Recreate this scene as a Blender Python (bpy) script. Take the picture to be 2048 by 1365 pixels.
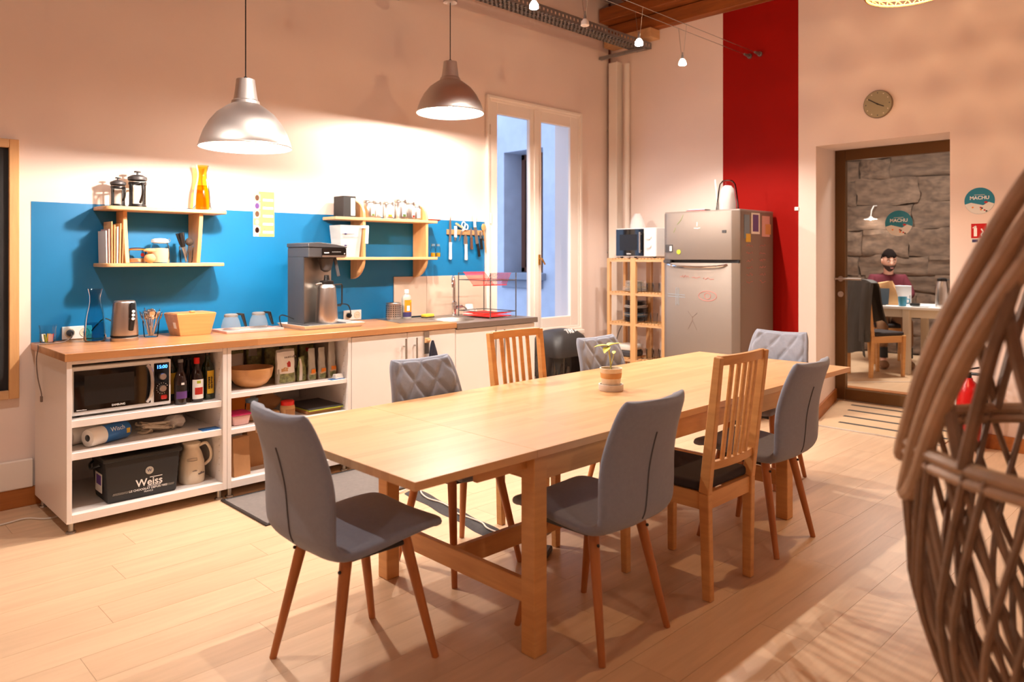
import bpy, bmesh, math, random
from mathutils import Vector, Matrix, noise
PI = math.pi
random.seed(7)
for o in list(bpy.data.objects):
    bpy.data.objects.remove(o, do_unlink=True)
scene = bpy.context.scene
C = scene.collection

# ---------------------------------------------------------------- camera
FPX, HOR, AZ, CAMH = 1479.0, 515.0, math.radians(45.5), 1.40
cam_d = bpy.data.cameras.new('camera')
cam = bpy.data.objects.new('camera', cam_d)
C.objects.link(cam)
cam.location = (0, 0, CAMH)
cam.rotation_euler = (PI/2, 0, AZ - PI/2)
cam_d.sensor_width = 36.0
cam_d.lens = 36.0*FPX/2048
cam_d.shift_y = -(682.5 - HOR)/2048
cam_d.clip_start = 0.05
cam_d.dof.use_dof = True
cam_d.dof.focus_distance = 3.9
cam_d.dof.aperture_fstop = 2.4
scene.camera = cam

# ---------------------------------------------------------------- world (blue dusk seen in the courtyard)
w = bpy.data.worlds.new('dusk'); scene.world = w
w.use_nodes = True
bg = w.node_tree.nodes['Background']
bg.inputs[0].default_value = (0.46, 0.57, 0.82, 1)
bg.inputs[1].default_value = 2.1

# ---------------------------------------------------------------- exposure
scene.view_settings.view_transform = 'Standard'
scene.view_settings.look = 'None'
scene.view_settings.gamma = 1.0
scene.view_settings.use_curve_mapping = False
scene.view_settings.exposure = 0.44

# light levels (watts); each lamp is built further down with its fitting
P_PENDANT = 86.0
P_SPOT = 108.0
P_WOVEN = 58.0
P_FILL = 27.0  # ambient fill from pendants added out of view
P_FAR = 105.0

# ---------------------------------------------------------------- helpers
_F = (math.cos(AZ), math.sin(AZ)); _R = (math.sin(AZ), -math.cos(AZ))
def _d(u, v):
    a = (u - 1024)/FPX; b = (HOR - v)/FPX
    return (_F[0]+a*_R[0], _F[1]+a*_R[1], b)
def onY(u, v, Y):           # photo pixel -> (X, Z) on the plane y = Y
    d = _d(u, v); t = Y/d[1]; return d[0]*t, CAMH + d[2]*t
def onX(u, v, X):           # photo pixel -> (Y, Z) on the plane x = X
    d = _d(u, v); t = X/d[0]; return d[1]*t, CAMH + d[2]*t
def onZ(u, v, z=0.0):       # photo pixel -> (X, Y) on the plane z
    d = _d(u, v); t = (z-CAMH)/d[2]; return d[0]*t, d[1]*t

def lin(c):
    def f(x):
        x /= 255.0
        return x/12.92 if x <= 0.04045 else ((x+0.055)/1.055)**2.4
    return (f(c[0]), f(c[1]), f(c[2]), 1.0)

M = {}
def mat(name, rgb, rough=0.5, metal=0.0, var=0.0, scale=(8, 8, 8), bump=0.0, bscale=60, emit=None, es=0.0, spec=0.5, sheen=0.0, aniso=0.0, rnd=0.0, coat=0.0):
    m = bpy.data.materials.new(name); m.use_nodes = True
    nt = m.node_tree; b = nt.nodes['Principled BSDF']
    col = lin(rgb)
    b.inputs['Base Color'].default_value = col
    b.inputs['Roughness'].default_value = rough
    b.inputs['Metallic'].default_value = metal
    b.inputs['Specular IOR Level'].default_value = spec
    if coat: b.inputs['Coat Weight'].default_value = coat
    if aniso: b.inputs['Anisotropic'].default_value = aniso
    if sheen:
        b.inputs['Sheen Weight'].default_value = sheen
    if emit:
        b.inputs['Emission Color'].default_value = lin(emit)
        b.inputs['Emission Strength'].default_value = es
    if var or bump:
        tc = nt.nodes.new('ShaderNodeTexCoord')
        mp = nt.nodes.new('ShaderNodeMapping'); mp.inputs['Scale'].default_value = scale
        nt.links.new(tc.outputs['Object'], mp.inputs['Vector'])
    src = None
    if var:
        n = nt.nodes.new('ShaderNodeTexNoise'); n.inputs['Scale'].default_value = 1.0
        n.inputs['Detail'].default_value = 5; n.inputs['Roughness'].default_value = 0.6
        nt.links.new(mp.outputs[0], n.inputs['Vector'])
        mr = nt.nodes.new('ShaderNodeMapRange')
        mr.inputs[1].default_value = 0.3; mr.inputs[2].default_value = 0.7
        mr.inputs[3].default_value = 1.0 - var; mr.inputs[4].default_value = 1.0 + var
        nt.links.new(n.outputs[0], mr.inputs[0])
        src = mr.outputs[0]
    if rnd:
        oi = nt.nodes.new('ShaderNodeObjectInfo')
        m2 = nt.nodes.new('ShaderNodeMapRange')
        m2.inputs[3].default_value = 1.0 - rnd; m2.inputs[4].default_value = 1.0 + rnd
        nt.links.new(oi.outputs['Random'], m2.inputs[0])
        if src is None: src = m2.outputs[0]
        else:
            mu = nt.nodes.new('ShaderNodeMath'); mu.operation = 'MULTIPLY'
            nt.links.new(src, mu.inputs[0]); nt.links.new(m2.outputs[0], mu.inputs[1]); src = mu.outputs[0]
    if src is not None:
        mx = nt.nodes.new('ShaderNodeMix'); mx.data_type = 'RGBA'; mx.blend_type = 'MULTIPLY'
        mx.inputs[0].default_value = 1.0
        mx.inputs[6].default_value = col
        nt.links.new(src, mx.inputs[7]); nt.links.new(mx.outputs[2], b.inputs['Base Color'])
    if bump:
        n2 = nt.nodes.new('ShaderNodeTexNoise'); n2.inputs['Scale'].default_value = bscale
        n2.inputs['Detail'].default_value = 3
        nt.links.new(tc.outputs['Object'], n2.inputs['Vector'])
        bp = nt.nodes.new('ShaderNodeBump'); bp.inputs['Strength'].default_value = bump
        bp.inputs['Distance'].default_value = 0.004
        nt.links.new(n2.outputs[0], bp.inputs['Height']); nt.links.new(bp.outputs[0], b.inputs['Normal'])
    M[name] = m
    return m

def wood(name, c1, c2, rough=0.4, stave=None, grain=(1.2, 22, 22), gv=0.10, rnd=0.0, coat=0.0):
    """wood: noise stretched along the object's x; optional staves (length, width) of glued strips"""
    m = bpy.data.materials.new(name); m.use_nodes = True
    nt = m.node_tree; b = nt.nodes['Principled BSDF']; L = nt.links
    b.inputs['Roughness'].default_value = rough
    if coat: b.inputs['Coat Weight'].default_value = coat; b.inputs['Coat Roughness'].default_value = 0.25
    tc = nt.nodes.new('ShaderNodeTexCoord')
    mp = nt.nodes.new('ShaderNodeMapping'); mp.inputs['Scale'].default_value = grain
    oi = nt.nodes.new('ShaderNodeObjectInfo')
    ad = nt.nodes.new('ShaderNodeVectorMath'); ad.operation = 'ADD'
    sc = nt.nodes.new('ShaderNodeMath'); sc.operation = 'MULTIPLY'; sc.inputs[1].default_value = 37.0
    L.new(oi.outputs['Random'], sc.inputs[0]); L.new(tc.outputs['Object'], ad.inputs[0]); L.new(sc.outputs[0], ad.inputs[1])
    L.new(ad.outputs[0], mp.inputs['Vector'])
    n = nt.nodes.new('ShaderNodeTexNoise'); n.inputs['Scale'].default_value = 1.0; n.inputs['Detail'].default_value = 6
    n.inputs['Roughness'].default_value = 0.6; n.inputs['Distortion'].default_value = 0.4
    L.new(mp.outputs[0], n.inputs['Vector'])
    cr = nt.nodes.new('ShaderNodeMix'); cr.data_type = 'RGBA'
    cr.inputs[6].default_value = lin(c1); cr.inputs[7].default_value = lin(c2)
    if stave:
        br = nt.nodes.new('ShaderNodeTexBrick'); br.offset = 0.37
        br.inputs['Scale'].default_value = 1.0; br.inputs['Mortar Size'].default_value = 0.0
        br.inputs['Brick Width'].default_value = stave[0]; br.inputs['Row Height'].default_value = stave[1]
        br.inputs['Color1'].default_value = (0.1, 0.1, 0.1, 1); br.inputs['Color2'].default_value = (0.9, 0.9, 0.9, 1)
        L.new(tc.outputs['Object'], br.inputs['Vector'])
        L.new(br.outputs['Color'], cr.inputs[0])
    else:
        L.new(n.outputs[0], cr.inputs[0])
    mr = nt.nodes.new('ShaderNodeMapRange'); mr.inputs[1].default_value = 0.3; mr.inputs[2].default_value = 0.7
    mr.inputs[3].default_value = 1 - gv; mr.inputs[4].default_value = 1 + gv
    L.new(n.outputs[0], mr.inputs[0]); src = mr.outputs[0]
    if rnd:
        m2 = nt.nodes.new('ShaderNodeMapRange'); m2.inputs[3].default_value = 1 - rnd; m2.inputs[4].default_value = 1 + rnd
        L.new(oi.outputs['Random'], m2.inputs[0])
        mu = nt.nodes.new('ShaderNodeMath'); mu.operation = 'MULTIPLY'
        L.new(src, mu.inputs[0]); L.new(m2.outputs[0], mu.inputs[1]); src = mu.outputs[0]
    mx = nt.nodes.new('ShaderNodeMix'); mx.data_type = 'RGBA'; mx.blend_type = 'MULTIPLY'; mx.inputs[0].default_value = 1
    L.new(cr.outputs[2], mx.inputs[6]); L.new(src, mx.inputs[7]); L.new(mx.outputs[2], b.inputs['Base Color'])
    M[name] = m
    return m

def glassy(name, tint, refl=0.12, rough=0.02):
    """thin glass: tinted see-through with fresnel-like gloss, lets light through"""
    m = bpy.data.materials.new(name); m.use_nodes = True
    nt = m.node_tree; nt.nodes.remove(nt.nodes['Principled BSDF'])
    out = nt.nodes['Material Output']
    t = nt.nodes.new('ShaderNodeBsdfTransparent'); t.inputs[0].default_value = (*tint, 1)
    g = nt.nodes.new('ShaderNodeBsdfGlossy'); g.inputs['Roughness'].default_value = rough
    lw = nt.nodes.new('ShaderNodeLayerWeight'); lw.inputs[0].default_value = refl
    mx = nt.nodes.new('ShaderNodeMixShader')
    nt.links.new(lw.outputs['Fresnel'], mx.inputs[0]); nt.links.new(t.outputs[0], mx.inputs[1]); nt.links.new(g.outputs[0], mx.inputs[2])
    nt.links.new(mx.outputs[0], out.inputs['Surface'])
    M[name] = m
    return m

class MB:
    """collects shapes into one mesh"""
    def __init__(s): s.bm = bmesh.new()
    def box(s, x0, x1, y0, y1, z0, z1, m=None):
        vs = [s.bm.verts.new(v) for v in ((x0,y0,z0),(x1,y0,z0),(x1,y1,z0),(x0,y1,z0),(x0,y0,z1),(x1,y0,z1),(x1,y1,z1),(x0,y1,z1))]
        if m is not None:
            for v in vs: v.co = m @ v.co
        for f in ((3,2,1,0),(4,5,6,7),(0,1,5,4),(1,2,6,5),(2,3,7,6),(3,0,4,7)):
            s.bm.faces.new([vs[i] for i in f])
        return s
    def hexa(s, bot, top):
        vs = [s.bm.verts.new(v) for v in list(bot)+list(top)]
        for f in ((3,2,1,0),(4,5,6,7),(0,1,5,4),(1,2,6,5),(2,3,7,6),(3,0,4,7)):
            s.bm.faces.new([vs[i] for i in f])
        return s
    def bar(s, p0, p1, a, b, up=(0,0,1), a1=None, b1=None):
        """rectangular bar from p0 to p1, section a (across) x b (towards up)"""
        p0 = Vector(p0); p1 = Vector(p1); d = (p1-p0).normalized(); u = Vector(up)
        r = d.cross(u)
        if r.length < 1e-4: r = d.cross(Vector((1,0,0)))
        r.normalize(); u = r.cross(d).normalized()
        a1 = a if a1 is None else a1; b1 = b if b1 is None else b1
        q = []
        for p, A, B in ((p0,a,b),(p1,a1,b1)):
            q.append([p - r*A/2 - u*B/2, p + r*A/2 - u*B/2, p + r*A/2 + u*B/2, p - r*A/2 + u*B/2])
        vs = [s.bm.verts.new(v) for v in q[0]+q[1]]
        for f in ((3,2,1,0),(4,5,6,7),(0,1,5,4),(1,2,6,5),(2,3,7,6),(3,0,4,7)):
            s.bm.faces.new([vs[i] for i in f])
        return s
    def tube(s, pts, r, seg=8, closed=False, rs=None, flat=1.0):
        pts = [Vector(p) for p in pts]; n = len(pts); rings = []
        prev = None
        for i, p in enumerate(pts):
            if closed: t = pts[(i+1) % n] - pts[i-1]
            else: t = pts[min(i+1, n-1)] - pts[max(i-1, 0)]
            if t.length < 1e-9: t = Vector((0,0,1))
            t.normalize()
            if prev is None:
                a = t.cross(Vector((0,0,1)))
                if a.length < 1e-3: a = t.cross(Vector((1,0,0)))
            else:
                a = prev - t*prev.dot(t)
                if a.length < 1e-4: a = t.cross(Vector((0,0,1)))
            a.normalize(); prev = a; b = t.cross(a)
            R = rs[i] if rs else r
            rings.append([s.bm.verts.new(p + a*R*math.cos(2*PI*k/seg) + b*R*flat*math.sin(2*PI*k/seg)) for k in range(seg)])
        m = n if closed else n-1
        for i in range(m):
            A = rings[i]; B = rings[(i+1) % n]
            for k in range(seg):
                s.bm.faces.new((A[k], A[(k+1) % seg], B[(k+1) % seg], B[k]))
        if not closed:
            s.bm.faces.new(list(reversed(rings[0]))); s.bm.faces.new(rings[-1])
        return s
    def cyl(s, p0, p1, r0, r1=None, seg=14):
        r1 = r0 if r1 is None else r1
        return s.tube([p0, p1], r0, seg, rs=[r0, r1])
    def lathe(s, prof, c=(0,0,0), seg=24, m=None, a0=0.0, a1=None, sx=1.0, sy=1.0):
        """profile of (r, z) turned about z; r = 0 ends become poles"""
        full = a1 is None
        A1 = 2*PI if full else a1
        cnt = seg if full else seg+1
        rings = []
        for r, z in prof:
            if r < 1e-6: rings.append([s.bm.verts.new((c[0], c[1], c[2]+z))])
            else:
                rings.append([s.bm.verts.new((c[0]+sx*r*math.cos(a0+(A1-a0)*k/seg), c[1]+sy*r*math.sin(a0+(A1-a0)*k/seg), c[2]+z)) for k in range(cnt)])
        if m is not None:
            for R in rings:
                for v in R: v.co = m @ v.co
        for A, B in zip(rings, rings[1:]):
            for k in range(seg):
                k2 = (k+1) % cnt
                if len(A) == 1 and len(B) == 1: continue
                if len(A) == 1: s.bm.faces.new((A[0], B[k2], B[k]))
                elif len(B) == 1: s.bm.faces.new((A[k], A[k2], B[0]))
                else: s.bm.faces.new((A[k], A[k2], B[k2], B[k]))
        return s
    def ball(s, c, r, seg=14, rings=8, m=None):
        if not hasattr(r, '__len__'): r = (r, r, r)
        prof = [(math.sin(PI*i/rings), -math.cos(PI*i/rings)) for i in range(rings+1)]
        prof[0] = (0, -1); prof[-1] = (0, 1)
        mm = Matrix.Translation(c) @ (m if m is not None else Matrix()) @ Matrix.Diagonal((r[0], r[1], r[2], 1))
        return s.lathe(prof, seg=seg, m=mm)
    def prism(s, poly, t0, t1, plane='xz', m=None):
        """polygon extruded between t0 and t1 along the axis left over"""
        def P(a, b, t):
            return {'xz': (a, t, b), 'xy': (a, b, t), 'yz': (t, a, b)}[plane]
        A = [s.bm.verts.new(P(a, b, t0)) for a, b in poly]; B = [s.bm.verts.new(P(a, b, t1)) for a, b in poly]
        if m is not None:
            for v in A+B: v.co = m @ v.co
        n = len(poly)
        s.bm.faces.new(A); s.bm.faces.new(list(reversed(B)))
        for i in range(n): s.bm.faces.new((A[i], B[i], B[(i+1) % n], A[(i+1) % n]))
        return s
    def grid(s, fn, nu, nv):
        V = [[s.bm.verts.new(fn(i/nu, j/nv)) for j in range(nv+1)] for i in range(nu+1)]
        for i in range(nu):
            for j in range(nv):
                s.bm.faces.new((V[i][j], V[i+1][j], V[i+1][j+1], V[i][j+1]))
        return s
    def build(s, name, material, parent=None, bevel=0.0, smooth=35, bseg=1, thick=0.0):
        bm = s.bm
        bmesh.ops.recalc_face_normals(bm, faces=bm.faces)
        if thick:
            bmesh.ops.solidify(bm, geom=bm.faces[:], thickness=thick)
            bmesh.ops.recalc_face_normals(bm, faces=bm.faces)
        if bevel:
            es = [e for e in bm.edges if len(e.link_faces) == 2 and e.calc_face_angle(0) > 0.6]
            bmesh.ops.bevel(bm, geom=es, offset=bevel, segments=bseg, affect='EDGES', profile=0.5)
        me = bpy.data.meshes.new(name)
        if smooth:
            lim = math.radians(smooth)
            for f in bm.faces: f.smooth = True
            for e in bm.edges:
                if len(e.link_faces) == 2 and e.calc_face_angle(0) > lim: e.smooth = False
        bm.to_mesh(me); bm.free()
        me.materials.append(M[material] if isinstance(material, str) else material)
        o = bpy.data.objects.new(name, me); C.objects.link(o)
        if parent is not None: o.parent = parent
        return o

def tag(o, label, cat, group=None):
    o['label'] = label; o['category'] = cat
    if group: o['group'] = group
    return o
def thing(name, label, cat, loc=(0,0,0), rotz=0.0, group=None):
    o = bpy.data.objects.new(name, None); C.objects.link(o)
    o.empty_display_size = 0.05
    o.location = loc; o.rotation_euler = (0, 0, rotz)
    return tag(o, label, cat, group)
def place(o, loc, rotz=0.0):
    o.location = loc; o.rotation_euler = (0, 0, rotz); return o
def struct(o):
    o['kind'] = 'structure'; return o
def copy_tree(o, parent=None):
    c = o.copy(); C.objects.link(c); c.parent = parent
    for ch in list(o.children): copy_tree(ch, c)
    return c

def text(body, size, material, parent=None, loc=(0,0,0), rot=(PI/2,0,0), name='lettering', ext=0.0004, align='CENTER', sx=1.0, shear=0.0, bold=0.0):
    cu = bpy.data.curves.new(name, 'FONT'); cu.body = body; cu.size = size; cu.extrude = ext
    cu.align_x = align; cu.align_y = 'CENTER'; cu.shear = shear; cu.offset = bold; cu.resolution_u = 3
    tmp = bpy.data.objects.new(name, cu); C.objects.link(tmp)
    dg = bpy.context.evaluated_depsgraph_get()
    me = bpy.data.meshes.new_from_object(tmp.evaluated_get(dg))
    bpy.data.objects.remove(tmp, do_unlink=True); bpy.data.curves.remove(cu)
    from mathutils import Euler
    me.transform(Matrix.Translation(loc) @ Euler(rot).to_matrix().to_4x4() @ Matrix.Diagonal((sx,1,1,1)))
    me.materials.clear(); me.materials.append(M[material])
    o = bpy.data.objects.new(name, me); C.objects.link(o)
    if parent is not None: o.parent = parent
    return o

def fine_print(par, x0, x1, y, z, h, mt, name='fine_print', seed=1, vertical=False):
    """print too small to read in the photo: a row of tiny strokes"""
    rg_ = random.Random(seed); b = MB(); x = x0
    while x < x1:
        w_ = h*rg_.uniform(0.35, 0.75); hh = h*rg_.uniform(0.6, 1.0)
        if vertical: b.box(z-h/2, z-h/2+hh, y-0.0004, y+0.0004, x, min(x1, x+w_))
        else: b.box(x, min(x1, x+w_), y-0.0004, y+0.0004, z-h/2, z-h/2+hh)
        x += w_ + h*0.22
    o = b.build(name, mt, par, smooth=0); o['kind'] = 'stuff'
    return o
def catmull(pts, n=6):
    P = [Vector(p) for p in pts]; out = []
    for i in range(len(P)-1):
        a = P[max(i-1,0)]; b = P[i]; c = P[i+1]; d = P[min(i+2, len(P)-1)]
        for k in range(n):
            t = k/n
            out.append(0.5*((2*b)+(c-a)*t+(2*a-5*b+4*c-d)*t*t+(3*b-a-3*c+d)*t**3))
    out.append(P[-1]); return out

def light(name, kind, loc, power, color, size=0.05, rot=None, parent=None, spot=None, blend=0.3):
    ld = bpy.data.lights.new(name, kind); ld.energy = power; ld.color = color
    if kind == 'AREA': ld.size = size
    else: ld.shadow_soft_size = size
    if kind == 'SPOT': ld.spot_size = spot; ld.spot_blend = blend
    o = bpy.data.objects.new(name, ld); C.objects.link(o); o.location = loc
    if rot: o.rotation_euler = rot
    if parent is not None: o.parent = parent
    return o

# ---------------------------------------------------------------- materials
mat('wall_paint', (236, 216, 204), 0.85, var=0.025, scale=(1.2,1.2,1.2), bump=0.12, bscale=45)
mat('blue_paint', (0, 108, 160), 0.45, var=0.03, scale=(2,2,2), bump=0.1, bscale=40)
mat('red_paint', (150, 10, 0), 0.7, spec=0.15, var=0.06, scale=(2,2,2), bump=0.12, bscale=35)
mat('tile_beige', (206, 184, 164), 0.3, var=0.03, scale=(3,3,3))
mat('white_lac', (236, 228, 222), 0.35)
mat('white_plastic', (235, 232, 228), 0.4)
mat('white_trim', (238, 226, 214), 0.45)
wood('floor_wood', (208, 172, 136), (220, 188, 154), 0.36, grain=(1.6, 16, 16), gv=0.075, rnd=0.035)
wood('floor_far', (208, 172, 136), (220, 188, 154), 0.36, stave=(1.28, 0.19), grain=(1.6, 16, 16), gv=0.07)
wood('birch', (202, 150, 98), (216, 170, 118), 0.34, stave=(0.55, 0.043), grain=(2.2, 26, 26), gv=0.07, coat=0.12)
wood('birch_plain', (206, 146, 84), (220, 166, 104), 0.4, grain=(3, 3, 30), gv=0.07)
wood('birch_x', (206, 146, 84), (220, 166, 104), 0.4, grain=(3, 30, 30), gv=0.07)
wood('counter_wood', (168, 112, 66), (192, 138, 90), 0.32, stave=(0.5, 0.045), grain=(2, 24, 24), gv=0.12, coat=0.15)
wood('pine', (206, 158, 108), (220, 178, 132), 0.45, grain=(2.2, 20, 20), gv=0.10)
wood('pine_v', (208, 154, 98), (222, 174, 120), 0.45, grain=(20, 20, 2.2), gv=0.10)
wood('leg_wood', (168, 98, 46), (190, 118, 62), 0.4, grain=(20, 20, 3), gv=0.10)
wood('beam_wood', (128, 66, 18), (160, 88, 28), 0.6, grain=(20, 2, 20), gv=0.25)
wood('base_wood', (158, 92, 36), (180, 108, 48), 0.45, grain=(2, 20, 20), gv=0.12)
wood('bamboo', (196, 138, 82), (210, 156, 98), 0.4, grain=(2, 30, 30), gv=0.08)
mat('rattan', (128, 98, 74), 0.5, var=0.28, scale=(14,14,14), bump=0.3, bscale=60)
mat('rattan_rim', (172, 138, 108), 0.45, var=0.22, scale=(10,10,10), bump=0.3, bscale=50)
mat('grey_fabric', (134, 139, 153), 0.92, var=0.05, scale=(60,60,60), bump=0.25, bscale=420, sheen=0.25)
mat('grey_seam', (80, 80, 86), 0.9)
mat('dark_fabric', (52, 44, 44), 0.95, bump=0.2, bscale=300)
mat('steel', (200, 194, 190), 0.33, 1.0, aniso=0.4)
mat('steel_rough', (178, 174, 168), 0.38, 1.0)
mat('alu', (214, 208, 202), 0.42, 0.85, aniso=0.6)
mat('alu_in', (250, 246, 238), 0.35, 0.0)
mat('chrome', (225, 225, 228), 0.08, 1.0)
mat('fridge_steel', (148, 137, 128), 0.48, 0.6, var=0.02, scale=(2,2,2))
mat('fridge_side', (132, 116, 104), 0.5, 0.35)
mat('galv', (150, 150, 150), 0.45, 0.8, var=0.1, scale=(20,20,20))
mat('sink_steel', (160, 152, 146), 0.46, 1.0)
mat('mat_board', (206, 172, 134), 0.7, var=0.05, scale=(6,6,6))
mat('black', (18, 17, 18), 0.4)
mat('black_gloss', (8, 7, 8), 0.08, coat=0.5)
mat('black_soft', (30, 29, 30), 0.6)
mat('dark_grey', (64, 62, 64), 0.45)
mat('mid_grey', (128, 126, 124), 0.5)
mat('mat_grey', (116, 108, 104), 0.95, var=0.08, scale=(40,40,40), bump=0.4, bscale=500)
mat('bronze', (116, 86, 54), 0.38, 0.6)
mat('chalkboard', (24, 22, 22), 0.75, var=0.3, scale=(3,3,3))
mat('chalk', (190, 188, 184), 0.9)
mat('white', (245, 243, 240), 0.5)
mat('paper', (240, 234, 226), 0.8)
mat('kraft', (176, 128, 84), 0.85, var=0.08, scale=(10,10,10))
mat('kraft_light', (206, 160, 110), 0.8, var=0.06, scale=(10,10,10))
mat('red_plastic', (214, 26, 14), 0.35)
mat('pink_plastic', (206, 20, 110), 0.35)
mat('clear_pink', (214, 168, 160), 0.3)
mat('orange', (236, 132, 22), 0.5)
mat('yellow', (226, 182, 36), 0.5)
mat('poster_yellow', (240, 206, 104), 0.6)
mat('sponge_y', (240, 196, 60), 0.9, bump=0.5, bscale=200)
mat('purple', (96, 60, 130), 0.5)
mat('navy', (52, 44, 92), 0.5)
mat('blue_print', (44, 110, 180), 0.4)
mat('teal', (20, 128, 150), 0.4)
mat('cyan_mug', (70, 160, 196), 0.35)
mat('green_leaf', (72, 96, 48), 0.5, var=0.35, scale=(30,30,30))
mat('bag_leaf', (132, 134, 84), 0.4, var=0.75, scale=(34,34,34))
mat('bag_grey', (176, 170, 158), 0.35, var=0.12, scale=(14,14,14))
mat('lime', (176, 186, 52), 0.5)
mat('plant', (206, 206, 84), 0.5, var=0.15, scale=(30,30,30))
mat('plant_stem', (186, 178, 100), 0.5)
mat('soil', (60, 44, 34), 0.9)
mat('pot_a', (226, 206, 180), 0.6, var=0.1, scale=(20,20,20))
mat('pot_b', (206, 150, 90), 0.6)
mat('saucer', (214, 202, 190), 0.6)
mat('ceramic', (238, 232, 228), 0.25)
mat('cream', (226, 210, 186), 0.35)
mat('flour', (222, 190, 154), 0.9)
mat('beans', (90, 56, 36), 0.8)
mat('oil_dark', (30, 40, 14), 0.1, coat=0.4)
mat('vinegar', (36, 18, 16), 0.1, coat=0.4)
mat('label_red', (190, 40, 30), 0.5)
mat('cable_white', (226, 214, 200), 0.5)
mat('cable_grey', (112, 92, 80), 0.5)
mat('cable_black', (16, 16, 18), 0.45)
mat('conduit_red', (98, 44, 34), 0.5)
mat('clock_face', (160, 150, 118), 0.5)
mat('clock_rim', (132, 112, 88), 0.5)
mat('ext_red', (196, 16, 16), 0.3)
mat('stone', (98, 79, 65), 0.9, var=0.45, scale=(5,5,5), bump=0.9, bscale=18, rnd=0.14)
mat('mortar', (96, 78, 64), 0.95, var=0.2, scale=(6,6,6))
mat('render_wall', (206, 212, 224), 0.9, var=0.10, scale=(3,3,3), bump=0.6, bscale=40)
mat('render_sill', (150, 156, 168), 0.85, var=0.1, scale=(4,4,4))
mat('brown_frame', (118, 72, 52), 0.5)
mat('skin', (222, 172, 150), 0.55)
mat('lips', (190, 120, 110), 0.5)
mat('hair', (24, 17, 15), 0.95, spec=0.1, var=0.2, scale=(60,60,60))
mat('beard', (58, 40, 34), 0.85, var=0.2, scale=(80,80,80))
mat('sweater', (92, 26, 40), 0.9, bump=0.3, bscale=300)
mat('khaki', (132, 96, 66), 0.85)
mat('jacket', (62, 58, 54), 0.6, var=0.15, scale=(9,9,9), bump=0.3, bscale=30)
mat('laptop_lid', (196, 194, 196), 0.35, 0.5)
mat('screen_blue', (10, 30, 80), 0.3, emit=(60, 130, 255), es=5.0)
mat('bulb_hot', (255, 250, 240), 0.5, emit=(255, 244, 232), es=60.0)
mat('bulb_warm', (255, 220, 160), 0.5, emit=(255, 190, 110), es=40.0)
mat('cap_dark', (36, 30, 28), 0.5)
mat('marker_red', (196, 122, 116), 0.7)
mat('marker_blue', (146, 158, 168), 0.7)
mat('marker_green', (140, 160, 96), 0.7)
mat('marker_black', (124, 108, 100), 0.7)
mat('sticker_sea', (28, 130, 156), 0.35)
mat('sticker_snow', (226, 222, 214), 0.35)
mat('plate_white', (226, 218, 208), 0.3)
mat('plate_black', (40, 36, 38), 0.3)
mat('plate_blue', (98, 120, 136), 0.3)
mat('wicker_lamp', (190, 132, 72), 0.6, var=0.15, scale=(20,20,20))
glassy('pane', (0.93, 0.95, 0.96), 0.08)
glassy('pane_door', (0.90, 0.90, 0.89), 0.10)
glassy('clear_glass', (0.93, 0.94, 0.94), 0.14, 0.05)
glassy('blue_glass', (0.36, 0.70, 0.78), 0.20, 0.05)
glassy('amber_glass', (0.98, 0.72, 0.16), 0.25, 0.03)
glassy('green_glass', (0.35, 0.42, 0.12), 0.25, 0.03)
def frosted_mat(nm, fac):
    m = bpy.data.materials.new(nm); m.use_nodes = True
    nt = m.node_tree; nt.nodes.remove(nt.nodes['Principled BSDF'])
    t = nt.nodes.new('ShaderNodeBsdfTransparent'); t.inputs[0].default_value = (0.95, 0.95, 0.94, 1)
    g = nt.nodes.new('ShaderNodeBsdfDiffuse'); g.inputs[0].default_value = (0.82, 0.82, 0.80, 1)
    mx = nt.nodes.new('ShaderNodeMixShader'); mx.inputs[0].default_value = fac
    nt.links.new(t.outputs[0], mx.inputs[1]); nt.links.new(g.outputs[0], mx.inputs[2])
    nt.links.new(mx.outputs[0], nt.nodes['Material Output'].inputs['Surface']); M[nm] = m
frosted_mat('frosted', 0.55); frosted_mat('pot_glass', 0.16)
# ================================================================ ROOM SHELL
W1, W2 = 4.90, 6.30
ZC = 4.15
X0, Y0 = -3.0, -3.5
# floor: a base slab plus laid planks where they can be told apart
fl = struct(MB().box(X0, 7.6, Y0, 5.1, -0.12, -0.004).build('floor', 'floor_far'))
fl['label'] = 'light beech laminate plank floor'
PW, PLn = 0.193, 1.285
pm = MB().box(0.0006, PLn-0.0006, 0.0006, PW-0.0006, -0.0038, 0.0)
plank0 = pm.build('plank', 'floor_wood', fl, smooth=0)
first = True
row = 0
y = 0.0
while y < 4.86:
    off = (row*0.437*PLn) % PLn
    x = -0.4 - off
    while x < 6.6:
        if x + PLn > 0.0:
            if first: o = plank0; first = False
            else:
                o = plank0.copy(); C.objects.link(o)
            o.location = (x, y, 0)
            if x + PLn > 6.3 and not (1.7 < y < 2.55):
                o.scale.x = max(0.02, (6.298 - x)/PLn)
            o.parent = fl
        x += PLn
    y += PW; row += 1

# kitchen wall with the window opening
wx0, wx1, wz0, wz1 = 4.52, 5.74, 0.70, 2.82
b = MB()
b.box(X0, wx0, W1, W1+0.3, 0, ZC).box(wx1, W2+0.3, W1, W1+0.3, 0, ZC)
b.box(wx0, wx1, W1, W1+0.3, 0, wz0).box(wx0, wx1, W1, W1+0.3, wz1, ZC)
o = struct(b.build('wall_kitchen', 'wall_paint', smooth=0)); o['label'] = 'warm white plaster wall behind the kitchen counter'
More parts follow.
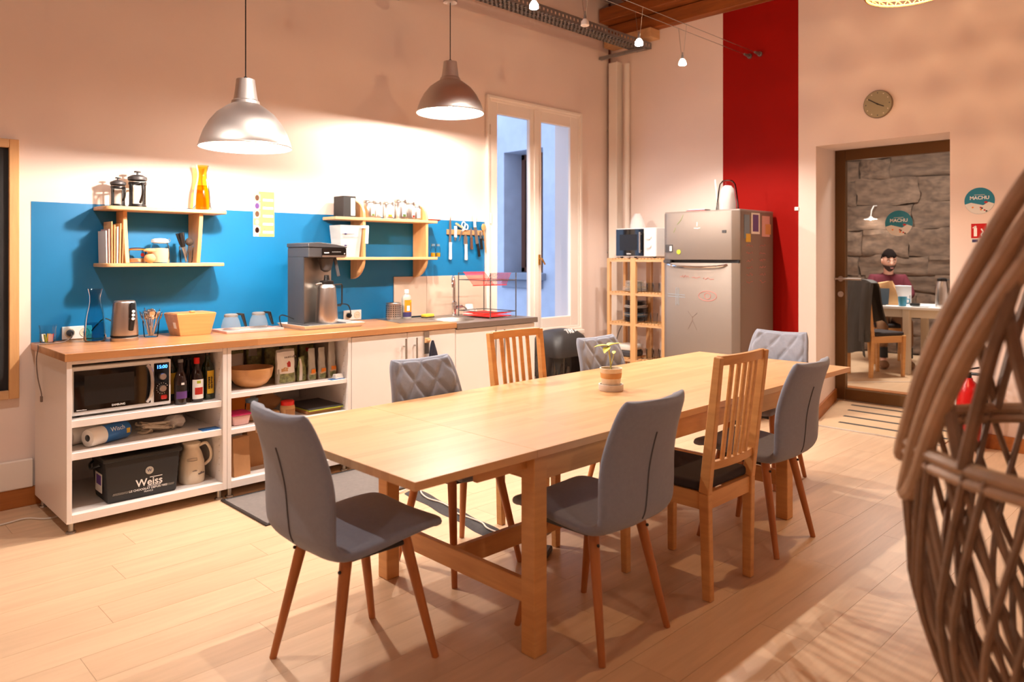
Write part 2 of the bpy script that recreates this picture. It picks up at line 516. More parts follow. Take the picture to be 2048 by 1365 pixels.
# end wall with splayed door recess
b = MB()
b.prism([(W2, Y0), (W2, 1.672), (7.60, 1.60), (7.60, Y0)], 0, ZC, 'xy')
b.prism([(W2, 2.694), (7.42, 2.975), (7.60, 2.975), (7.60, W1), (W2, W1)], 0, ZC, 'xy')
b.prism([(W2, 2.352), (7.42, 2.452), (7.60, 2.452), (7.60, ZC), (W2, ZC)], 1.672, 2.694, 'xz')
b.prism([(W2+0.004, 2.352), (7.42, 2.452), (7.60, 2.452), (7.60, ZC), (W2+0.004, ZC)], 1.58, 1.672, 'xz')
b.prism([(W2+0.004, 2.352), (7.42, 2.452), (7.60, 2.452), (7.60, ZC), (W2+0.004, ZC)], 2.694, 2.985, 'xz')
o = struct(b.build('wall_end', 'wall_paint', smooth=0)); o['label'] = 'warm white end wall with a deep splayed door recess'
o = struct(MB().box(X0-0.2, X0, Y0, W1+0.3, 0, ZC).build('wall_left', 'wall_paint', smooth=0))
o = struct(MB().box(X0-0.2, 7.6, Y0-0.2, Y0, 0, ZC).build('wall_back', 'wall_paint', smooth=0))
# ceiling of boards, joists and the wall plate over the end wall
o = struct(MB().box(X0-0.2, 7.6, Y0-0.2, W1+0.3, ZC, ZC+0.1).build('ceiling', 'beam_wood', smooth=0)); o['label'] = 'brown boarded timber ceiling'
b = MB().box(W2-0.10, W2, Y0, W1-0.028, 3.70, 3.84).build('trim_1', 'beam_wood', bevel=0.006); struct(b); b['label'] = 'orange-brown timber wall plate under the ceiling'
b = MB().box(W2-0.24, W2-0.02, Y0, W1-0.028, 3.85, 3.99).build('trim_2', 'beam_wood', bevel=0.006); struct(b); b['label'] = 'second timber beam above the wall plate'
b = MB().box(W2-0.16, W2-0.0, 4.28, 4.87, 3.60, 3.695).build('trim_3', 'pine', bevel=0.004); struct(b); b['label'] = 'short pale timber block below the wall plate'
for k in range(12):
    yy = -3.2 + k*0.70
    j = MB().box(X0, W2-0.02, -0.06, 0.06, 0, 0.15).build('ceiling_joist', 'beam_wood')
    j.location = (0, yy, 4.0); struct(j)

# painted bands
bx0, bz1 = 0.993, 1.718
o = struct(MB().box(bx0, 4.47, W1-0.002, W1, 0.90, bz1).build('wall_kitchen_blue_band', 'blue_paint', smooth=0)); o['label'] = 'bright blue painted band on the kitchen wall'
o = struct(MB().box(W2-0.002, W2, 2.848, 3.575, 0.0, 3.70).build('wall_end_red_stripe', 'red_paint', smooth=0)); o['label'] = 'deep red vertical stripe painted on the end wall'
# tiled splashback: separate tiles on the wall behind the sink
sp = struct(MB().box(3.478, 4.468, W1-0.006, W1-0.002, 0.918, 1.243).build('trim_4', 'mortar', smooth=0)); sp['label'] = 'beige tiled splashback behind the sink'
for i in range(3):
    for (z0, z1) in ((0.917 if i == 0 else 0.905, 1.243),):
        xa = 3.478 + i*0.33
        MB().box(xa+0.0012, xa+0.3288, W1-0.013, W1-0.005, z0+0.001, z1).build('tile', 'tile_beige', sp, bevel=0.0015)

# skirting
b = struct(MB().box(X0, W2, W1-0.022, W1, 0, 0.105).build('baseboard_kitchen', 'base_wood', bevel=0.003)); b['label'] = 'brown wooden baseboard on the kitchen wall'
b = struct(MB().box(X0, 1.0, W1-0.03, W1, 0.105, 0.265).build('trim_5', 'white_trim', bevel=0.006)); b['label'] = 'white plinth panel above the wooden baseboard'
b = struct(MB().box(W2-0.02, W2, Y0, 1.66, 0, 0.105).box(W2-0.02, W2, 2.70, 4.63, 0, 0.105).build('baseboard_end', 'base_wood', bevel=0.003))
b = MB(); b.hexa([(6.285,2.672,0),(7.39,2.948,0),(7.39,2.972,0),(6.285,2.692,0)], [(6.285,2.672,0.11),(7.39,2.948,0.11),(7.39,2.972,0.11),(6.285,2.692,0.11)])
struct(b.build('baseboard_recess', 'base_wood'))

# window (two casements)
win = MB()
tx0, tx1, tz0, tz1 = 4.476, 5.789, 0.665, 2.862
def frame(mb, x0, x1, z0, z1, w, y0, y1, wb=None):
    wb = w if wb is None else wb
    mb.box(x0, x0+w, y0, y1, z0, z1).box(x1-w, x1, y0, y1, z0, z1)
    mb.box(x0+w, x1-w, y0, y1, z1-w, z1).box(x0+w, x1-w, y0, y1, z0, z0+wb)
    return mb
frame(win, tx0, tx1, tz0, tz1, 0.028, W1-0.036, W1)
frame(win, tx0+0.024, tx1-0.024, tz0+0.02, tz1-0.024, 0.03, W1-0.024, W1+0.02)
wo = struct(win.build('window_1', 'white_trim', bevel=0.004)); wo['label'] = 'tall white casement window with two sashes'
for (sx0, sx1, gx0, gx1) in ((4.525, 5.112, 4.611, 5.035), (5.116, 5.735, 5.194, 5.618)):
    s = MB()
    s.box(sx0, gx0, W1-0.02, W1+0.03, 0.70, 2.815).box(gx1, sx1, W1-0.02, W1+0.03, 0.70, 2.815)
    s.box(gx0, gx1, W1-0.02, W1+0.03, 2.705, 2.815).box(gx0, gx1, W1-0.02, W1+0.03, 0.70, 0.815)
    so = s.build('sash', 'white_trim', wo, bevel=0.005)
    MB().box(gx0-0.005, gx1+0.005, W1+0.008, W1+0.012, 0.81, 2.71).build('pane', 'pane', so, smooth=0)
MB().box(5.085, 5.145, W1-0.034, W1-0.02, 0.705, 2.81).build('cover_strip', 'white_trim', wo, bevel=0.004)
MB().box(tx0-0.01, tx1+0.012, W1-0.055, W1, 0.625, 0.668).build('window_sill', 'white_trim', wo, bevel=0.006)
hx, hz = onY(1079, 520, W1-0.04)
hd = MB().box(hx-0.012, hx+0.012, W1-0.045, W1-0.034, hz-0.05, hz+0.05)
hd.tube([(hx, W1-0.045, hz+0.01), (hx, W1-0.075, hz+0.01), (hx+0.03, W1-0.085, hz-0.045)], 0.008, 8)
hd.build('window_handle', 'brass' if 'brass' in M else mat('brass', (176, 130, 60), 0.35, 0.8), wo)
for hz in (2.55, 1.75, 0.98):
    MB().cyl((4.518, W1-0.03, hz-0.045), (4.518, W1-0.03, hz+0.045), 0.008).build('hinge', 'white_trim', wo)

# courtyard seen through the window: rendered wall with a deep window niche
CXW = 7.5
ny0, ny1, nz0, nz1 = 7.02, 7.80, 1.18, 2.93
b = MB()
b.box(CXW, CXW+0.6, 5.2, ny0, -0.5, 7.0).box(CXW, CXW+0.6, ny1, 13.0, -0.5, 7.0)
b.box(CXW, CXW+0.6, ny0, ny1, -0.5, nz0-0.02).box(CXW, CXW+0.6, ny0, ny1, nz1, 7.0)
o = struct(b.build('wall_courtyard', 'render_wall', smooth=0)); o['label'] = 'rough pale rendered courtyard wall outside the window'
o = struct(MB().box(2.0, CXW, 5.2, 13.0, -0.5, -0.3).build('floor_courtyard', 'render_sill', smooth=0))
o = struct(MB().box(CXW-0.12, CXW+0.40, ny0-0.06, ny1+0.05, nz0-0.10, nz0).box(CXW-0.05, CXW+0.35, ny0, ny1, nz0-0.22, nz0-0.10).build('trim_6', 'render_sill', bevel=0.01)); o['label'] = 'stone sill of the courtyard window'
cw = MB()
xx = CXW+0.36
cw.box(xx, xx+0.06, ny0, ny0+0.07, nz0, nz1).box(xx, xx+0.06, ny1-0.07, ny1, nz0, nz1).box(xx, xx+0.06, ny0, ny1, nz1-0.08, nz1).box(xx, xx+0.06, ny0, ny1, nz0, nz0+0.07)
cw.box(xx-0.01, xx+0.05, (ny0+ny1)/2-0.04, (ny0+ny1)/2+0.04, nz0, nz1)
cwo = struct(cw.build('window_2', 'brown_frame', bevel=0.005)); cwo['label'] = 'brown framed window in the courtyard niche'
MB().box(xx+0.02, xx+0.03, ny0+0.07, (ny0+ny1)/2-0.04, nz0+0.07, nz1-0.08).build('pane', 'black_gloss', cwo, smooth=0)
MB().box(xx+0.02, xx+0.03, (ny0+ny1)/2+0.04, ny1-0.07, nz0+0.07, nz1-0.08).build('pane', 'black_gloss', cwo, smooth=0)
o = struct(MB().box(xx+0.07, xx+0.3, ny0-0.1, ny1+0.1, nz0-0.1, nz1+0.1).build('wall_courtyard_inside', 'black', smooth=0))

# glass door in the recess
DX = 7.40
d = MB()
d.box(DX-0.03, DX+0.03, 2.865, 2.972, 0.0, 2.448).box(DX-0.03, DX+0.03, 1.61, 1.70, 0.0, 2.448)
d.box(DX-0.03, DX+0.03, 1.70, 2.865, 2.343, 2.448).box(DX-0.03, DX+0.03, 1.70, 2.865, 0.012, 0.118)
dr = struct(d.build('door_1', 'bronze', bevel=0.004)); dr['label'] = 'glazed door with a bronze metal frame in the recess'
MB().box(DX-0.004, DX+0.004, 1.69, 2.87, 0.11, 2.35).build('pane', 'pane_door', dr, smooth=0)
MB().box(DX-0.05, DX+0.05, 1.61, 2.972, 0.0, 0.012).build('threshold', 'alu', dr)
hy, hz = 2.905, 1.19
h = MB().cyl((DX-0.03, hy, hz), (DX-0.042, hy, hz), 0.026).cyl((DX-0.042, hy, hz), (DX-0.085, hy, hz), 0.010)
h.tube([(DX-0.085, hy+0.05, hz), (DX-0.085, hy-0.10, hz), (DX-0.085, hy-0.21, hz-0.002)], 0.010, 8)
h.build('door_handle', 'steel', dr)
MB().cyl((DX-0.03, hy, 1.04), (DX-0.042, hy, 1.04), 0.028).cyl((DX-0.042, hy, 1.04), (DX-0.048, hy, 1.04), 0.012).build('lock', 'steel', dr)

# meeting room behind the glass door (its floor is a step higher)
FZ = 0.115
struct(MB().box(7.6, 10.6, 0.2, 6.2, FZ-0.1, FZ).build('floor_meeting', 'floor_far', smooth=0))
struct(MB().box(7.48, 7.6, 1.6, 2.98, 0.0, FZ).build('trim_7', 'base_wood', smooth=0))
b = MB().box(7.6, 10.8, 6.2, 6.4, 0, 3.2).box(7.6, 10.8, 0.0, 0.2, 0, 3.2).build('wall_meeting_sides', 'wall_paint', smooth=0); struct(b)
b = MB().box(7.6, 10.8, 0.0, 6.4, 3.2, 3.3).build('ceiling_meeting', 'wall_paint', smooth=0); struct(b)
sw = struct(MB().box(10.62, 10.8, 0.2, 6.2, 0, 3.2).build('wall_meeting_stone', 'mortar', smooth=0)); sw['label'] = 'old brown rubble stone wall of the meeting room'
def stone_mesh(seed):
    m = MB(); n = 5
    def fn(face):
        pass
    bm = m.bm
    bmesh.ops.create_cube(bm, size=1.0)
    bmesh.ops.subdivide_edges(bm, edges=bm.edges[:], cuts=5, use_grid_fill=True)
    for v in bm.verts:
        c = v.co.copy()
        e = max(abs(c.y), abs(c.z))*2
        v.co.x += (0.12 if c.x < 0 else 0)*(e**4)*1.0
        nn = noise.noise_vector(c*2.3 + Vector((seed*7.1, 3.3, seed)))
        v.co += Vector((nn.x*0.32, nn.y*0.08, nn.z*0.13))
    return m
st = []
for sd in range(4):
    o = stone_mesh(sd).build('stone', 'stone', sw, smooth=60); st.append(o)
z = FZ + 0.02; used = [False]*4; k = 0
rr = random.Random(3)
while z < 3.1:
    hh = rr.uniform(0.2, 0.36)
    y = 1.6 + rr.uniform(-0.4, 0)
    while y < 5.2:
        ww = rr.uniform(0.35, 0.95)
        s = k % 4; k += 1
        if not used[s]: o = st[s]; used[s] = True
        else: o = st[s].copy(); C.objects.link(o); o.parent = sw
        o.location = (10.62, y+ww/2, z+hh/2); o.scale = (0.16, ww*0.99, hh*0.99)
        y += ww
    z += hh

# doormat board let into the floor in front of the door
m = thing('entrance_mat', 'beige entrance mat board with dark slots and metal edge before the glass door', 'doormat', (6.75, 2.25, 0))
MB().hexa([(-0.64,-0.57,0),(0.58,-0.57,0),(0.58,0.66,0),(-0.64,0.345,0)], [(-0.64,-0.57,0.008),(0.58,-0.57,0.008),(0.58,0.66,0.008),(-0.64,0.345,0.008)]).build('board', 'mat_board', m)
MB().box(-0.65, -0.635, -0.57, 0.345, 0, 0.010).build('metal_edge', 'alu', m)
for i, xx in enumerate((-0.40, -0.12, 0.16, 0.42)):
    MB().box(xx-0.022, xx+0.022, -0.55, 0.27+i*0.07, 0.0075, 0.0095).build('slot', 'cap_dark', m)

# pipes in the corner
px, _ = onY(1220, 300, W1-0.02)
o = tag(MB().cyl((0,0,0), (0,0,3.9), 0.011, seg=10).build('conduit_pipe', 'conduit_red'), 'thin dark red conduit pipe on the wall by the corner', 'pipe'); o.location = (px, W1-0.014, 0.2)
for zz in (2.55, 1.25, 0.5):
    MB().box(-0.02, 0.02, -0.016, 0.013, zz-0.008, zz+0.008).build('clip', 'steel_rough', o)
o = tag(MB().box(-0.05, 0.05, -0.055, 0.055, 0, 3.45).build('square_duct', 'white_trim', bevel=0.004), 'white square duct standing in the room corner', 'duct'); o.location = (6.248, 4.80, 0.0)
o = tag(MB().cyl((0,0,0.0), (0,0,3.42), 0.028, seg=14).build('round_pipe', 'white_trim'), 'white round pipe beside the square duct', 'pipe'); o.location = (6.262, 4.66, 0.0)
# cable tray under the ceiling
tr = thing('cable_tray', 'perforated galvanised cable tray running high along the kitchen wall', 'cable tray', (2.6, 4.42, 3.50))
L0, L1 = -2.6, 3.62
b = MB()
for yy in (-0.075, -0.025, 0.025, 0.075): b.box(L0, L1, yy-0.012, yy+0.012, 0, 0.003)
x = L0
while x < L1: b.box(x, x+0.022, -0.085, 0.085, 0.0, 0.0028); x += 0.05
b.build('tray_bottom', 'galv', tr, smooth=0)
for s in (-1, 1):
    b = MB()
    for zz in (0.0, 0.045): b.box(L0, L1, s*0.087-0.0015, s*0.087+0.0015, zz, zz+0.02)
    x = L0
    while x < L1: b.box(x, x+0.03, s*0.087-0.0014, s*0.087+0.0014, 0.0, 0.06); x += 0.05
    b.build('tray_side', 'galv', tr, smooth=0)
for xx in (-1.5, 0.9, 3.5):
    MB().box(xx-0.02, xx+0.02, -0.09, 0.465, -0.03, -0.001).build('bracket', 'galv', tr)
MB().tube(catmull([(L0,0.0,0.02),(-1,0.03,0.022),(0.5,-0.02,0.02),(2,0.02,0.022),(L1-0.05,0,0.02)], 6), 0.014, 8).build('cable', 'cable_black', tr)
MB().tube(catmull([(1.02,-0.09,0.02),(1.03,-0.10,-0.05),(1.015,-0.10,-0.12),(1.03,-0.1,-0.17)], 5), 0.003, 6).build('loose_wire', 'cable_black', tr)
# ================================================================ LAMPS
WARM = (1.0, 0.87, 0.76); NEUT = (1.0, 0.90, 0.82); ORANGE = (1.0, 0.66, 0.36)
def foto_lamp(loc, label, cord_top):
    t = thing('pendant_lamp', label, 'lamp', loc, 0, 'aluminium dome pendants over the counter')
    prof = [(0.250,0.0),(0.250,0.006),(0.244,0.03),(0.225,0.085),(0.195,0.14),(0.155,0.19),(0.105,0.228),(0.078,0.245),(0.074,0.262),(0.066,0.268),(0.060,0.30),(0.054,0.35),(0.050,0.385),(0.0,0.387)]
    MB().lathe(prof, seg=48).build('shade', 'alu', t, smooth=30)
    inner = [(0.2485,0.001),(0.240,0.03),(0.221,0.085),(0.191,0.138),(0.151,0.186),(0.10,0.222),(0.0,0.236)]
    MB().lathe(inner, seg=40).build('shade_lining', 'alu_in', t, smooth=60)
    MB().lathe([(0.250,-0.002),(0.253,0.002),(0.250,0.008),(0.246,0.003)], seg=48).build('rim', 'alu', t)
    MB().cyl((0,0,0.385), (0,0,0.40), 0.010).cyl((0,0,0.386), (0,0,cord_top-loc[2]), 0.0035, seg=8).build('cord', 'cable_black', t)
    MB().cyl((0,0,0.235), (0,0,0.12), 0.022).build('socket', 'white_plastic', t)
    MB().ball((0,0,0.085), (0.032,0.032,0.042)).build('bulb', 'bulb_hot', t)
    light('pendant_light', 'POINT', (0,0,0.025), P_PENDANT, WARM, 0.035, parent=t)
    return t
foto_lamp((1.856, 4.037, 2.02), 'brushed aluminium dome pendant above the kettle end of the counter', ZC)
p2 = foto_lamp((3.54, 4.26, 2.475), 'brushed aluminium dome pendant above the sink end of the counter', ZC)
MB().lathe([(0.0,0.0),(0.035,0.0),(0.055,-0.03),(0.052,-0.075),(0.0,-0.075)], c=(0,0,0.90)).build('ceiling_rose', 'alu', p2)

# low-voltage cable lights
CY = 3.25
cb = thing('cable_light_wire', 'pair of bare tension wires spanning the room from the red stripe', 'wire', (0, CY, 3.24))
for yy in (-0.05, 0.05):
    MB().cyl((X0, yy, 0.0), (W2-0.05, yy, 0.0), 0.0022, seg=6).build('wire', 'steel_rough', cb)
    MB().cyl((W2-0.11, yy, 0.0), (W2-0.02, yy, 0.0), 0.010, 0.016, seg=10).cyl((W2-0.02, yy, 0), (W2-0.0025, yy, 0), 0.022, seg=12).build('anchor', 'galv', cb)
spots = [(1365, 126, True, 'lit spotlight bulb hanging from the wire, next to the red stripe'),
         (1278, 86, True, 'lit spotlight bulb hanging in front of the end of the cable tray'),
         (1170, 47, False, 'unlit spotlight bulb hanging between two lit bulbs on the wire'),
         (1068, 12, True, 'lit spotlight bulb hanging beside the perforated tray above the window')]
def cable_spot(x, z, lit, label, gain=1.0):
    t = thing('spotlight_bulb', label, 'lamp', (x, CY, z), 0, 'spotlights hanging from the tension wires')
    b = MB()
    for yy in (-0.05, 0.05):
        b.cyl((0, yy*0.16, 0.05), (0.02 if yy > 0 else -0.02, yy, 3.245-z), 0.0016, seg=6)
    b.build('hanger_wire', 'steel_rough', t)
    MB().cyl((0,0,0.028), (0,0,0.062), 0.012, 0.008).cyl((0,0,0.062),(0,0,0.085),0.004).build('holder', 'galv', t)
    MB().lathe([(0.0,-0.017),(0.026,-0.017),(0.030,-0.012),(0.027,0.010),(0.014,0.030),(0.0,0.030)], seg=20).build('bulb', 'bulb_hot' if lit else 'ceramic', t)
    if lit:
        light('spot_light', 'SPOT', (0,0,-0.022), P_SPOT*gain, NEUT, 0.02, parent=t, spot=math.radians(128), blend=0.35)
    return t
for u, v, lit, lab in spots:
    x, z = onY(u, v, CY); cable_spot(x, z, lit, lab)
for x, lab in ((2.2, 'added lit spotlight bulb, out of view on the wire above the near end of the table'), (0.6, 'added lit spotlight bulb, out of view on the wire above the blackboard end of the room')):  # two invented bulbs further along the wire, out of view
    cable_spot(x, 3.0, True, lab, 0.7)

def woven_lamp(loc, label, power, col=ORANGE, r=0.30, soft=0.02):
    t = thing('woven_pendant', label, 'lamp', loc, 0, 'woven rattan pendants')
    b = MB()
    H = 0.34
    def P(a, s):   # s 0..1 from lower rim to the top
        rad = r*math.sin(PI*(0.28+0.64*s))
        return (rad*math.cos(a), rad*math.sin(a), H*s)
    for k in range(30):
        a = 2*PI*k/30
        for dirn in (1, -1):
            b.tube([P(a+dirn*s*0.9, s) for s in [i/9 for i in range(10)]], 0.0035, 5)
    b.build('woven_shade', 'wicker_lamp', t)
    b = MB()
    for s in (0.0, 0.12, 0.24, 0.36, 0.5, 0.64, 0.78, 0.9, 1.0):
        b.tube([P(2*PI*i/36, s) for i in range(36)], 0.006 if s in (0, 1) else 0.0045, 6, closed=True)
    b.build('hoops', 'wicker_lamp', t)
    MB().cyl((0,0,H), (0,0,ZC-loc[2]), 0.003, seg=6).cyl((0,0,0.21), (0,0,H), 0.016).build('cord', 'cable_black', t)
    MB().ball((0,0,0.16), 0.04).build('bulb', 'bulb_warm', t)
    light('woven_light', 'POINT', (0,0,0.112), power, col, soft, parent=t)
    return t
woven_lamp((4.31, 1.345, 2.822), 'glowing woven rattan pendant lamp hanging over the far end of the table', P_WOVEN, r=0.27)
woven_lamp((1.3, -0.9, 2.75), 'added fill lamp, an unseen woven rattan pendant in the lounge area', P_FILL, WARM, soft=0.05)  # this and the next two pendants are unseen, added as room fill
woven_lamp((-1.2, 1.2, 2.75), 'added fill lamp, an unseen woven rattan pendant near the blackboard wall', P_FILL, WARM, soft=0.05)
woven_lamp((4.4, -1.9, 2.75), 'added fill lamp, an unseen woven rattan pendant by the end wall of the lounge', P_FILL, WARM, soft=0.05)
# meeting room ceiling panel
t = thing('ceiling_panel_light', 'flat white ceiling light panel in the meeting room', 'lamp', (8.9, 2.9, 3.2))
MB().box(-0.3, 0.3, -0.6, 0.6, -0.03, -0.001).build('housing', 'white_plastic', t)
light('panel_light', 'AREA', (0, 0, -0.04), P_FAR, (1.0, 0.93, 0.86), 0.6, parent=t)

# ================================================================ TABLE
t = thing('dining_table', 'long birch extending dining table with square legs and H stretcher', 'table', (2.95, 2.275, 0))
TX0, TX1, TY0, TY1 = 1.325-2.95, 4.60-2.95, 1.757-2.275, 2.795-2.275
for (a, bb) in ((TX0, -1.10), (-1.0992, 0.93), (0.9308, TX1)):
    MB().box(a, bb, TY0, TY1, 0.707, 0.735).build('tabletop_board', 'birch', t, bevel=0.0009)
LX0, LX1, LY0, LY1 = 1.856-2.95, 3.80-2.95, 1.778-2.275, 2.66-2.275
S = 0.066
for lx in (LX0, LX1):
    for ly in (LY0, LY1):
        MB().box(lx, lx+S, ly, ly+S, 0, 0.707).build('leg', 'birch_plain', t, bevel=0.003)
for ly in (LY0+0.012, LY1+0.03):
    MB().box(LX0+S, LX1, ly, ly+0.024, 0.612, 0.707).build('apron_rail', 'birch_x', t, bevel=0.002)
    MB().box(TX0+0.3, TX1-0.3, ly+0.028, ly+0.05, 0.655, 0.707).build('slide_rail', 'birch_x', t, bevel=0.002)
for lx in (LX0, LX1):
    MB().box(lx+0.02, lx+0.045, LY0+S, LY1, 0.168, 0.250).build('end_stretcher', 'birch_plain', t, bevel=0.002)
    MB().box(lx+0.02, lx+0.045, LY0+S, LY1, 0.612, 0.707).build('end_rail', 'birch_plain', t, bevel=0.002)
ym = (LY0+LY1+S)/2
MB().box(LX0+0.045, LX1+0.02, ym-0.013, ym+0.013, 0.168, 0.250).build('long_stretcher', 'birch_x', t, bevel=0.002)

# ================================================================ CHAIRS (front is local -y)
def shell_curve():
    pts = [(-0.235,0.447,0.185),(-0.20,0.462,0.205),(-0.10,0.460,0.215),(0.03,0.447,0.218),(0.13,0.440,0.215),(0.185,0.452,0.212),(0.217,0.490,0.213),(0.228,0.56,0.217),(0.238,0.66,0.215),(0.264,0.77,0.203),(0.295,0.855,0.190),(0.316,0.900,0.172)]
    return catmull(pts, 4)
def chair_frame(i, P):
    a = P[max(i-1,0)]; c = P[min(i+1,len(P)-1)]
    t = Vector((0, c.x-a.x, c.y-a.y)).normalized()
    n = Vector((0, -t.z, t.y))          # towards the sitter / upwards
    return Vector((0, P[i].x, P[i].y)), n, P[i].z
def make_grey_chair():
    t = thing('upholstered_chair', 'x', 'chair')
    P = shell_curve()
    b = MB(); rings = []; SEG = 28; th = 0.023
    for i in range(len(P)):
        c, n, w = chair_frame(i, P)
        upright = min(1.0, max(0.0, (P[i].y-0.50)/0.2))
        e = 1.0
        if i < 2: e = 0.55 + 0.22*i
        if i > len(P)-4: e = (0.45, 0.75, 0.93)[len(P)-1-i] if len(P)-1-i < 3 else 1
        ring = []
        for k in range(SEG):
            a = 2*PI*k/SEG
            ca, sa = math.cos(a), math.sin(a)
            x = w*math.copysign(abs(ca)**0.35, ca)
            y = th*e*math.copysign(abs(sa)**0.6, sa)
            bow = 0.028*upright*(x/w)**2
            seatbow = 0.012*(1-upright)*(x/w)**2
            ring.append(b.bm.verts.new(c + Vector((x,0,0)) + n*(y + bow + seatbow)))
        rings.append(ring)
    for A, B in zip(rings, rings[1:]):
        for k in range(SEG): b.bm.faces.new((A[k], A[(k+1)%SEG], B[(k+1)%SEG], B[k]))
    b.bm.faces.new(rings[0]); b.bm.faces.new(list(reversed(rings[-1])))
    b.build('seat_shell', 'grey_fabric', t, smooth=70)
    # quilted front of the backrest
    top = len(P)-2; bot = next(i for i in range(len(P)) if P[i].y > 0.56)
    def fn(u, v):
        f = bot + (top-bot)*v; i = int(min(f, top-1e-6)); fr = f-i
        c0, n0, w0 = chair_frame(i, P); c1, n1, w1 = chair_frame(i+1, P)
        c = c0.lerp(c1, fr); n = n0.lerp(n1, fr).normalized(); w = w0+(w1-w0)*fr
        x = (u*2-1)*w*0.955
        vv = (c.z-0.56)/0.078; uu = (u*2-1)*2.9
        q = min(abs(math.sin(PI*(uu+vv)/2)), abs(math.sin(PI*(uu-vv)/2)))
        edge = min(1, min(u, 1-u)*14, min(v, 1-v)*12)
        d = th*0.84 + (0.003 + 0.0085*min(1, q*1.6)**0.7)*edge - (1-edge)*0.008
        return c + Vector((x,0,0)) + n*(d + 0.028*min(1.0, max(0.0, (c.z-0.5)/0.2))*(x/w)**2)
    MB().grid(fn, 60, 48).build('quilted_back', 'grey_fabric', t, smooth=80)
    # seams
    sp = []
    for i in range(next(i for i in range(len(P)) if P[i].y > 0.47), len(P)-7):
        c, n, w = chair_frame(i, P); sp.append(c - n*(th+0.0005))
    MB().tube(sp, 0.003, 6).build('back_seam', 'grey_seam', t)
    for sx, sy in ((-1,-1),(1,-1),(-1,1),(1,1)):
        l = MB().tube([(sx*0.135, sy*0.115, 0.435), (sx*0.196, sy*0.205, 0.0)], 0.02, 14, rs=[0.021, 0.0125]).build('leg', 'leg_wood', t)
        if sy > 0: MB().ball((sx*0.147+sx*0.0, sy*0.13+0.019, 0.385), 0.006, 8, 6).build('bolt', 'cap_dark', l)
    MB().box(-0.15, 0.15, -0.13, 0.13, 0.405, 0.425).build('seat_plate', 'black', t, bevel=0.004)
    return t
def make_slat_chair():
    t = thing('slat_back_chair', 'x', 'chair')
    for s in (-1, 1):
        b = MB()
        b.bar((s*0.166, 0.205, 0), (s*0.180, 0.20, 0.44), 0.030, 0.040, (0,1,0), 0.032, 0.046)
        b.bar((s*0.180, 0.20, 0.44), (s*0.190, 0.268, 1.00), 0.032, 0.046, (0,1,0), 0.030, 0.032)
        b.build('back_post', 'birch_plain', t, bevel=0.003)
        MB().bar((s*0.182, -0.196, 0), (s*0.190, -0.20, 0.445), 0.032, 0.032, (0,1,0), 0.038, 0.038).build('leg', 'birch_plain', t, bevel=0.003)
        MB().bar((s*0.183, -0.18, 0.405), (s*0.178, 0.185, 0.405), 0.022, 0.07).build('side_rail', 'birch_plain', t, bevel=0.002)
    MB().box(-0.175, 0.175, -0.212, -0.19, 0.37, 0.44).build('front_rail', 'birch_x', t, bevel=0.002)
    MB().box(-0.165, 0.165, 0.19, 0.212, 0.37, 0.44).build('rear_rail', 'birch_x', t, bevel=0.002)
    def arc(z, y, dep, hgt, name):
        b = MB(); pts = []
        n = 8; vs = []
        for i in range(n+1):
            x = -0.178 + 0.356*i/n
            yy = y + dep*(1-(x/0.178)**2)
            vs.append([b.bm.verts.new((x, yy-0.010, z)), b.bm.verts.new((x, yy+0.010, z)), b.bm.verts.new((x, yy+0.010, z+hgt)), b.bm.verts.new((x, yy-0.010, z+hgt))])
        for A, B in zip(vs, vs[1:]):
            for k in range(4): b.bm.faces.new((A[k], A[(k+1)%4], B[(k+1)%4], B[k]))
        b.bm.faces.new(vs[0]); b.bm.faces.new(list(reversed(vs[-1])))
        b.build(name, 'birch_x', t)
    arc(0.965, 0.262, 0.018, 0.038, 'top_rail'); arc(0.535, 0.212, 0.018, 0.032, 'lower_rail')
    for i in range(5):
        x = -0.095 + i*0.0475
        k = 0.018*(1-(x/0.178)**2)
        MB().bar((x, 0.214+k, 0.565), (x*1.05, 0.263+k, 0.968), 0.022, 0.012, (0,1,0)).build('slat', 'birch_plain', t, bevel=0.002)
    sp = MB().box(-0.186, 0.186, -0.215, 0.195, 0.441, 0.482)
    sp.build('seat_pad', 'dark_fabric', t, bevel=0.014, bseg=3)
    return t
gc = make_grey_chair()
g_spots = [((1.42, 2.232), PI/2, 'grey upholstered chair with wooden legs at the end of the table facing the shelves-side mat'),
           ((2.185, 1.79), PI, 'grey upholstered chair with a back seam, between the table corner leg and the slat-back chair'),
           ((3.475, 1.79), PI, 'grey upholstered chair with a back seam, between the slat-back chair and the door end'),
           ((4.43, 2.25), -PI/2, 'grey quilted chair at the table end in front of the red stripe'),
           ((2.215, 2.606), 0, 'grey quilted chair tucked in front of the white double-door cabinet'),
           ((3.572, 2.61), 0, 'grey quilted chair tucked in beside the black bin, behind the plant')]
g_spots[0] = (g_spots[0][0], g_spots[0][1], 'grey upholstered chair at the table end beside the open shelf units')
for i, (xy, rz, lab) in enumerate(g_spots):
    o = gc if i == 0 else copy_tree(gc)
    place(o, (xy[0], xy[1], 0), rz); o['label'] = lab; o['group'] = 'grey upholstered chairs around the table'
sc = make_slat_chair()
for i, (xy, rz, lab) in enumerate([((2.85, 1.795), PI, 'birch slat-back chair with dark seat between two grey chairs, back to the lounge'),
                                   ((2.845, 2.602), 0, 'birch slat-back chair in front of the sink cabinet')]):
    o = sc if i == 0 else copy_tree(sc)
    place(o, (xy[0], xy[1], 0), rz); o['label'] = lab; o['group'] = 'birch slat-back chairs at the table'

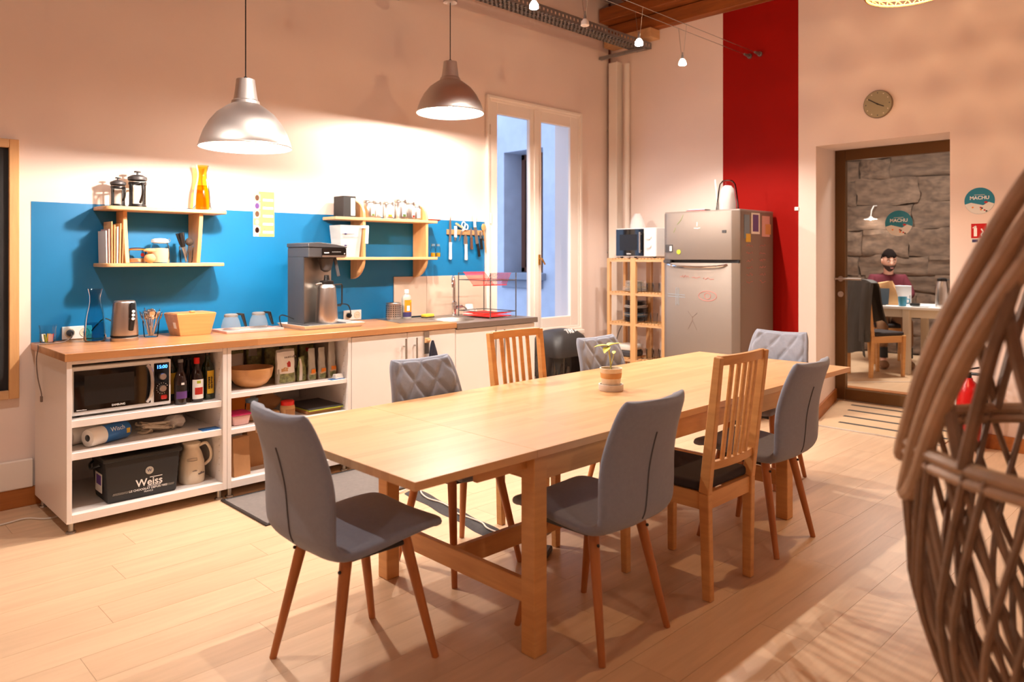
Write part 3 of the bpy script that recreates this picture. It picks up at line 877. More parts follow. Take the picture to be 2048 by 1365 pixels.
# ================================================================ PLANT ON THE TABLE
x, y = onZ(1222, 781, 0.735)
t = thing('potted_plant', 'small yellow-green seedling in a painted pot on the table', 'plant', (x, y, 0.735))
MB().lathe([(0.0,0.0),(0.058,0.0),(0.062,0.006),(0.062,0.032),(0.056,0.032),(0.054,0.010),(0.0,0.010)], seg=28).build('saucer', 'saucer', t)
pot = MB().lathe([(0.0,0.012),(0.042,0.012),(0.046,0.03),(0.055,0.108),(0.057,0.112),(0.051,0.112),(0.045,0.05),(0.0,0.05)], seg=28).build('pot', 'pot_a', t)
MB().lathe([(0.0495,0.062),(0.0515,0.064),(0.0545,0.088),(0.0535,0.090)], seg=28).build('painted_band', 'pot_b', pot)
MB().lathe([(0.0425,0.014),(0.0452,0.015),(0.0468,0.026),(0.0450,0.028)], seg=28).build('painted_band', 'plate_blue', pot)
MB().lathe([(0,0.098),(0.049,0.098),(0.049,0.09),(0.0,0.09)], seg=20).build('soil', 'soil', t)
MB().tube(catmull([(0,0,0.095),(-0.004,0.0,0.14),(-0.012,0.002,0.19),(-0.022,0,0.225)], 5), 0.004, 8).tube(catmull([(0.0,0,0.12),(0.016,0.0,0.16),(0.022,0,0.18)],4), 0.0025, 6).build('stem', 'plant_stem', t)
def leaf(L, Wd, curl=0.25):
    b = MB()
    def fn(u, v):
        w = Wd*math.sin(PI*min(1, 0.06+u*0.94))**0.75*(1-0.25*u)
        x = u*L; y = (v*2-1)*w
        return Vector((x, y, -curl*L*u*u + 0.25*abs(y)))
    return b.grid(fn, 10, 6)
for (ax, az, px_, pz, Ls, Wd) in ((0.2, 0.35, -0.022, 0.222, 0.075, 0.022), (2.4, 0.15, -0.022, 0.224, 0.072, 0.022), (3.5, -0.1, -0.02, 0.218, 0.07, 0.02), (5.2, 0.5, -0.02, 0.222, 0.065, 0.019), (0.6, 0.5, 0.022, 0.18, 0.04, 0.011)):
    l = leaf(Ls, Wd)
    mm = Matrix.Translation((px_, 0, pz)) @ Matrix.Rotation(ax, 4, 'Z') @ Matrix.Rotation(-az, 4, 'Y')
    l.bm.transform(mm)
    l.build('leaf', 'plant', t, thick=0.0008)
# ================================================================ KITCHEN UNITS
CF, CB = 4.205, 4.865            # cabinet front / back planes
CT = 0.917                       # worktop height
def open_unit(x0, x1, shelves, label):
    t = thing('open_cabinet', label, 'cabinet', (x0, CF, 0), 0, 'white open shelf units')
    wd = x1-x0; dp = CB-CF; zb, zt = 0.058, 0.876
    pt = 0.024
    for xx in (0, wd-pt):
        MB().box(xx, xx+pt, 0, dp, zb, zt).build('side_panel', 'white_lac', t, bevel=0.0012)
    MB().box(pt, wd-pt, 0, dp-0.01, zb, zb+0.042).build('bottom_panel', 'white_lac', t, bevel=0.0012)
    MB().box(pt, wd-pt, dp-0.012, dp-0.002, zb+0.042, zt).build('back_panel', 'white_lac', t)
    MB().box(pt, wd-pt, 0.004, 0.07, zt-0.018, zt).build('top_rail', 'white_lac', t)
    for (za, zc) in shelves:
        MB().box(pt+0.001, wd-pt-0.001, 0.012, dp-0.014, za, zc).build('shelf', 'white_lac', t, bevel=0.0012)
    for (lx, ly) in ((0.03, 0.045), (wd-0.03, 0.045), (0.03, dp-0.06), (wd-0.03, dp-0.06)):
        MB().cyl((lx, ly, 0.008), (lx, ly, zb), 0.013).cyl((lx, ly, 0), (lx, ly, 0.008), 0.025, 0.022).build('leg', 'steel_rough', t)
    # shelf-pin holes
    h = MB()
    for yy in (0.05, dp-0.10):
        for i in range(18): h.cyl((pt+0.0002, yy, 0.16+i*0.037), (pt+0.0008, yy, 0.16+i*0.037), 0.0028, seg=6).cyl((wd-pt-0.0008, yy, 0.16+i*0.037), (wd-pt-0.0002, yy, 0.16+i*0.037), 0.0028, seg=6)
    h.build('pin_holes', 'mid_grey', t)
    return t
open_unit(1.005, 1.822, ((0.537, 0.573), (0.372, 0.408)), 'white open cabinet holding the microwave and the black box')
open_unit(1.824, 2.652, ((0.577, 0.605), (0.367, 0.396)), 'white open cabinet holding food bags and a wooden bowl')
def door_unit(x0, x1, zt, split, label, hz, htop):
    t = thing('door_cabinet', label, 'cabinet', (x0, CF+0.02, 0), 0, 'white cabinets with doors')
    wd = x1-x0; dp = CB-CF-0.02
    MB().box(0, 0.018, 0, dp, 0.058, zt).box(wd-0.018, wd, 0, dp, 0.058, zt).box(0.018, wd-0.018, 0, dp, 0.058, 0.076).box(0.018, wd-0.018, dp-0.01, dp, 0.076, zt).build('body', 'white_lac', t)
    for (a, b_, hx) in ((0.001, split-x0-0.0015, split-x0-0.034), (split-x0+0.0015, wd-0.001, split-x0+0.060)):
        d = MB().box(a, b_, -0.020, -0.001, 0.064, zt-0.004).build('door', 'white_lac', t, bevel=0.002)
        h = MB().cyl((hx, -0.052, htop-hz), (hx, -0.052, htop), 0.0065)
        for z in (htop-0.055, htop-hz+0.055): h.cyl((hx, -0.052, z), (hx, -0.020, z), 0.005)
        h.build('handle', 'steel_rough', d)
    for (lx, ly) in ((0.03, 0.045), (wd-0.03, 0.045), (0.03, dp-0.06), (wd-0.03, dp-0.06)):
        MB().cyl((lx, ly, 0), (lx, ly, 0.058), 0.015).build('leg', 'steel_rough', t)
    return t
door_unit(2.655, 3.545, 0.876, 3.105, 'white two-door cabinet under the wooden worktop', 0.30, 0.835)
door_unit(3.548, 4.395, 0.866, 3.960, 'white two-door sink cabinet next to the window', 0.27, 0.835)

o = tag(MB().box(-0.008, 2.545, -0.018, 0.692, -0.040, 0.0).build('worktop', 'counter_wood', bevel=0.002), 'oiled wooden worktop of glued staves along the blue wall', 'worktop')
o.location = (1.0, 4.205, CT)
# grey steel sheet lying on the worktop beside the sink
o = tag(MB().hexa([(0.02,0.20,0),(0.36,0.12,0),(0.36,0.66,0),(0.12,0.66,0)], [(0.02,0.20,0.003),(0.36,0.12,0.003),(0.36,0.66,0.003),(0.12,0.66,0.003)]).build('steel_sheet', 'steel_rough'), 'flat grey metal sheet on the worktop left of the sink', 'metal sheet')
o.location = (3.17, 4.21, CT+0.0004)
# steel sink with one bowl
t = thing('steel_sink', 'stainless steel sink top with a round bowl and drainer', 'sink', (3.548, 4.19, 0.868))
wS, dS = 0.865, 0.69
bx_, by_, br_ = 0.215, 0.33, 0.19
b = MB(); bm = b.bm
N = 32
ring = [bm.verts.new((bx_+br_*math.cos(2*PI*k/N), by_+br_*math.sin(2*PI*k/N), 0.040)) for k in range(N)]
outer = []
for k in range(N):
    c_, s_ = math.cos(2*PI*k/N), math.sin(2*PI*k/N)
    tx = ((wS-bx_) if c_ > 0 else bx_)/max(1e-6, abs(c_)); ty = ((dS-by_) if s_ > 0 else by_)/max(1e-6, abs(s_))
    tt = min(tx, ty)
    outer.append(bm.verts.new((bx_+tt*c_, by_+tt*s_, 0.040)))
for k in range(N): bm.faces.new((ring[k], ring[(k+1)%N], outer[(k+1)%N], outer[k]))
for (cx_, cy_) in ((0,0),(wS,0),(wS,dS),(0,dS)):
    cand = sorted(outer, key=lambda v: (v.co.x-cx_)**2+(v.co.y-cy_)**2)[:1][0]
    cand.co.x, cand.co.y = cx_, cy_
b.build('drainer_top', 'sink_steel', t, smooth=0, thick=0.001)
MB().lathe([(br_,0.040),(br_-0.012,0.030),(br_-0.03,-0.11),(br_-0.06,-0.13),(0.0,-0.134)], c=(bx_,by_,0), seg=32).build('bowl', 'sink_steel', t, smooth=60)
MB().box(0, wS, -0.002, 0.004, 0.0, 0.041).box(0.004, wS, 0, dS, 0.0, 0.004).build('front_edge', 'sink_steel', t)
for i in range(5):
    MB().box(0.47, 0.82, 0.16+i*0.09, 0.166+i*0.09, 0.0405, 0.0435).build('drainer_rib', 'steel', t)
SINKZ = 0.909

# ---------------------------------------------------------------- microwave in the left unit
mwx, _ = onY(142, 800, 4.27)
t = thing('microwave_oven', 'large black and white microwave oven inside the open cabinet', 'microwave', (mwx, 4.27, 0.573))
w_, h_, d_ = 0.492, 0.262, 0.40
MB().box(0, w_, 0.012, d_, 0.012, h_).build('case', 'white_plastic', t, bevel=0.006)
MB().box(0.0, w_, 0.0, 0.012, 0.012, h_-0.0).build('front_frame', 'white_plastic', t, bevel=0.004)
d = MB().box(0.012, 0.385, -0.004, 0.001, 0.032, h_-0.020).build('door', 'black_gloss', t, bevel=0.002)
MB().box(0.06, 0.30, -0.0046, -0.004, 0.06, h_-0.05).build('door_window', 'black', d)
MB().tube(catmull([(0.366,-0.004,0.042),(0.378,-0.024,0.075),(0.384,-0.03,0.14),(0.380,-0.024,0.205),(0.368,-0.004,0.238)], 5), 0.010, 8).build('handle', 'steel', d)
pn = MB().box(0.402, w_-0.010, -0.003, 0.001, 0.030, h_-0.018).build('control_panel', 'black_gloss', t, bevel=0.002)
text('15:00', 0.026, 'screen_blue', pn, (0.443, -0.0036, 0.222), name='clock_digits', bold=0.0004)
for kz, rr_ in ((0.170, 0.019), (0.104, 0.019)):
    MB().lathe([(0,0.016),(rr_*0.86,0.016),(rr_,0.011),(rr_,0.0),(0,0.0)], m=Matrix.Translation((0.445,-0.003,kz)) @ Matrix.Rotation(PI/2,4,'X')).build('knob', 'steel', pn)
dots = MB()
for i in range(12):
    a = PI*0.15 + i*0.42
    dots.box(0.445+0.029*math.cos(a)-0.0015, 0.445+0.029*math.cos(a)+0.0015, -0.0036, -0.003, 0.104+0.029*math.sin(a)-0.0015, 0.104+0.029*math.sin(a)+0.0015)
dots.build('dial_marks', 'white', pn)
MB().box(0.437, 0.469, -0.005, -0.003, 0.044, 0.066).build('start_button', 'label_red', pn, bevel=0.004)
text('SAMSUNG', 0.0145, 'white', d, (0.222, -0.0052, 0.046), bold=0.0003)
fine_print(d, 0.024, 0.07, -0.0048, 0.040, 0.005, 'white', seed=2)
for lx in (0.04, w_-0.04):
    for ly in (0.05, d_-0.05): MB().cyl((lx,ly,0),(lx,ly,0.013),0.014).build('foot', 'black', t)
# glass turntable dish lying on the microwave
o = tag(MB().lathe([(0,0.0),(0.12,0.0),(0.16,0.014),(0.162,0.016),(0.12,0.005),(0,0.005)], seg=30).build('round_dish', 'dark_grey'), 'dark round dish lying on top of the large microwave', 'dish'); o.location = (mwx+0.22, 4.46, 0.8355)

def bottle(name, label, loc, prof, body, cap=None, capz=None, capr=0.014, lab=None, labz=None, labr=None, group=None):
    t = thing(name, label, 'bottle', loc, 0, group)
    MB().lathe(prof, seg=24).build('glass_body', body, t, smooth=50)
    if cap: MB().lathe([(0,capz[0]),(capr,capz[0]),(capr,capz[1]-0.002),(capr*0.9,capz[1]),(0,capz[1])], seg=18).build('cap', cap, t)
    return t
def band(t, mt, r, z0, z1, a0=-2.6, a1=-0.55, name='label'):
    return MB().lathe([(r,z0),(r,z1)], seg=14, a0=a0, a1=a1).build(name, mt, t, smooth=60)
zs = 0.573
x, _ = onY(361, 800, 4.28)
t = bottle('sauce_bottle', 'dark bottle with a purple and black label beside the microwave', (x, 4.28, zs), [(0,0),(0.032,0),(0.034,0.01),(0.034,0.14),(0.028,0.165),(0.015,0.195),(0.013,0.225),(0.013,0.235),(0,0.235)], 'vinegar', 'mid_grey', (0.235, 0.252), 0.014)
band(t, 'purple', 0.0345, 0.035, 0.075); band(t, 'black', 0.0346, 0.075, 0.11); band(t, 'white', 0.0347, 0.112, 0.124, -1.8, -1.3)
x, _ = onY(399, 800, 4.29); x -= 0.016
t = bottle('sauce_bottle', 'dark bottle with a red cap and a white and red label', (x, 4.29, zs), [(0,0),(0.034,0),(0.036,0.01),(0.036,0.135),(0.028,0.17),(0.015,0.20),(0.014,0.225),(0,0.225)], 'vinegar', 'red_plastic', (0.218, 0.252), 0.016)
band(t, 'white', 0.0365, 0.02, 0.13); band(t, 'label_red', 0.0368, 0.045, 0.085, -2.2, -0.9); band(t, 'lime', 0.0368, 0.108, 0.124, -1.9, -1.3)
x = 1.760
t = bottle('oil_bottle', 'tall green oil bottle with a yellow label by the cabinet side', (x, 4.33, zs), [(0,0),(0.034,0),(0.036,0.01),(0.036,0.17),(0.030,0.20),(0.014,0.225),(0.012,0.262),(0,0.262)], 'oil_dark', 'black_soft', (0.255, 0.285), 0.0135)
band(t, 'yellow', 0.0366, 0.035, 0.168, -2.0, -0.7)
fine_print(t, 0.065, 0.135, -0.0376, -0.004, 0.013, 'black', seed=3, vertical=True)
fine_print(t, 0.065, 0.135, -0.0374, 0.010, 0.010, 'black', seed=5, vertical=True)
x, _ = onY(346, 800, 4.40)
t = bottle('oil_bottle', 'dark tall bottle with a yellow label partly behind the purple-label bottle', (x, 4.44, zs), [(0,0),(0.034,0),(0.036,0.01),(0.036,0.17),(0.030,0.20),(0.014,0.235),(0.012,0.27),(0,0.27)], 'oil_dark', 'black', (0.265, 0.29), 0.014)
band(t, 'yellow', 0.0366, 0.04, 0.16)
x, _ = onY(378, 800, 4.46)
bottle('sauce_bottle', 'brown unlabelled bottle standing behind the sauce bottles', (x, 4.47, zs), [(0,0),(0.034,0),(0.036,0.01),(0.036,0.13),(0.015,0.19),(0.014,0.22),(0,0.22)], 'vinegar', 'dark_grey', (0.22, 0.235))

# kitchen rolls
x, _ = onY(178, 888, 4.31); zs2 = 0.408
t = thing('kitchen_roll_pack', 'kitchen paper roll in blue printed wrapper on the middle shelf', 'kitchen roll', (x-0.01, 4.30, zs2+0.048), 0.42)
R_ = 0.047
mm = Matrix.Rotation(PI/2, 4, 'Y')
MB().lathe([(0.018,0.0),(R_*0.93,-0.0),(R_,0.008),(R_,0.10)], seg=26, m=mm).build('paper_roll', 'paper', t, smooth=50)
MB().lathe([(R_+0.0006,0.085),(R_+0.0008,0.225),(R_*0.9,0.235),(0.012,0.238)], seg=26, m=mm).build('wrapper', 'blue_print', t, smooth=50)
MB().lathe([(0.018,0.0),(0.018,0.05),(0.0,0.05)], seg=18, m=mm).build('core', 'mid_grey', t)
text('Wisch', 0.034, 'white', t, (0.148, -0.041, 0.024), rot=(PI/2-0.52, 0, 0), shear=0.2)
MB().box(0.20, 0.222, -0.0475, -0.0465, -0.012, 0.014).build('printed_mark', 'yellow', t)
o = thing('kitchen_roll', 'second white kitchen paper roll lying behind the blue-wrapped one', 'kitchen roll', (x-0.075, 4.40, zs2+0.048), 0.42)
MB().lathe([(0.018,0.0),(R_*0.93,0.0),(R_,0.008),(R_,0.23),(0.018,0.232)], seg=26, m=mm).build('paper_roll', 'paper', o, smooth=50)
MB().lathe([(0.018,0.0),(0.018,0.05),(0.0,0.05)], seg=18, m=mm).build('core', 'mid_grey', o)
# crumpled plastic bag with string
rg = random.Random(11)
x, _ = onY(310, 860, 4.45)
t = thing('crumpled_bag', 'crumpled translucent plastic bag with tangled string on the middle shelf', 'plastic bag', (x, 4.42, zs2))
b = MB()
for i in range(7):
    pts = [(rg.uniform(-0.10,0.10), rg.uniform(-0.06,0.06), rg.uniform(0.008,0.055)) for _ in range(6)]
    b.tube(catmull(pts, 5), 0.006, 6)
b.build('string', 'cream', t)
b = MB(); b.ball((0.11,0.02,0.040), (0.055,0.05,0.036), 14, 9)
for v in b.bm.verts: v.co += Vector(noise.noise_vector(v.co*38))*0.012; v.co.z = max(0.002, v.co.z)
b.build('bag', 'plate_white', t, smooth=20)
x, _ = onY(432, 866, 4.24)
o = tag(MB().box(-0.05, 0.05, 0, 0.07, 0, 0.004).build('blue_folder', 'blue_print'), 'thin blue booklet at the edge of the middle shelf', 'booklet'); o.location = (1.745, 4.235, zs2)

# black Weiss box on the bottom shelf
x0_, _ = onY(210, 1000, 4.26); x1_, _ = onY(357, 990, 4.26)
wb = x1_-x0_
t = thing('storage_box', 'black Weiss chocolate box with white lettering on the bottom shelf', 'box', (x0_, 4.245, 0.100))
hB = 0.232
MB().hexa([(0.012,0.01,0),(wb-0.012,0.01,0),(wb-0.012,0.23,0),(0.012,0.23,0)], [(-0.006,0,hB),(wb+0.006,0,hB),(wb+0.006,0.245,hB),(-0.006,0.245,hB)]).build('body', 'black_soft', t, bevel=0.012, bseg=2)
MB().box(-0.014, wb+0.014, -0.006, 0.25, hB-0.012, hB+0.008).build('lid_rim', 'black', t, bevel=0.004)
MB().tube(catmull([(-0.012,0.06,hB-0.03),(-0.034,0.08,hB-0.04),(-0.04,0.12,hB-0.055),(-0.034,0.16,hB-0.04),(-0.012,0.18,hB-0.03)],4), 0.006, 8).build('carry_handle', 'black', t)
tl = -0.042  # front leans: lettering sits just proud of the front
def on_front(xx, zz): return (xx, 0.010 - 0.010*zz/hB - 0.0012, zz)
MB().lathe([(0,0.001),(0.021,0.001),(0.021,0.0)], seg=24, m=Matrix.Translation(on_front(wb*0.58, 0.142)) @ Matrix.Rotation(PI/2,4,'X')).build('round_emblem', 'bag_grey', t)
text('W', 0.024, 'navy', t, (wb*0.58, on_front(0,0.142)[1]-0.0015, 0.142), name='emblem_letter')
text('Weiss', 0.055, 'white', t, on_front(wb*0.58, 0.079), bold=0.0008)
MB().box(wb*0.585, wb*0.585+0.065, on_front(0,0.106)[1]-0.0004, on_front(0,0.106)[1]+0.0004, 0.102, 0.1055).build('printed_line', 'white', t)
MB().box(wb*0.585-0.012, wb*0.585+0.058, on_front(0,0.058)[1]-0.0004, on_front(0,0.058)[1]+0.0004, 0.0555, 0.0585).build('printed_line', 'white', t)
text('LE CHOCOLAT DEPUIS 1882', 0.0155, 'white', t, on_front(wb*0.57, 0.045), bold=0.0003)
text('FRANCE', 0.0125, 'white', t, on_front(wb*0.57, 0.030))
ck = MB()
for i in range(14):
    for j in range(2):
        for side in (0, 1):
            xx = (0.035 + i*0.0065) if side == 0 else (wb-0.118 + i*0.0065)
            xx += 0.003 if j else 0
            ck.box(xx, xx+0.003, on_front(0,0.045)[1]-0.0004, on_front(0,0.045)[1]+0.0003, 0.040+j*0.006, 0.044+j*0.006)
ck.build('checker_pattern', 'bag_grey', t, smooth=0)
MB().box(-0.0035, -0.0015, 0.06, 0.17, 0.05, 0.15).build('side_label', 'plate_white', t)
MB().box(-0.0045, -0.003, 0.07, 0.15, 0.09, 0.14).build('side_print', 'purple', t)
# cream thermos jug
x, _ = onY(386, 950, 4.36); x -= 0.008
t = thing('coffee_jug', 'cream insulated coffee jug with a printed pattern on the bottom shelf', 'jug', (x, 4.36, 0.100))
MB().lathe([(0,0),(0.066,0),(0.070,0.008),(0.072,0.05),(0.068,0.12),(0.054,0.17),(0.042,0.195),(0.045,0.215),(0.050,0.225),(0.038,0.232),(0,0.236)], seg=30).build('body', 'cream', t, smooth=60)
MB().tube(catmull([(0.040,-0.010,0.205),(0.075,-0.02,0.215),(0.100,-0.025,0.17),(0.098,-0.025,0.12),(0.066,-0.018,0.09)],5), 0.0085, 8).build('handle', 'cream', t)
fine_print(t, -0.022, 0.004, -0.0725, 0.078, 0.008, 'marker_black', seed=4)
text('coffee', 0.017, 'marker_black', t, (0.028, -0.071, 0.06), rot=(PI/2,-0.1,0.35), ext=0.003)
MB().tube([(-0.045,-0.0535,0.145),(-0.02,-0.063,0.15),(0.006,-0.064,0.147),(0.006,-0.0655,0.135),(-0.02,-0.065,0.133),(-0.045,-0.056,0.136)], 0.0012, 5, closed=True).build('printed_cup', 'marker_black', t)

# ---------------------------------------------------------------- second unit
z1s = 0.605
x, _ = onY(500, 760, 4.40)
o = tag(MB().lathe([(0,0),(0.06,0.0),(0.095,0.022),(0.122,0.06),(0.131,0.105),(0.133,0.118),(0.127,0.118),(0.118,0.065),(0.09,0.03),(0.055,0.012),(0,0.012)], seg=36).build('wooden_bowl', 'bamboo', smooth=50), 'turned wooden salad bowl beside the food bags', 'bowl'); o.location = (x-0.005, 4.375, z1s)
def food_bag(loc, wd, h, d, label, body, rz, lean=0.0, panel=None, text_=None, grp='foil food bags on the cabinet shelf', base_band=None):
    t = thing('food_bag', label, 'bag', loc, rz, grp)
    b = MB()
    def prof(u, v):
        # v height 0..1; pillow pouch, gusseted foot, pinched top
        th = d*(0.5*(1-v)**0.6 + 0.5*math.sin(PI*min(1, v*1.1))*0.45)
        if v > 0.92: th *= max(0.06, (1-v)/0.08)
        wv = wd*(1.0 - 0.06*math.sin(PI*v) - (0.10 if v > 0.9 else 0)*(v-0.9)*10*0.5)
        a = 2*PI*u
        ca, sa = math.cos(a), math.sin(a)
        x = wv/2*math.copysign(abs(ca)**0.5, ca); y = th/2*math.copysign(abs(sa)**0.8, sa)
        p = Vector((x, y + lean*v*h, v*h))
        return p + Vector(noise.noise_vector(p*22 + Vector(loc)*5))*0.006*(1 if v > 0.02 else 0)
    b.grid(prof, 24, 12)
    bmesh.ops.remove_doubles(b.bm, verts=b.bm.verts[:], dist=0.0005)
    for v in b.bm.verts: v.co.z = max(0, v.co.z)
    b.build('pouch', body, t, smooth=45)
    if panel:
        for (mt, xa, xb, za, zb_) in panel:
            pb = MB()
            def fn(u, v, xa=xa, xb=xb, za=za, zb_=zb_):
                xx = wd*(xa+(xb-xa)*u); zz = h*(za+(zb_-za)*v); vv = zz/h
                th = d*(0.5*(1-vv)**0.6 + 0.5*math.sin(PI*min(1, vv*1.1))*0.45)
                yy = -th/2*max(0.05, 1-abs(xx/(wd*0.47))**3)**0.5
                p = Vector((xx, yy + lean*vv*h, zz))
                return p + Vector(noise.noise_vector(p*22 + Vector(loc)*5))*0.006 + Vector((0,-0.006,0))
            pb.grid(fn, 8, 8); pb.build('printed_panel', mt, t, smooth=60, thick=0.0006)
    if text_: fine_print(t, -wd*0.28, wd*0.3, -d*0.5-0.004, h*0.80, wd*0.11, 'marker_black', seed=7)
    return t
def bx(u, Y): return onY(u, 760, Y)[0]
food_bag((bx(570,4.34), 4.34, z1s), 0.142, 0.215, 0.10, 'white printed food bag with a leafy green foot, next to the wooden bowl', 'bag_grey', 0.12, panel=[('paper', -0.46, 0.46, 0.30, 0.93), ('bag_leaf', -0.46, 0.46, 0.03, 0.30), ('label_red', -0.05, 0.12, 0.50, 0.66), ('kraft_light', -0.32, 0.02, 0.36, 0.48)], text_='Soka')
food_bag((bx(603,4.34), 4.34, z1s), 0.075, 0.155, 0.07, 'narrow leaf-patterned food bag right of the white printed bag', 'bag_leaf', 0.5, panel=[('plate_white', -0.48, -0.3, 0.05, 0.95)])
for u, Y, lab in ((625, 4.33, 'grey foil bag with an orange print, first of three standing in a row'), (647, 4.33, 'grey foil bag with an orange print, middle one of three standing in a row'), (667, 4.325, 'grey foil bag with an orange print, by the cabinet side wall')):
    food_bag(({625: 2.434, 647: 2.506, 667: 2.577}[u], Y, z1s+0.0005), 0.060, 0.205 + (0.03 if u == 667 else 0), 0.055, lab, 'bag_grey', 0.25, panel=[('bag_leaf', -0.46, 0.46, 0.03, 0.20), ('orange', -0.30, 0.30, 0.22, 0.34), ('flour', -0.4, 0.4, 0.18, 0.24)])
for u, Y, h, rz, lab, pan in ((474, 4.50, 0.25, 0.1, 'leafy dark food bag at the back behind the wooden bowl', None),
                          (510, 4.52, 0.255, -0.1, 'grey food bag with white band behind the wooden bowl', [('plate_white', -0.45, 0.45, 0.42, 0.72)]),
                          (548, 4.50, 0.262, 0.2, 'leafy food bag at the back above the white printed bag', [('bag_grey', -0.4, 0.1, 0.6, 0.85)]),
                          (583, 4.47, 0.262, 0.3, 'bulky leafy food bag in the middle of the back row', None),
                          (613, 4.46, 0.262, 0.1, 'leafy food bag in the back row above the grey foil bags', [('bag_grey', -0.4, 0.4, 0.2, 0.45)]),
                          (636, 4.47, 0.262, 0.2, 'leafy food bag with a red mark in the back corner of the shelf', [('label_red', -0.2, 0.1, 0.6, 0.7)])):
    food_bag((1.915 + 0.125*{474: 0, 510: 1, 548: 2, 583: 3, 613: 4, 636: 5}[u], 4.59, z1s+0.0005), 0.110, h, 0.09, lab, 'bag_leaf', rz*0.2, panel=pan)
x = bx(684, 4.28)
o = thing('paper_stack', 'small stack of white cards on a blue sheet at the shelf edge', 'papers', (2.566, 4.252, z1s), 0.1)
MB().box(-0.05,0.05,-0.028,0.02,0,0.003).build('blue_sheet', 'blue_print', o)
for i in range(3): MB().box(-0.02+i*0.004,0.045,-0.023+i*0.006,0.018,0.0035+i*0.009,0.012+i*0.009).build('card_pack', 'paper', o, bevel=0.001)
# middle shelf
z2s = 0.396
x = bx(480, 4.30)
t = thing('food_container', 'clear plastic food container with a magenta lid', 'container', (x, 4.33, z2s))
MB().hexa([(-0.045,-0.05,0),(0.045,-0.05,0),(0.045,0.05,0),(-0.045,0.05,0)], [(-0.056,-0.06,0.062),(0.056,-0.06,0.062),(0.056,0.06,0.062),(-0.056,0.06,0.062)]).build('tub', 'clear_pink', t, bevel=0.006)
MB().box(-0.062,0.062,-0.066,0.066,0.062,0.074).build('lid', 'pink_plastic', t, bevel=0.005)
x = bx(505, 4.36)
t = thing('storage_jar', 'clear glass jar with a checked cloth lid behind the pink container', 'jar', (x, 4.37, z2s))
MB().lathe([(0,0.001),(0.038,0.001),(0.04,0.01),(0.04,0.10),(0.034,0.115)], seg=24).build('glass_body', 'clear_glass', t)
MB().lathe([(0,0.004),(0.036,0.004),(0.037,0.06),(0,0.062)], seg=20).build('contents', 'flour', t)
MB().lathe([(0.037,0.112),(0.038,0.134),(0.0,0.137)], seg=24).build('lid', 'plate_blue', t)
x = bx(478, 4.56)
o = tag(MB().box(-0.06,0.06,-0.05,0.05,0,0.14).build('cardboard_box', 'orange', bevel=0.002), 'orange-brown box at the back of the middle shelf', 'box'); o.location = (x, 4.58, z2s)
x = bx(575, 4.33)
t = thing('snack_tub', 'small kraft tub with a bright red screw lid', 'tub', (x, 4.33, z2s))
MB().lathe([(0,0),(0.042,0),(0.045,0.006),(0.046,0.055),(0.043,0.07),(0.038,0.074)], seg=26).build('body', 'kraft_light', t, smooth=50)
MB().lathe([(0.0405,0.070),(0.0415,0.074),(0.0415,0.094),(0.038,0.098),(0,0.098)], seg=26).build('lid', 'red_plastic', t, smooth=40)
band(t, 'kraft', 0.0464, 0.012, 0.050, -2.3, -0.9)
x = bx(556, 4.36)
o = tag(MB().box(-0.045,0.03,-0.03,0.03,0,0.042).build('small_box', 'kraft_light', bevel=0.002), 'small low cardboard box beside the red-lidded tub', 'box'); o.location = (x-0.033, 4.36, z2s)
x = bx(545, 4.5)
t = thing('paper_food_bag', 'rolled brown patterned food bag lying at the back of the shelf', 'bag', (2.237, 4.57, z2s), 0.1)
b = MB(); b.ball((0,0,0.06), (0.102,0.065,0.06), 18, 10)
for v in b.bm.verts: v.co += Vector(noise.noise_vector(v.co*16))*0.018; v.co.z = max(0.001, v.co.z)
b.build('pouch', 'kraft', t, smooth=30)
x0_ = bx(602, 4.3); 
t = thing('document_folder', 'dark grey folder with a lime edge lying flat on the shelf', 'folder', (2.49, 4.42, z2s), 0.0)
MB().box(-0.122,0.125,-0.15,0.16,0,0.022).build('tray', 'kraft', t, bevel=0.004)
MB().box(-0.118,0.130,-0.17,0.15,0.0215,0.0285).build('lime_sheet', 'lime', t)
MB().box(-0.117,0.129,-0.168,0.15,0.0284,0.036).build('dark_cover', 'dark_grey', t)
# bottom shelf: paper bags
for (u, Y, wd, dd, h, lab) in ((478, 4.30, 0.105, 0.075, 0.225, 'upright kraft paper bag on the bottom shelf near the front'), (505, 4.44, 0.105, 0.08, 0.235, 'upright kraft paper bag behind the front paper bag'), (540, 4.52, 0.10, 0.08, 0.21, 'kraft paper bag furthest back on the bottom shelf')):
    t = thing('paper_bag', lab, 'bag', (onY(u, 930, Y)[0], Y, 0.100), 0.1, 'kraft paper bags on the bottom shelf')
    b = MB(); b.hexa([(-wd/2,-dd/2,0),(wd/2,-dd/2,0),(wd/2,dd/2,0),(-wd/2,dd/2,0)], [(-wd/2,-dd*0.3,h),(wd/2,-dd*0.3,h),(wd/2,dd*0.3,h),(-wd/2,dd*0.3,h)])
    bmesh.ops.subdivide_edges(b.bm, edges=b.bm.edges[:], cuts=4, use_grid_fill=True)
    for v in b.bm.verts:
        if v.co.z > 0.004: v.co += Vector(noise.noise_vector(v.co*20+Vector((u,0,0))))*0.007
    b.build('bag_body', 'kraft', t, smooth=15)
x, _ = onY(722, 930, 4.3)
o = tag(MB().box(-0.09,0.09,-0.06,0.09,0,0.012).build('magazine', 'paper'), 'white magazine on the bottom shelf corner', 'magazine'); o.location = (2.52, 4.31, 0.100)
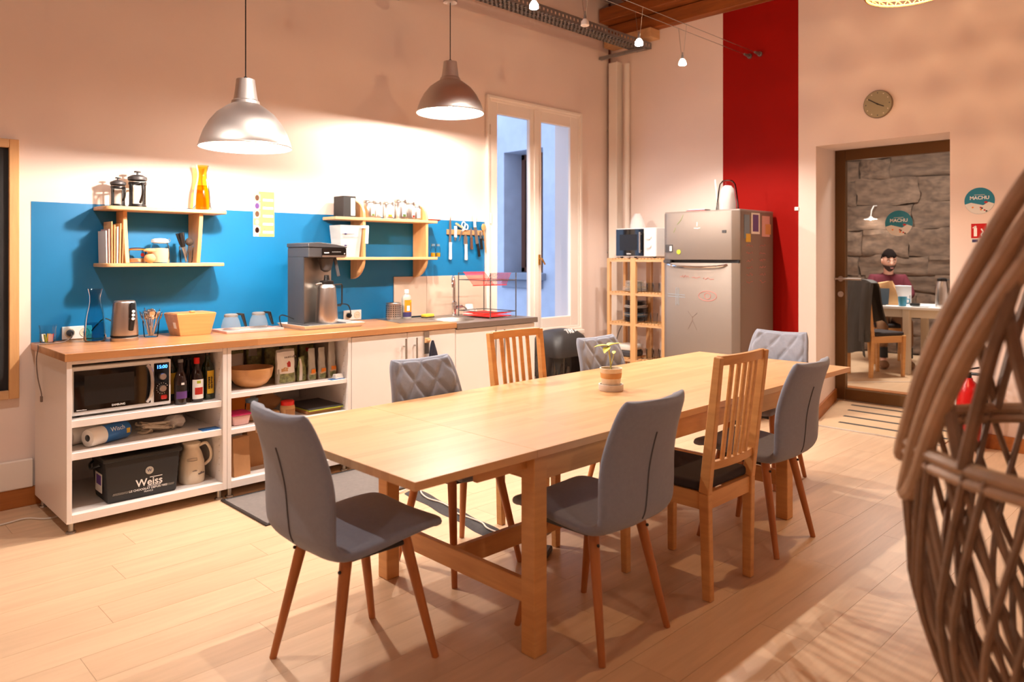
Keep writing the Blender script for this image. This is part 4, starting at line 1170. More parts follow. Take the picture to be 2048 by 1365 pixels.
# towel on over-door hook
hx, hz = onY(857, 690, CF-0.03)
t = thing('door_hook', 'steel over-door hook strip with a wooden peg block', 'hook', (hx, CF-0.008, 0.79))
MB().box(-0.022,0.022,-0.003,-0.0005,-0.08,0.078).build('strip', 'steel_rough', t)
MB().box(-0.022,0.022,-0.018,-0.003,0.0,0.035).cyl((0,-0.018,0.016),(0,-0.045,0.022),0.008).build('peg_block', 'pine', t, bevel=0.003)
t = thing('tea_towel', 'dark blue tea towel hanging from the hook on the white door', 'towel', (hx+0.022, CF-0.05, 0.79))
def fn(u, v):
    a = 2*PI*u
    s = v
    wx = 0.006 + 0.040*s**0.7; wy = 0.006 + 0.010*s
    r = 1 + 0.28*math.sin(5*a + 3*s)
    return Vector((wx*r*math.cos(a) + 0.012*s, wy*r*math.sin(a), 0.018 - 0.20*s))
MB().grid(fn, 30, 12).build('cloth', 'navy' if False else mat('towel_navy', (38, 38, 52), 0.95, var=0.2, scale=(60,60,60)), t, smooth=60)
# ================================================================ ON THE WORKTOP
def cx(u, Y): return onY(u, 600, Y)[0]
ZT = CT
t = thing('glass_jar', 'small clear glass tumbler with coloured sachets at the worktop corner', 'jar', (cx(95,4.83), 4.82, ZT))
MB().lathe([(0.0,0.003),(0.036,0.003),(0.040,0.012),(0.041,0.075),(0.044,0.09),(0.046,0.10)], seg=8).build('glass_body', 'clear_glass', t, smooth=10)
rg = random.Random(5)
for i, mt in enumerate(('label_red', 'yellow', 'paper', 'lime', 'clear_pink')):
    a = i*1.3
    MB().box(-0.011,0.011,-0.0015,0.0015,0.006,0.05, Matrix.Translation((0.018*math.cos(a),0.018*math.sin(a),0)) @ Matrix.Rotation(a+1,4,'Z') @ Matrix.Rotation(0.15,4,'X')).build('sachet', mt, t)
def socket(u0, u1, label, plugs):
    xa = onY(u0, 660, W1)[0]; xb = onY(u1, 660, W1)[0]
    t = thing('wall_socket', label, 'socket', ((xa+xb)/2, W1-0.0025, 0.958))
    wd = 0.078
    MB().box(-wd,wd,-0.010,0,-0.038,0.038).build('plate', 'white_plastic', t, bevel=0.003)
    for s in (-1, 1):
        mm = Matrix.Translation((s*wd/2,-0.010,0)) @ Matrix.Rotation(PI/2,4,'X')
        MB().lathe([(0.027,0.002),(0.025,0.003),(0.022,0.0005),(0.0,0.0005)], seg=24, m=mm).build('outlet', 'cream', t)
        h = MB()
        for q in (-1, 1): h.cyl((s*wd/2+q*0.008,-0.0108,0),(s*wd/2+q*0.008,-0.0122,0),0.0024,seg=8)
        h.build('pin_holes', 'black', t)
    return t
socket(125, 181, 'double white wall socket behind the blue carafe', 2)
socket(685, 722, 'double white wall socket beside the coffee machine', 1)
# plug + grey cable hanging over the worktop end
sx = (onY(125,660,W1)[0]+onY(181,660,W1)[0])/2
t = thing('charging_cable', 'grey cable plugged into the socket and hanging over the worktop end', 'cable', (1.0, 4.80, ZT))
MB().lathe([(0.019,0.0),(0.019,0.02),(0.012,0.034),(0,0.036)], m=Matrix.Translation((sx-0.039-1.0, W1-0.0127-4.80, 0.958-ZT)) @ Matrix.Rotation(PI/2,4,'X')).build('plug', 'dark_grey', t)
MB().tube(catmull([(sx-0.039-1.0,0.05,0.04),(0.168,-0.01,0.022),(0.11,-0.055,0.004),(0.04,-0.068,0.0035),(0.005,-0.078,0.0045),(-0.010,-0.084,0.0045),(-0.0125,-0.09,-0.02),(-0.022,-0.10,-0.08),(-0.022,-0.13,-0.17),(-0.012,-0.16,-0.25),(-0.012,-0.165,-0.27)], 6), 0.003, 7).build('cord', 'cable_grey', t)
MB().box(-0.018,-0.006,-0.172,-0.158,-0.30,-0.268).build('connector', 'cable_grey', t, bevel=0.002)

def carafe(name, label, loc, glassmat, liquid, lh, s=1.0):
    t = thing(name, label, 'carafe', loc)
    pr = [(0,0.002),(0.050,0.002),(0.055,0.01),(0.054,0.05),(0.050,0.11),(0.044,0.15),(0.035,0.185),(0.030,0.215),(0.031,0.245),(0.040,0.275),(0.044,0.283)]
    MB().lathe([(r*s,z*s) for r,z in pr], seg=32).build('glass_body', glassmat, t, smooth=60)
    if liquid:
        def rad(z):
            for (r0, z0), (r1, z1) in zip(pr, pr[1:]):
                if z <= z1 and z1 > z0: return (r0+(r1-r0)*(z-z0)/(z1-z0))*s
            return pr[-1][0]*s
        lq = [(0,0.005*s)] + [(rad(z)*0.955, z*s) for z in [0.006+(lh/s-0.006)*k/6 for k in range(7)]]
        MB().lathe(lq + [(0, lh)], seg=28).build('liquid', liquid, t, smooth=50)
    return t
glassy('water_blue', (0.35, 0.72, 0.80), 0.1, 0.05)
glassy('juice', (0.98, 0.70, 0.12), 0.1, 0.1)
carafe('blue_carafe', 'clear blue glass carafe of water next to the kettle', (cx(190,4.72), 4.72, ZT), 'blue_glass', 'water_blue', 0.105, 1.07)
# kettle
kx = cx(249,4.64)
t = thing('electric_kettle', 'brushed steel electric kettle with black handle and three buttons', 'kettle', (kx, 4.64, ZT))
MB().lathe([(0,0),(0.073,0),(0.074,0.018),(0.070,0.022),(0,0.022)], seg=32).build('power_base', 'steel', t)
MB().lathe([(0.071,0.022),(0.0735,0.024),(0.0735,0.032),(0.071,0.034)], seg=32).build('dark_ring', 'black', t)
MB().lathe([(0,0.033),(0.072,0.033),(0.073,0.05),(0.068,0.13),(0.060,0.215),(0.058,0.225),(0.052,0.232),(0,0.235)], seg=36).build('body', 'steel', t, smooth=50)
hd = MB().bar((0.012,-0.073,0.06),(0.019,-0.072,0.13),0.026,0.016,(0,1,0),0.03,0.02).bar((0.019,-0.072,0.13),(0.024,-0.068,0.222),0.032,0.02,(0,1,0),0.028,0.016).build('handle', 'black', t, bevel=0.005)
for i, z in enumerate((0.130, 0.151, 0.172)):
    MB().lathe([(0.0085,0),(0.0085,0.003),(0,0.004)], m=Matrix.Translation((0.020+0.0015*i,-0.083+0.001*i,z)) @ Matrix.Rotation(PI/2,4,'X'), seg=16).build('button', 'white', hd)
MB().tube(catmull([(0.05,0.06,0.012),(0.02,0.13,0.06),(-0.05,0.17,0.12),(-0.10,0.18,0.08),(-0.12,0.19,0.05)],5),0.004,7).build('cord', 'cable_black', t)
# spoons in a glass
t = thing('spoon_glass', 'glass tumbler full of steel spoons', 'cutlery', (cx(302,4.73), 4.73, ZT))
MB().lathe([(0,0.002),(0.038,0.002),(0.040,0.01),(0.048,0.10)], seg=26).build('glass', 'clear_glass', t)
rg = random.Random(8)
for i in range(14):
    a = 2*PI*i/14 + rg.uniform(-0.2,0.2); tilt = rg.uniform(0.05,0.34); L = rg.uniform(0.10,0.125)
    mm = Matrix.Translation((0.010*math.cos(a),0.010*math.sin(a),0.008)) @ Matrix.Rotation(a,4,'Z') @ Matrix.Rotation(tilt,4,'Y')
    b = MB().tube([(0,0,0),(0,0,L*0.6),(0.002,0,L)],0.0024,6)
    b.ball((0.004,0,L+0.022),(0.006,0.019,0.027),12,8)
    b.bm.transform(mm); b.build('spoon', 'chrome', t)
# bamboo box
xb = cx(383,4.70)
t = thing('bamboo_box', 'slanted bamboo bread box with a label on the worktop', 'box', (xb, 4.72, ZT), 0.06)
MB().hexa([(-0.095,-0.075,0),(0.095,-0.075,0),(0.095,0.075,0),(-0.095,0.075,0)], [(-0.125,-0.095,0.135),(0.125,-0.095,0.135),(0.125,0.095,0.135),(-0.125,0.095,0.135)]).build('body', 'bamboo', t, bevel=0.002)
MB().box(-0.118,0.118,-0.088,0.088,0.1352,0.139).build('lid', 'bamboo', t)
MB().box(-0.02,0.012,-0.05,-0.02,0.139,0.150).build('knob', 'bamboo', t, bevel=0.004)
MB().hexa([(-0.1066,-0.05,0.045),(-0.1054,-0.05,0.045),(-0.1054,-0.015,0.045),(-0.1066,-0.015,0.045)], [(-0.1152,-0.05,0.083),(-0.114,-0.05,0.083),(-0.114,-0.015,0.083),(-0.1152,-0.015,0.083)]).build('label', 'paper', t)
# tray with two glass coffee pots
tx = cx(497,4.72)
t = thing('serving_tray', 'flat white serving tray under the glass coffee pots', 'tray', (tx-0.017, 4.69, ZT), 0.0)
b = MB().box(-0.188,0.188,-0.115,0.115,0.0,0.006); b.build('tray_base', 'plate_white', t, bevel=0.002)
b = MB(); b.box(-0.193,0.193,-0.12,-0.112,0.0,0.016).box(-0.193,0.193,0.112,0.12,0.0,0.016).box(-0.193,-0.185,-0.112,0.112,0,0.016).box(0.185,0.193,-0.112,0.112,0,0.016); b.build('tray_rim', 'clear_pink', t, bevel=0.002)
for u, Y, lab in ((462, 4.70, 'empty glass coffee pot with black handle beside the bamboo box'), (517, 4.73, 'empty glass coffee pot with black handle beside the coffee machine')):
    p = thing('coffee_pot', lab, 'coffee pot', (cx(u,Y), Y, ZT+0.0065), 0.1, 'glass coffee pots on the tray')
    MB().lathe([(0,0.002),(0.052,0.002),(0.060,0.012),(0.061,0.03),(0.052,0.065),(0.042,0.088),(0.040,0.098)], seg=30).build('glass_body', 'pot_glass', p, smooth=60)
    MB().lathe([(0.0405,0.090),(0.043,0.092),(0.043,0.104),(0.034,0.110),(0,0.112)], seg=28).build('lid', 'mid_grey', p, smooth=30)
    b = MB().bar((0.030,-0.010,0.108),(0.070,-0.022,0.104),0.020,0.014).bar((0.066,-0.022,0.108),(0.092,-0.026,0.022),0.020,0.020,(1,0,0),0.016,0.012)
    b.build('handle', 'black', p, bevel=0.003)
# coffee machine on a white tray
mx_ = cx(640,4.62)
t = thing('drip_tray', 'white plastic tray under the coffee machine', 'tray', (cx(643,4.60), 4.60, ZT), 0.0)
MB().box(-0.215,0.215,-0.17,0.17,0,0.006).build('tray_base', 'white_plastic', t)
b = MB()
b.hexa([(-0.215,-0.17,0.004),(0.215,-0.17,0.004),(0.215,-0.16,0.004),(-0.215,-0.16,0.004)], [(-0.235,-0.19,0.03),(0.235,-0.19,0.03),(0.235,-0.182,0.03),(-0.235,-0.182,0.03)])
b.hexa([(-0.215,0.16,0.004),(0.215,0.16,0.004),(0.215,0.17,0.004),(-0.215,0.17,0.004)], [(-0.235,0.182,0.03),(0.235,0.182,0.03),(0.235,0.19,0.03),(-0.235,0.19,0.03)])
b.hexa([(-0.215,-0.16,0.004),(-0.205,-0.16,0.004),(-0.205,0.16,0.004),(-0.215,0.16,0.004)], [(-0.235,-0.182,0.03),(-0.227,-0.182,0.03),(-0.227,0.182,0.03),(-0.235,0.182,0.03)])
b.hexa([(0.205,-0.16,0.004),(0.215,-0.16,0.004),(0.215,0.16,0.004),(0.205,0.16,0.004)], [(0.227,-0.182,0.03),(0.235,-0.182,0.03),(0.235,0.182,0.03),(0.227,0.182,0.03)])
b.build('tray_rim', 'white_plastic', t)
CMX = cx(655,4.50)-0.01
t = thing('coffee_machine', 'tall dark filter coffee machine with steel column', 'coffee machine', (CMX, 4.60, ZT+0.0065), 0.0)
# column stands at the left / back, head reaches to the right over the flask
MB().box(-0.150,0.10,0.0,0.14,0.025,0.515).build('column', 'steel_rough', t, bevel=0.004)
MB().box(-0.156,-0.150,-0.075,0.145,0.0,0.53).build('side_panel', 'dark_grey', t)
MB().hexa([(-0.16,-0.166,0.0),(0.125,-0.166,0.0),(0.125,0.145,0.0),(-0.16,0.145,0.0)], [(-0.16,-0.162,0.028),(0.12,-0.162,0.028),(0.12,0.145,0.030),(-0.16,0.145,0.030)]).build('base', 'dark_grey', t, bevel=0.004)
MB().box(-0.158,0.128,-0.145,0.145,0.475,0.545).build('head', 'dark_grey', t, bevel=0.006)
b = MB(); vs = [(-0.162,0.545),(-0.162,0.572),(-0.08,0.578),(0.05,0.566),(0.134,0.548),(0.134,0.540)]
b.prism(vs, -0.15, 0.148, 'xz'); b.build('lid', 'dark_grey', t, bevel=0.003)
pn = MB().box(-0.06,0.126,-0.151,-0.145,0.478,0.538).build('control_panel', 'black_gloss', t)
MB().box(-0.06,0.126,-0.1525,-0.151,0.478,0.490).build('steel_strip', 'steel', pn)
fine_print(pn, -0.045, -0.008, -0.1514, 0.508, 0.009, 'white', seed=11); fine_print(pn, 0.015, 0.085, -0.1514, 0.514, 0.007, 'mid_grey', seed=12)
MB().ball((0.112,-0.152,0.50),0.006,8,6).build('button', 'steel', pn)
MB().lathe([(0.052,0.475),(0.055,0.47),(0.035,0.39),(0.012,0.375),(0,0.375)], c=(0.015,-0.07,0), seg=24).build('filter_basket', 'dark_grey', t, smooth=40)
MB().bar((0.066,-0.10,0.475),(0.085,-0.12,0.345),0.022,0.012,(0,1,0)).build('basket_handle', 'dark_grey', t, bevel=0.003)
f = thing('thermos_flask', 'brushed steel vacuum flask standing under the coffee machine spout', 'flask', (CMX+0.012, 4.515, ZT+0.0352))
MB().lathe([(0,0),(0.074,0),(0.076,0.008),(0.070,0.14),(0.062,0.235),(0.058,0.25),(0.045,0.262),(0.044,0.275),(0,0.278)], seg=36).build('body', 'steel', f, smooth=45)
MB().lathe([(0.046,0.262),(0.048,0.268),(0.046,0.285),(0.02,0.292),(0.016,0.325),(0,0.327)], seg=26).build('stopper', 'black', f, smooth=40)
MB().tube([(0.050,-0.015,0.258),(0.098,-0.03,0.262),(0.102,-0.031,0.252),(0.101,-0.031,0.125),(0.092,-0.028,0.112),(0.066,-0.02,0.115)],0.0055,8).build('handle', 'black', f)
MB().tube(catmull([(-0.03,-0.01,0.27),(-0.075,-0.01,0.268),(-0.09,-0.01,0.262)],4),0.006,8).build('spout', 'steel', f)
t = thing('machine_cord', 'black power cord of the coffee machine plugged into the socket', 'cable', (CMX+0.16, 4.7, ZT))
s2 = (onY(685,660,W1)[0]+onY(722,660,W1)[0])/2 - 0.039
lx = s2-(CMX+0.16)
MB().tube(catmull([(-0.035,-0.02,0.05),(0.03,0.0,0.10),(0.10,0.08,0.135),(lx-0.03,0.15,0.125),(lx,0.155,0.07),(lx,0.165,0.045)],6),0.0042,8).build('cord', 'cable_black', t)
MB().lathe([(0.018,0.0),(0.018,0.022),(0.010,0.036),(0,0.037)], m=Matrix.Translation((lx, W1-0.0127-4.7, 0.958-ZT)) @ Matrix.Rotation(PI/2,4,'X')).build('plug', 'black', t)
t = thing('loose_cord', 'black cord looping out to the left of the coffee machine', 'cable', (CMX-0.2, 4.62, ZT+0.03))
MB().tube(catmull([(0.04,0.03,0.03),(-0.03,0.04,0.06),(-0.06,0.04,0.05),(-0.055,0.03,0.0),(-0.045,0.02,-0.026)],6),0.004,8).build('cord', 'cable_black', t)

# ---------------------------------------------------------------- sink side
t = thing('cutlery_drainer', 'perforated steel cutlery cup on the grey metal sheet', 'utensil cup', (cx(787,4.72), 4.72, ZT+0.0036))
b = MB().lathe([(0,0.002),(0.058,0.002),(0.058,0.125),(0.055,0.128),(0.055,0.004),(0,0.004)], seg=36).build('cup', 'steel', t, smooth=40)
h = MB()
for r_ in range(6):
    for k in range(20):
        a = 2*PI*k/20
        h.cyl((0.0580*math.cos(a),0.0580*math.sin(a),0.025+r_*0.016),(0.0592*math.cos(a),0.0592*math.sin(a),0.025+r_*0.016),0.0048,seg=8)
h.build('holes', 'black', b)
t = thing('dish_soap_bottle', 'clear dish soap bottle with orange and purple label', 'bottle', (cx(813,4.73), 4.73, ZT+0.0036))
MB().lathe([(0,0.0),(0.040,0),(0.043,0.006),(0.043,0.15),(0.036,0.178),(0.018,0.190),(0.016,0.20)], seg=28, sy=0.62).build('body', 'bag_grey', t, smooth=50)
MB().lathe([(0.017,0.196),(0.017,0.222),(0.015,0.226),(0,0.226)], seg=20).build('cap', 'white', t)
def band2(t, mt, z0, z1, a0, a1, r=0.0436): MB().lathe([(r,z0),(r,z1)], seg=14, a0=a0, a1=a1, sy=0.635).build('label', mt, t, smooth=60)
band2(t, 'orange', 0.05, 0.145, -2.4, -0.3); band2(t, 'navy', 0.012, 0.05, -2.8, -0.5, 0.0437); band2(t, 'white', 0.06, 0.10, -1.9, -1.3, 0.0438); band2(t, 'yellow', 0.125, 0.142, -1.2, -0.6, 0.0438)
o = tag(MB().box(-0.05,0.05,-0.032,0.032,0,0.024).build('sponge', 'sponge_y', bevel=0.006), 'yellow sponge lying beside the sink bowl', 'sponge'); o.location = (cx(857,4.78)+0.0, 4.79, SINKZ+0.004); o.rotation_euler=(0.0,0,0.25)
MB().box(-0.05,0.05,-0.032,0.032,-0.003,0.004).build('scouring_layer', 'soil', o)
t = thing('kitchen_tap', 'tall chrome swan-neck kitchen tap', 'tap', (cx(908,4.79), 4.79, SINKZ))
MB().lathe([(0,0),(0.026,0),(0.026,0.01),(0.021,0.014),(0.020,0.09),(0.024,0.094),(0.024,0.115),(0.012,0.125),(0,0.125)], seg=24).build('tap_body', 'chrome', t, smooth=40)
MB().tube(catmull([(0,0,0.12),(0,0,0.25),(-0.006,-0.006,0.29),(-0.03,-0.03,0.325),(-0.055,-0.055,0.31),(-0.066,-0.066,0.275),(-0.068,-0.068,0.24)],6),0.0135,12).build('spout', 'chrome', t)
MB().cyl((0.015,-0.008,0.07),(0.07,-0.025,0.075),0.017,0.014).tube([(0.06,-0.02,0.075),(0.09,-0.03,0.07),(0.11,-0.035,0.05)],0.008,8).build('lever', 'chrome', t)
t = thing('tea_cup', 'white cup upside down on its saucer beside the tap', 'cup', (cx(938,4.785), 4.785, SINKZ))
MB().lathe([(0.0,0.0),(0.058,0.0),(0.060,0.008),(0.040,0.012),(0.046,0.016),(0.046,0.022),(0.033,0.085),(0.030,0.09),(0,0.09)], seg=30).build('cup_body', 'ceramic', t, smooth=40)
MB().tube(catmull([(0.044,-0.008,0.025),(0.065,-0.012,0.022),(0.076,-0.012,0.034),(0.066,-0.012,0.046),(0.044,-0.008,0.04)],4),0.0045,8).build('handle', 'ceramic', t)
# dish rack
rx0, rx1, ry0, ry1 = cx(920,4.72), cx(1030,4.30)-0.02, 4.29, 4.72
rx0 = 4.00; rx1 = 4.285; ry0 = 4.315; ry1 = 4.705
t = thing('dish_rack', 'two-tier dark wire dish rack with red plate holders on the drainer', 'dish rack', ((rx0+rx1)/2, (ry0+ry1)/2, SINKZ+0.0))
hw, hd_ = (rx1-rx0)/2, (ry1-ry0)/2
for sx_ in (-1,1):
    for sy_ in (-1,1):
        MB().cyl((sx_*hw,sy_*hd_,0.003),(sx_*hw,sy_*hd_,0.365),0.0045,seg=8).build('post', 'dark_grey', t)
fr = MB()
for z in (0.05, 0.305):
    for sx_ in (-1,1): fr.cyl((sx_*hw,-hd_,z),(sx_*hw,hd_,z),0.0035,seg=8)
    for sy_ in (-1,1): fr.cyl((-hw,sy_*hd_,z),(hw,sy_*hd_,z),0.0035,seg=8)
for sy_ in (1,): fr.cyl((-hw,sy_*hd_,0.36),(hw,sy_*hd_,0.36),0.003,seg=8)
fr.build('frame', 'dark_grey', t)
for z, nm in ((0.305, 'plate_holder'), (0.05, 'plate_holder')):
    b = MB(); n = 16
    for i in range(n):
        x = -hw+0.03 + (2*hw-0.06)*i/(n-1)
        if z > 0.1:
            b.tube([(x,-hd_*0.85,z+0.06),(x,-hd_*0.55,z-0.04),(x,hd_*0.2,z-0.045),(x,hd_*0.85,z+0.065)],0.0022,6)
        else:
            b.tube([(x,-hd_*0.85,z-0.01),(x,-hd_*0.5,z-0.018),(x,hd_*0.85,z-0.016)],0.0026,6)
    for yy, zz in ((-hd_*0.55,z-0.042 if z > 0.1 else z-0.02),(hd_*0.2,z-0.047 if z > 0.1 else z-0.02)):
        b.cyl((-hw+0.02,yy,zz),(hw-0.02,yy,zz),0.003,seg=6)
    b.build(nm, 'red_plastic', t)
MB().box(-hw+0.02,hw-0.02,-hd_+0.03,hd_-0.03,0.010,0.016).build('drip_tray', 'red_plastic', t, bevel=0.003)

# ================================================================ WALL SHELVES
def shelf_item_x(u, Y): return onY(u, 470, Y)[0]
t = thing('wall_shelf', 'two-board pine wall shelf with curved brackets holding the coffee presses', 'shelf', (1.68, W1, 0))
zt_, zb_ = 1.700, 1.365
def shelf_board(xl, xr, z, dep):
    n = 6; poly = [(xr, -0.002), (xl, -0.002)]
    rr_ = 0.05
    for i in range(n+1):
        a = PI + (PI/2)*i/n; poly.append((xl+rr_+rr_*math.cos(a), -dep+rr_+rr_*math.sin(a)))
    for i in range(n+1):
        a = -PI/2 + (PI/2)*i/n; poly.append((xr-rr_+rr_*math.cos(a), -dep+rr_+rr_*math.sin(a)))
    MB().prism(poly, z-0.022, z, 'xy').build('shelf_board', 'pine', t, bevel=0.003)
shelf_board(-0.37, 0.36, zt_, 0.225); shelf_board(-0.37, 0.345, zb_, 0.225)
for xl in (-0.245, 0.185):
    poly = [(-0.0045, zb_), (-0.0045, zt_-0.022)]
    for i in range(9):
        s = i/8; poly.append((-0.205 + 0.06*math.sin(PI*0.5*s)*1.0, zt_-0.022 - (zt_-0.022-zb_)*s))
    poly[2:] = [(-0.13-0.05*((k/8))**1.6, zt_-0.022-(zt_-0.022-zb_)*(k/8)) for k in range(9)] if xl < 0 else [(-0.19+0.05*((k/8))**1.2, zt_-0.022-(zt_-0.022-zb_)*(k/8)) for k in range(9)]
    MB().prism(poly, xl, xl+0.024, 'yz').build('bracket', 'pine_v', t, bevel=0.003)
t = thing('wall_shelf', 'two-board pine wall shelf with half-round brackets holding the metal tins', 'shelf', (3.30, W1, 0))
zt2, zb2 = 1.697, 1.402
MB().box(-0.465,0.475,-0.20,-0.014,zt2-0.022,zt2).build('shelf_board', 'pine', t, bevel=0.003)
MB().box(-0.465,0.475,-0.20,-0.014,zb2-0.022,zb2).build('shelf_board', 'pine', t, bevel=0.003)
for xl in (-0.225, 0.365):
    poly = [(-0.014,1.235),(-0.014,1.835)]
    for i in range(8): a = PI/2*(1-i/7); poly.append((-0.014-0.175*math.cos(a), 1.715+0.12*math.sin(a)))
    for i in range(8): a = PI/2*(i/7); poly.append((-0.014-0.175*math.cos(a), 1.39-0.155*math.sin(a)))
    MB().prism(poly, xl, xl+0.022, 'yz').build('bracket', 'pine_v', t, bevel=0.003)

# --- items on shelf 1
def press(u, label, s, Y=4.80):
    p = thing('coffee_press', label, 'coffee press', (shelf_item_x(u,Y), Y, zt_))
    MB().lathe([(0,0.006*s),(0.046*s,0.006*s),(0.046*s,0.15*s),(0.048*s,0.162*s)], seg=28).build('glass_body', 'clear_glass', p, smooth=50)
    fr = MB()
    for z in (0.0, 0.14): fr.lathe([(0.047*s,z*s),(0.050*s,z*s),(0.050*s,(z+0.014)*s),(0.047*s,(z+0.014)*s)], seg=28)
    for k in range(4):
        a = PI/4+k*PI/2-0.4
        fr.bar((0.049*s*math.cos(a),0.049*s*math.sin(a),0),(0.049*s*math.cos(a),0.049*s*math.sin(a),0.15*s),0.012*s,0.003*s,(math.cos(a),math.sin(a),0))
    fr.lathe([(0,0.0),(0.047*s,0.0),(0.047*s,0.022*s),(0,0.022*s)], seg=20)
    fr.build('frame', 'black', p)
    MB().lathe([(0.050*s,0.165*s),(0.054*s,0.17*s),(0.054*s,0.185*s),(0.03*s,0.198*s),(0,0.20*s)], seg=26).cyl((0,0,0.198*s),(0,0,0.216*s),0.006*s).cyl((0,0,0.214*s),(0,0,0.222*s),0.02*s,0.018*s).build('lid', 'dark_grey', p)
    MB().tube(catmull([(0.02*s,-0.048*s,0.14*s),(0.02*s,-0.085*s,0.135*s),(0.02*s,-0.088*s,0.08*s),(0.02*s,-0.05*s,0.05*s)],4) if s < 0.9 else catmull([(0.0,-0.05*s,0.14*s),(0.0,-0.09*s,0.135*s),(0.0,-0.095*s,0.08*s),(0.0,-0.05*s,0.03*s)],4),0.008*s,8).build('handle', 'black', p)
    return p
press(275, 'tall glass coffee press with black frame on the pine shelf', 1.0, 4.79)
press(236, 'small glass coffee press at the end of the pine shelf', 0.80, 4.80)
carafe('amber_carafe', 'amber yellow glass carafe of juice on the pine shelf under the lamp', (shelf_item_x(405,4.79), 4.79, zt_), 'amber_glass', 'juice', 0.16, 1.02)
# magazines / filter papers leaning at the shelf end
rg = random.Random(21)
for i in range(7):
    u = 206 + i*5.2
    mt = ('plate_white', 'clear_pink', 'kraft_light', 'kraft_light', 'paper', 'kraft_light', 'kraft')[i]
    hgt = (0.19, 0.20, 0.245, 0.225, 0.215, 0.235, 0.20)[i]
    o = tag(MB().box(-0.003,0.003,-0.075,0.075,0,hgt, Matrix.Rotation(0.008*i-0.02,4,'Y')).build('paper_packet', mt), 
            ('white booklet at the outer end of the shelf row', 'pinkish booklet beside the white one at the shelf end', 'tallest kraft filter packet in the shelf row', 'kraft filter packet in the middle of the shelf row', 'pale paper packet in the shelf row', 'light kraft packet near the shelf bracket', 'brown kraft packet leaning next to the shelf bracket')[i], 'packet', 'paper packets standing on the lower pine shelf')
    o.location = (shelf_item_x(u, 4.80), 4.80, zb_+0.0006)
t = thing('swing_jar', 'low glass jar with copper rim and clasp on the lower pine shelf', 'jar', (shelf_item_x(272,4.79)+0.01, 4.80, zb_))
MB().lathe([(0,0.001),(0.045,0.001),(0.05,0.01),(0.05,0.07),(0.046,0.082)], seg=26).build('glass_body', 'clear_glass', t)
MB().lathe([(0.047,0.08),(0.051,0.084),(0.047,0.088),(0.03,0.094),(0,0.096)], seg=26).build('lid', 'clear_glass', t); MB().lathe([(0.0465,0.078),(0.052,0.081),(0.0465,0.085)], seg=26).build('seal_ring', 'orange', t)
MB().lathe([(0,0.004),(0.046,0.004),(0.047,0.028),(0,0.03)], seg=20).build('contents', 'flour', t)
MB().lathe([(0,0.0),(0.011,0.0)], seg=14, m=Matrix.Translation((0.014,-0.0505,0.05)) @ Matrix.Rotation(PI/2,4,'X')).build('sticker', 'label_red', t)
t = thing('sugar_pot', 'round wooden pot with a mushroom lid between the glass jars', 'pot', (shelf_item_x(299,4.725)+0.002, 4.725, zb_))
MB().ball((0,0,0.030),(0.032,0.032,0.030),20,12).build('body', 'kraft_light', t)
MB().lathe([(0.012,0.055),(0.016,0.068),(0.034,0.070),(0.036,0.076),(0.022,0.088),(0,0.090)], seg=24).build('lid', 'pine', t)
t = thing('flour_jar', 'large clip-top glass jar of flour on the lower pine shelf', 'jar', (shelf_item_x(320,4.81), 4.81, zb_))
MB().lathe([(0,0.001),(0.05,0.001),(0.056,0.01),(0.058,0.06),(0.055,0.10),(0.046,0.12),(0.048,0.125)], seg=28).build('glass_body', 'clear_glass', t, smooth=50)
MB().lathe([(0,0.004),(0.052,0.005),(0.0555,0.05),(0.053,0.09),(0,0.094)], seg=24).build('contents', 'flour', t, smooth=50)
MB().lathe([(0.049,0.126),(0.05,0.132),(0.049,0.145),(0.03,0.152),(0,0.154)], seg=26).build('lid', 'frosted', t)
MB().tube([(0.05*math.cos(a),0.05*math.sin(a),0.124) for a in [2*PI*k/24 for k in range(24)]],0.0022,6,closed=True).tube([(0.050,-0.01,0.124),(0.058,-0.012,0.14),(0.05,-0.01,0.155)],0.002,6).build('wire_clasp', 'chrome', t)
t = thing('utensil_glass', 'glass beaker of black-handled utensils on the lower pine shelf', 'utensils', (shelf_item_x(376,4.78)-0.012, 4.775, zb_))
MB().lathe([(0,0.002),(0.034,0.002),(0.036,0.01),(0.043,0.105)], seg=26).build('glass', 'clear_glass', t)
for i, (a, tilt, mt) in enumerate(((3.0,0.32,'black'),(3.3,0.2,'black'),(2.7,0.12,'black'),(3.6,0.26,'black'),(0.3,0.2,'soil'),(0.8,0.1,'steel'))):
    mm = Matrix.Translation((0.0,0.004*(i-2),0.008)) @ Matrix.Rotation(a,4,'Z') @ Matrix.Rotation(tilt,4,'Y')
    b = MB().cyl((0,0,0),(0,0,0.10),0.0035,seg=8)
    if mt == 'black': b.bm.transform(mm); b.build('utensil_shaft', 'steel', t); b = MB().tube([(0,0,0.095),(0,0,0.12),(0,0,0.185)],0.009,8,rs=[0.006,0.009,0.0095])
    elif mt == 'soil': b.ball((0,0,0.128),(0.026,0.02,0.026),14,9)
    b.bm.transform(mm); b.build('utensil', mt, t)
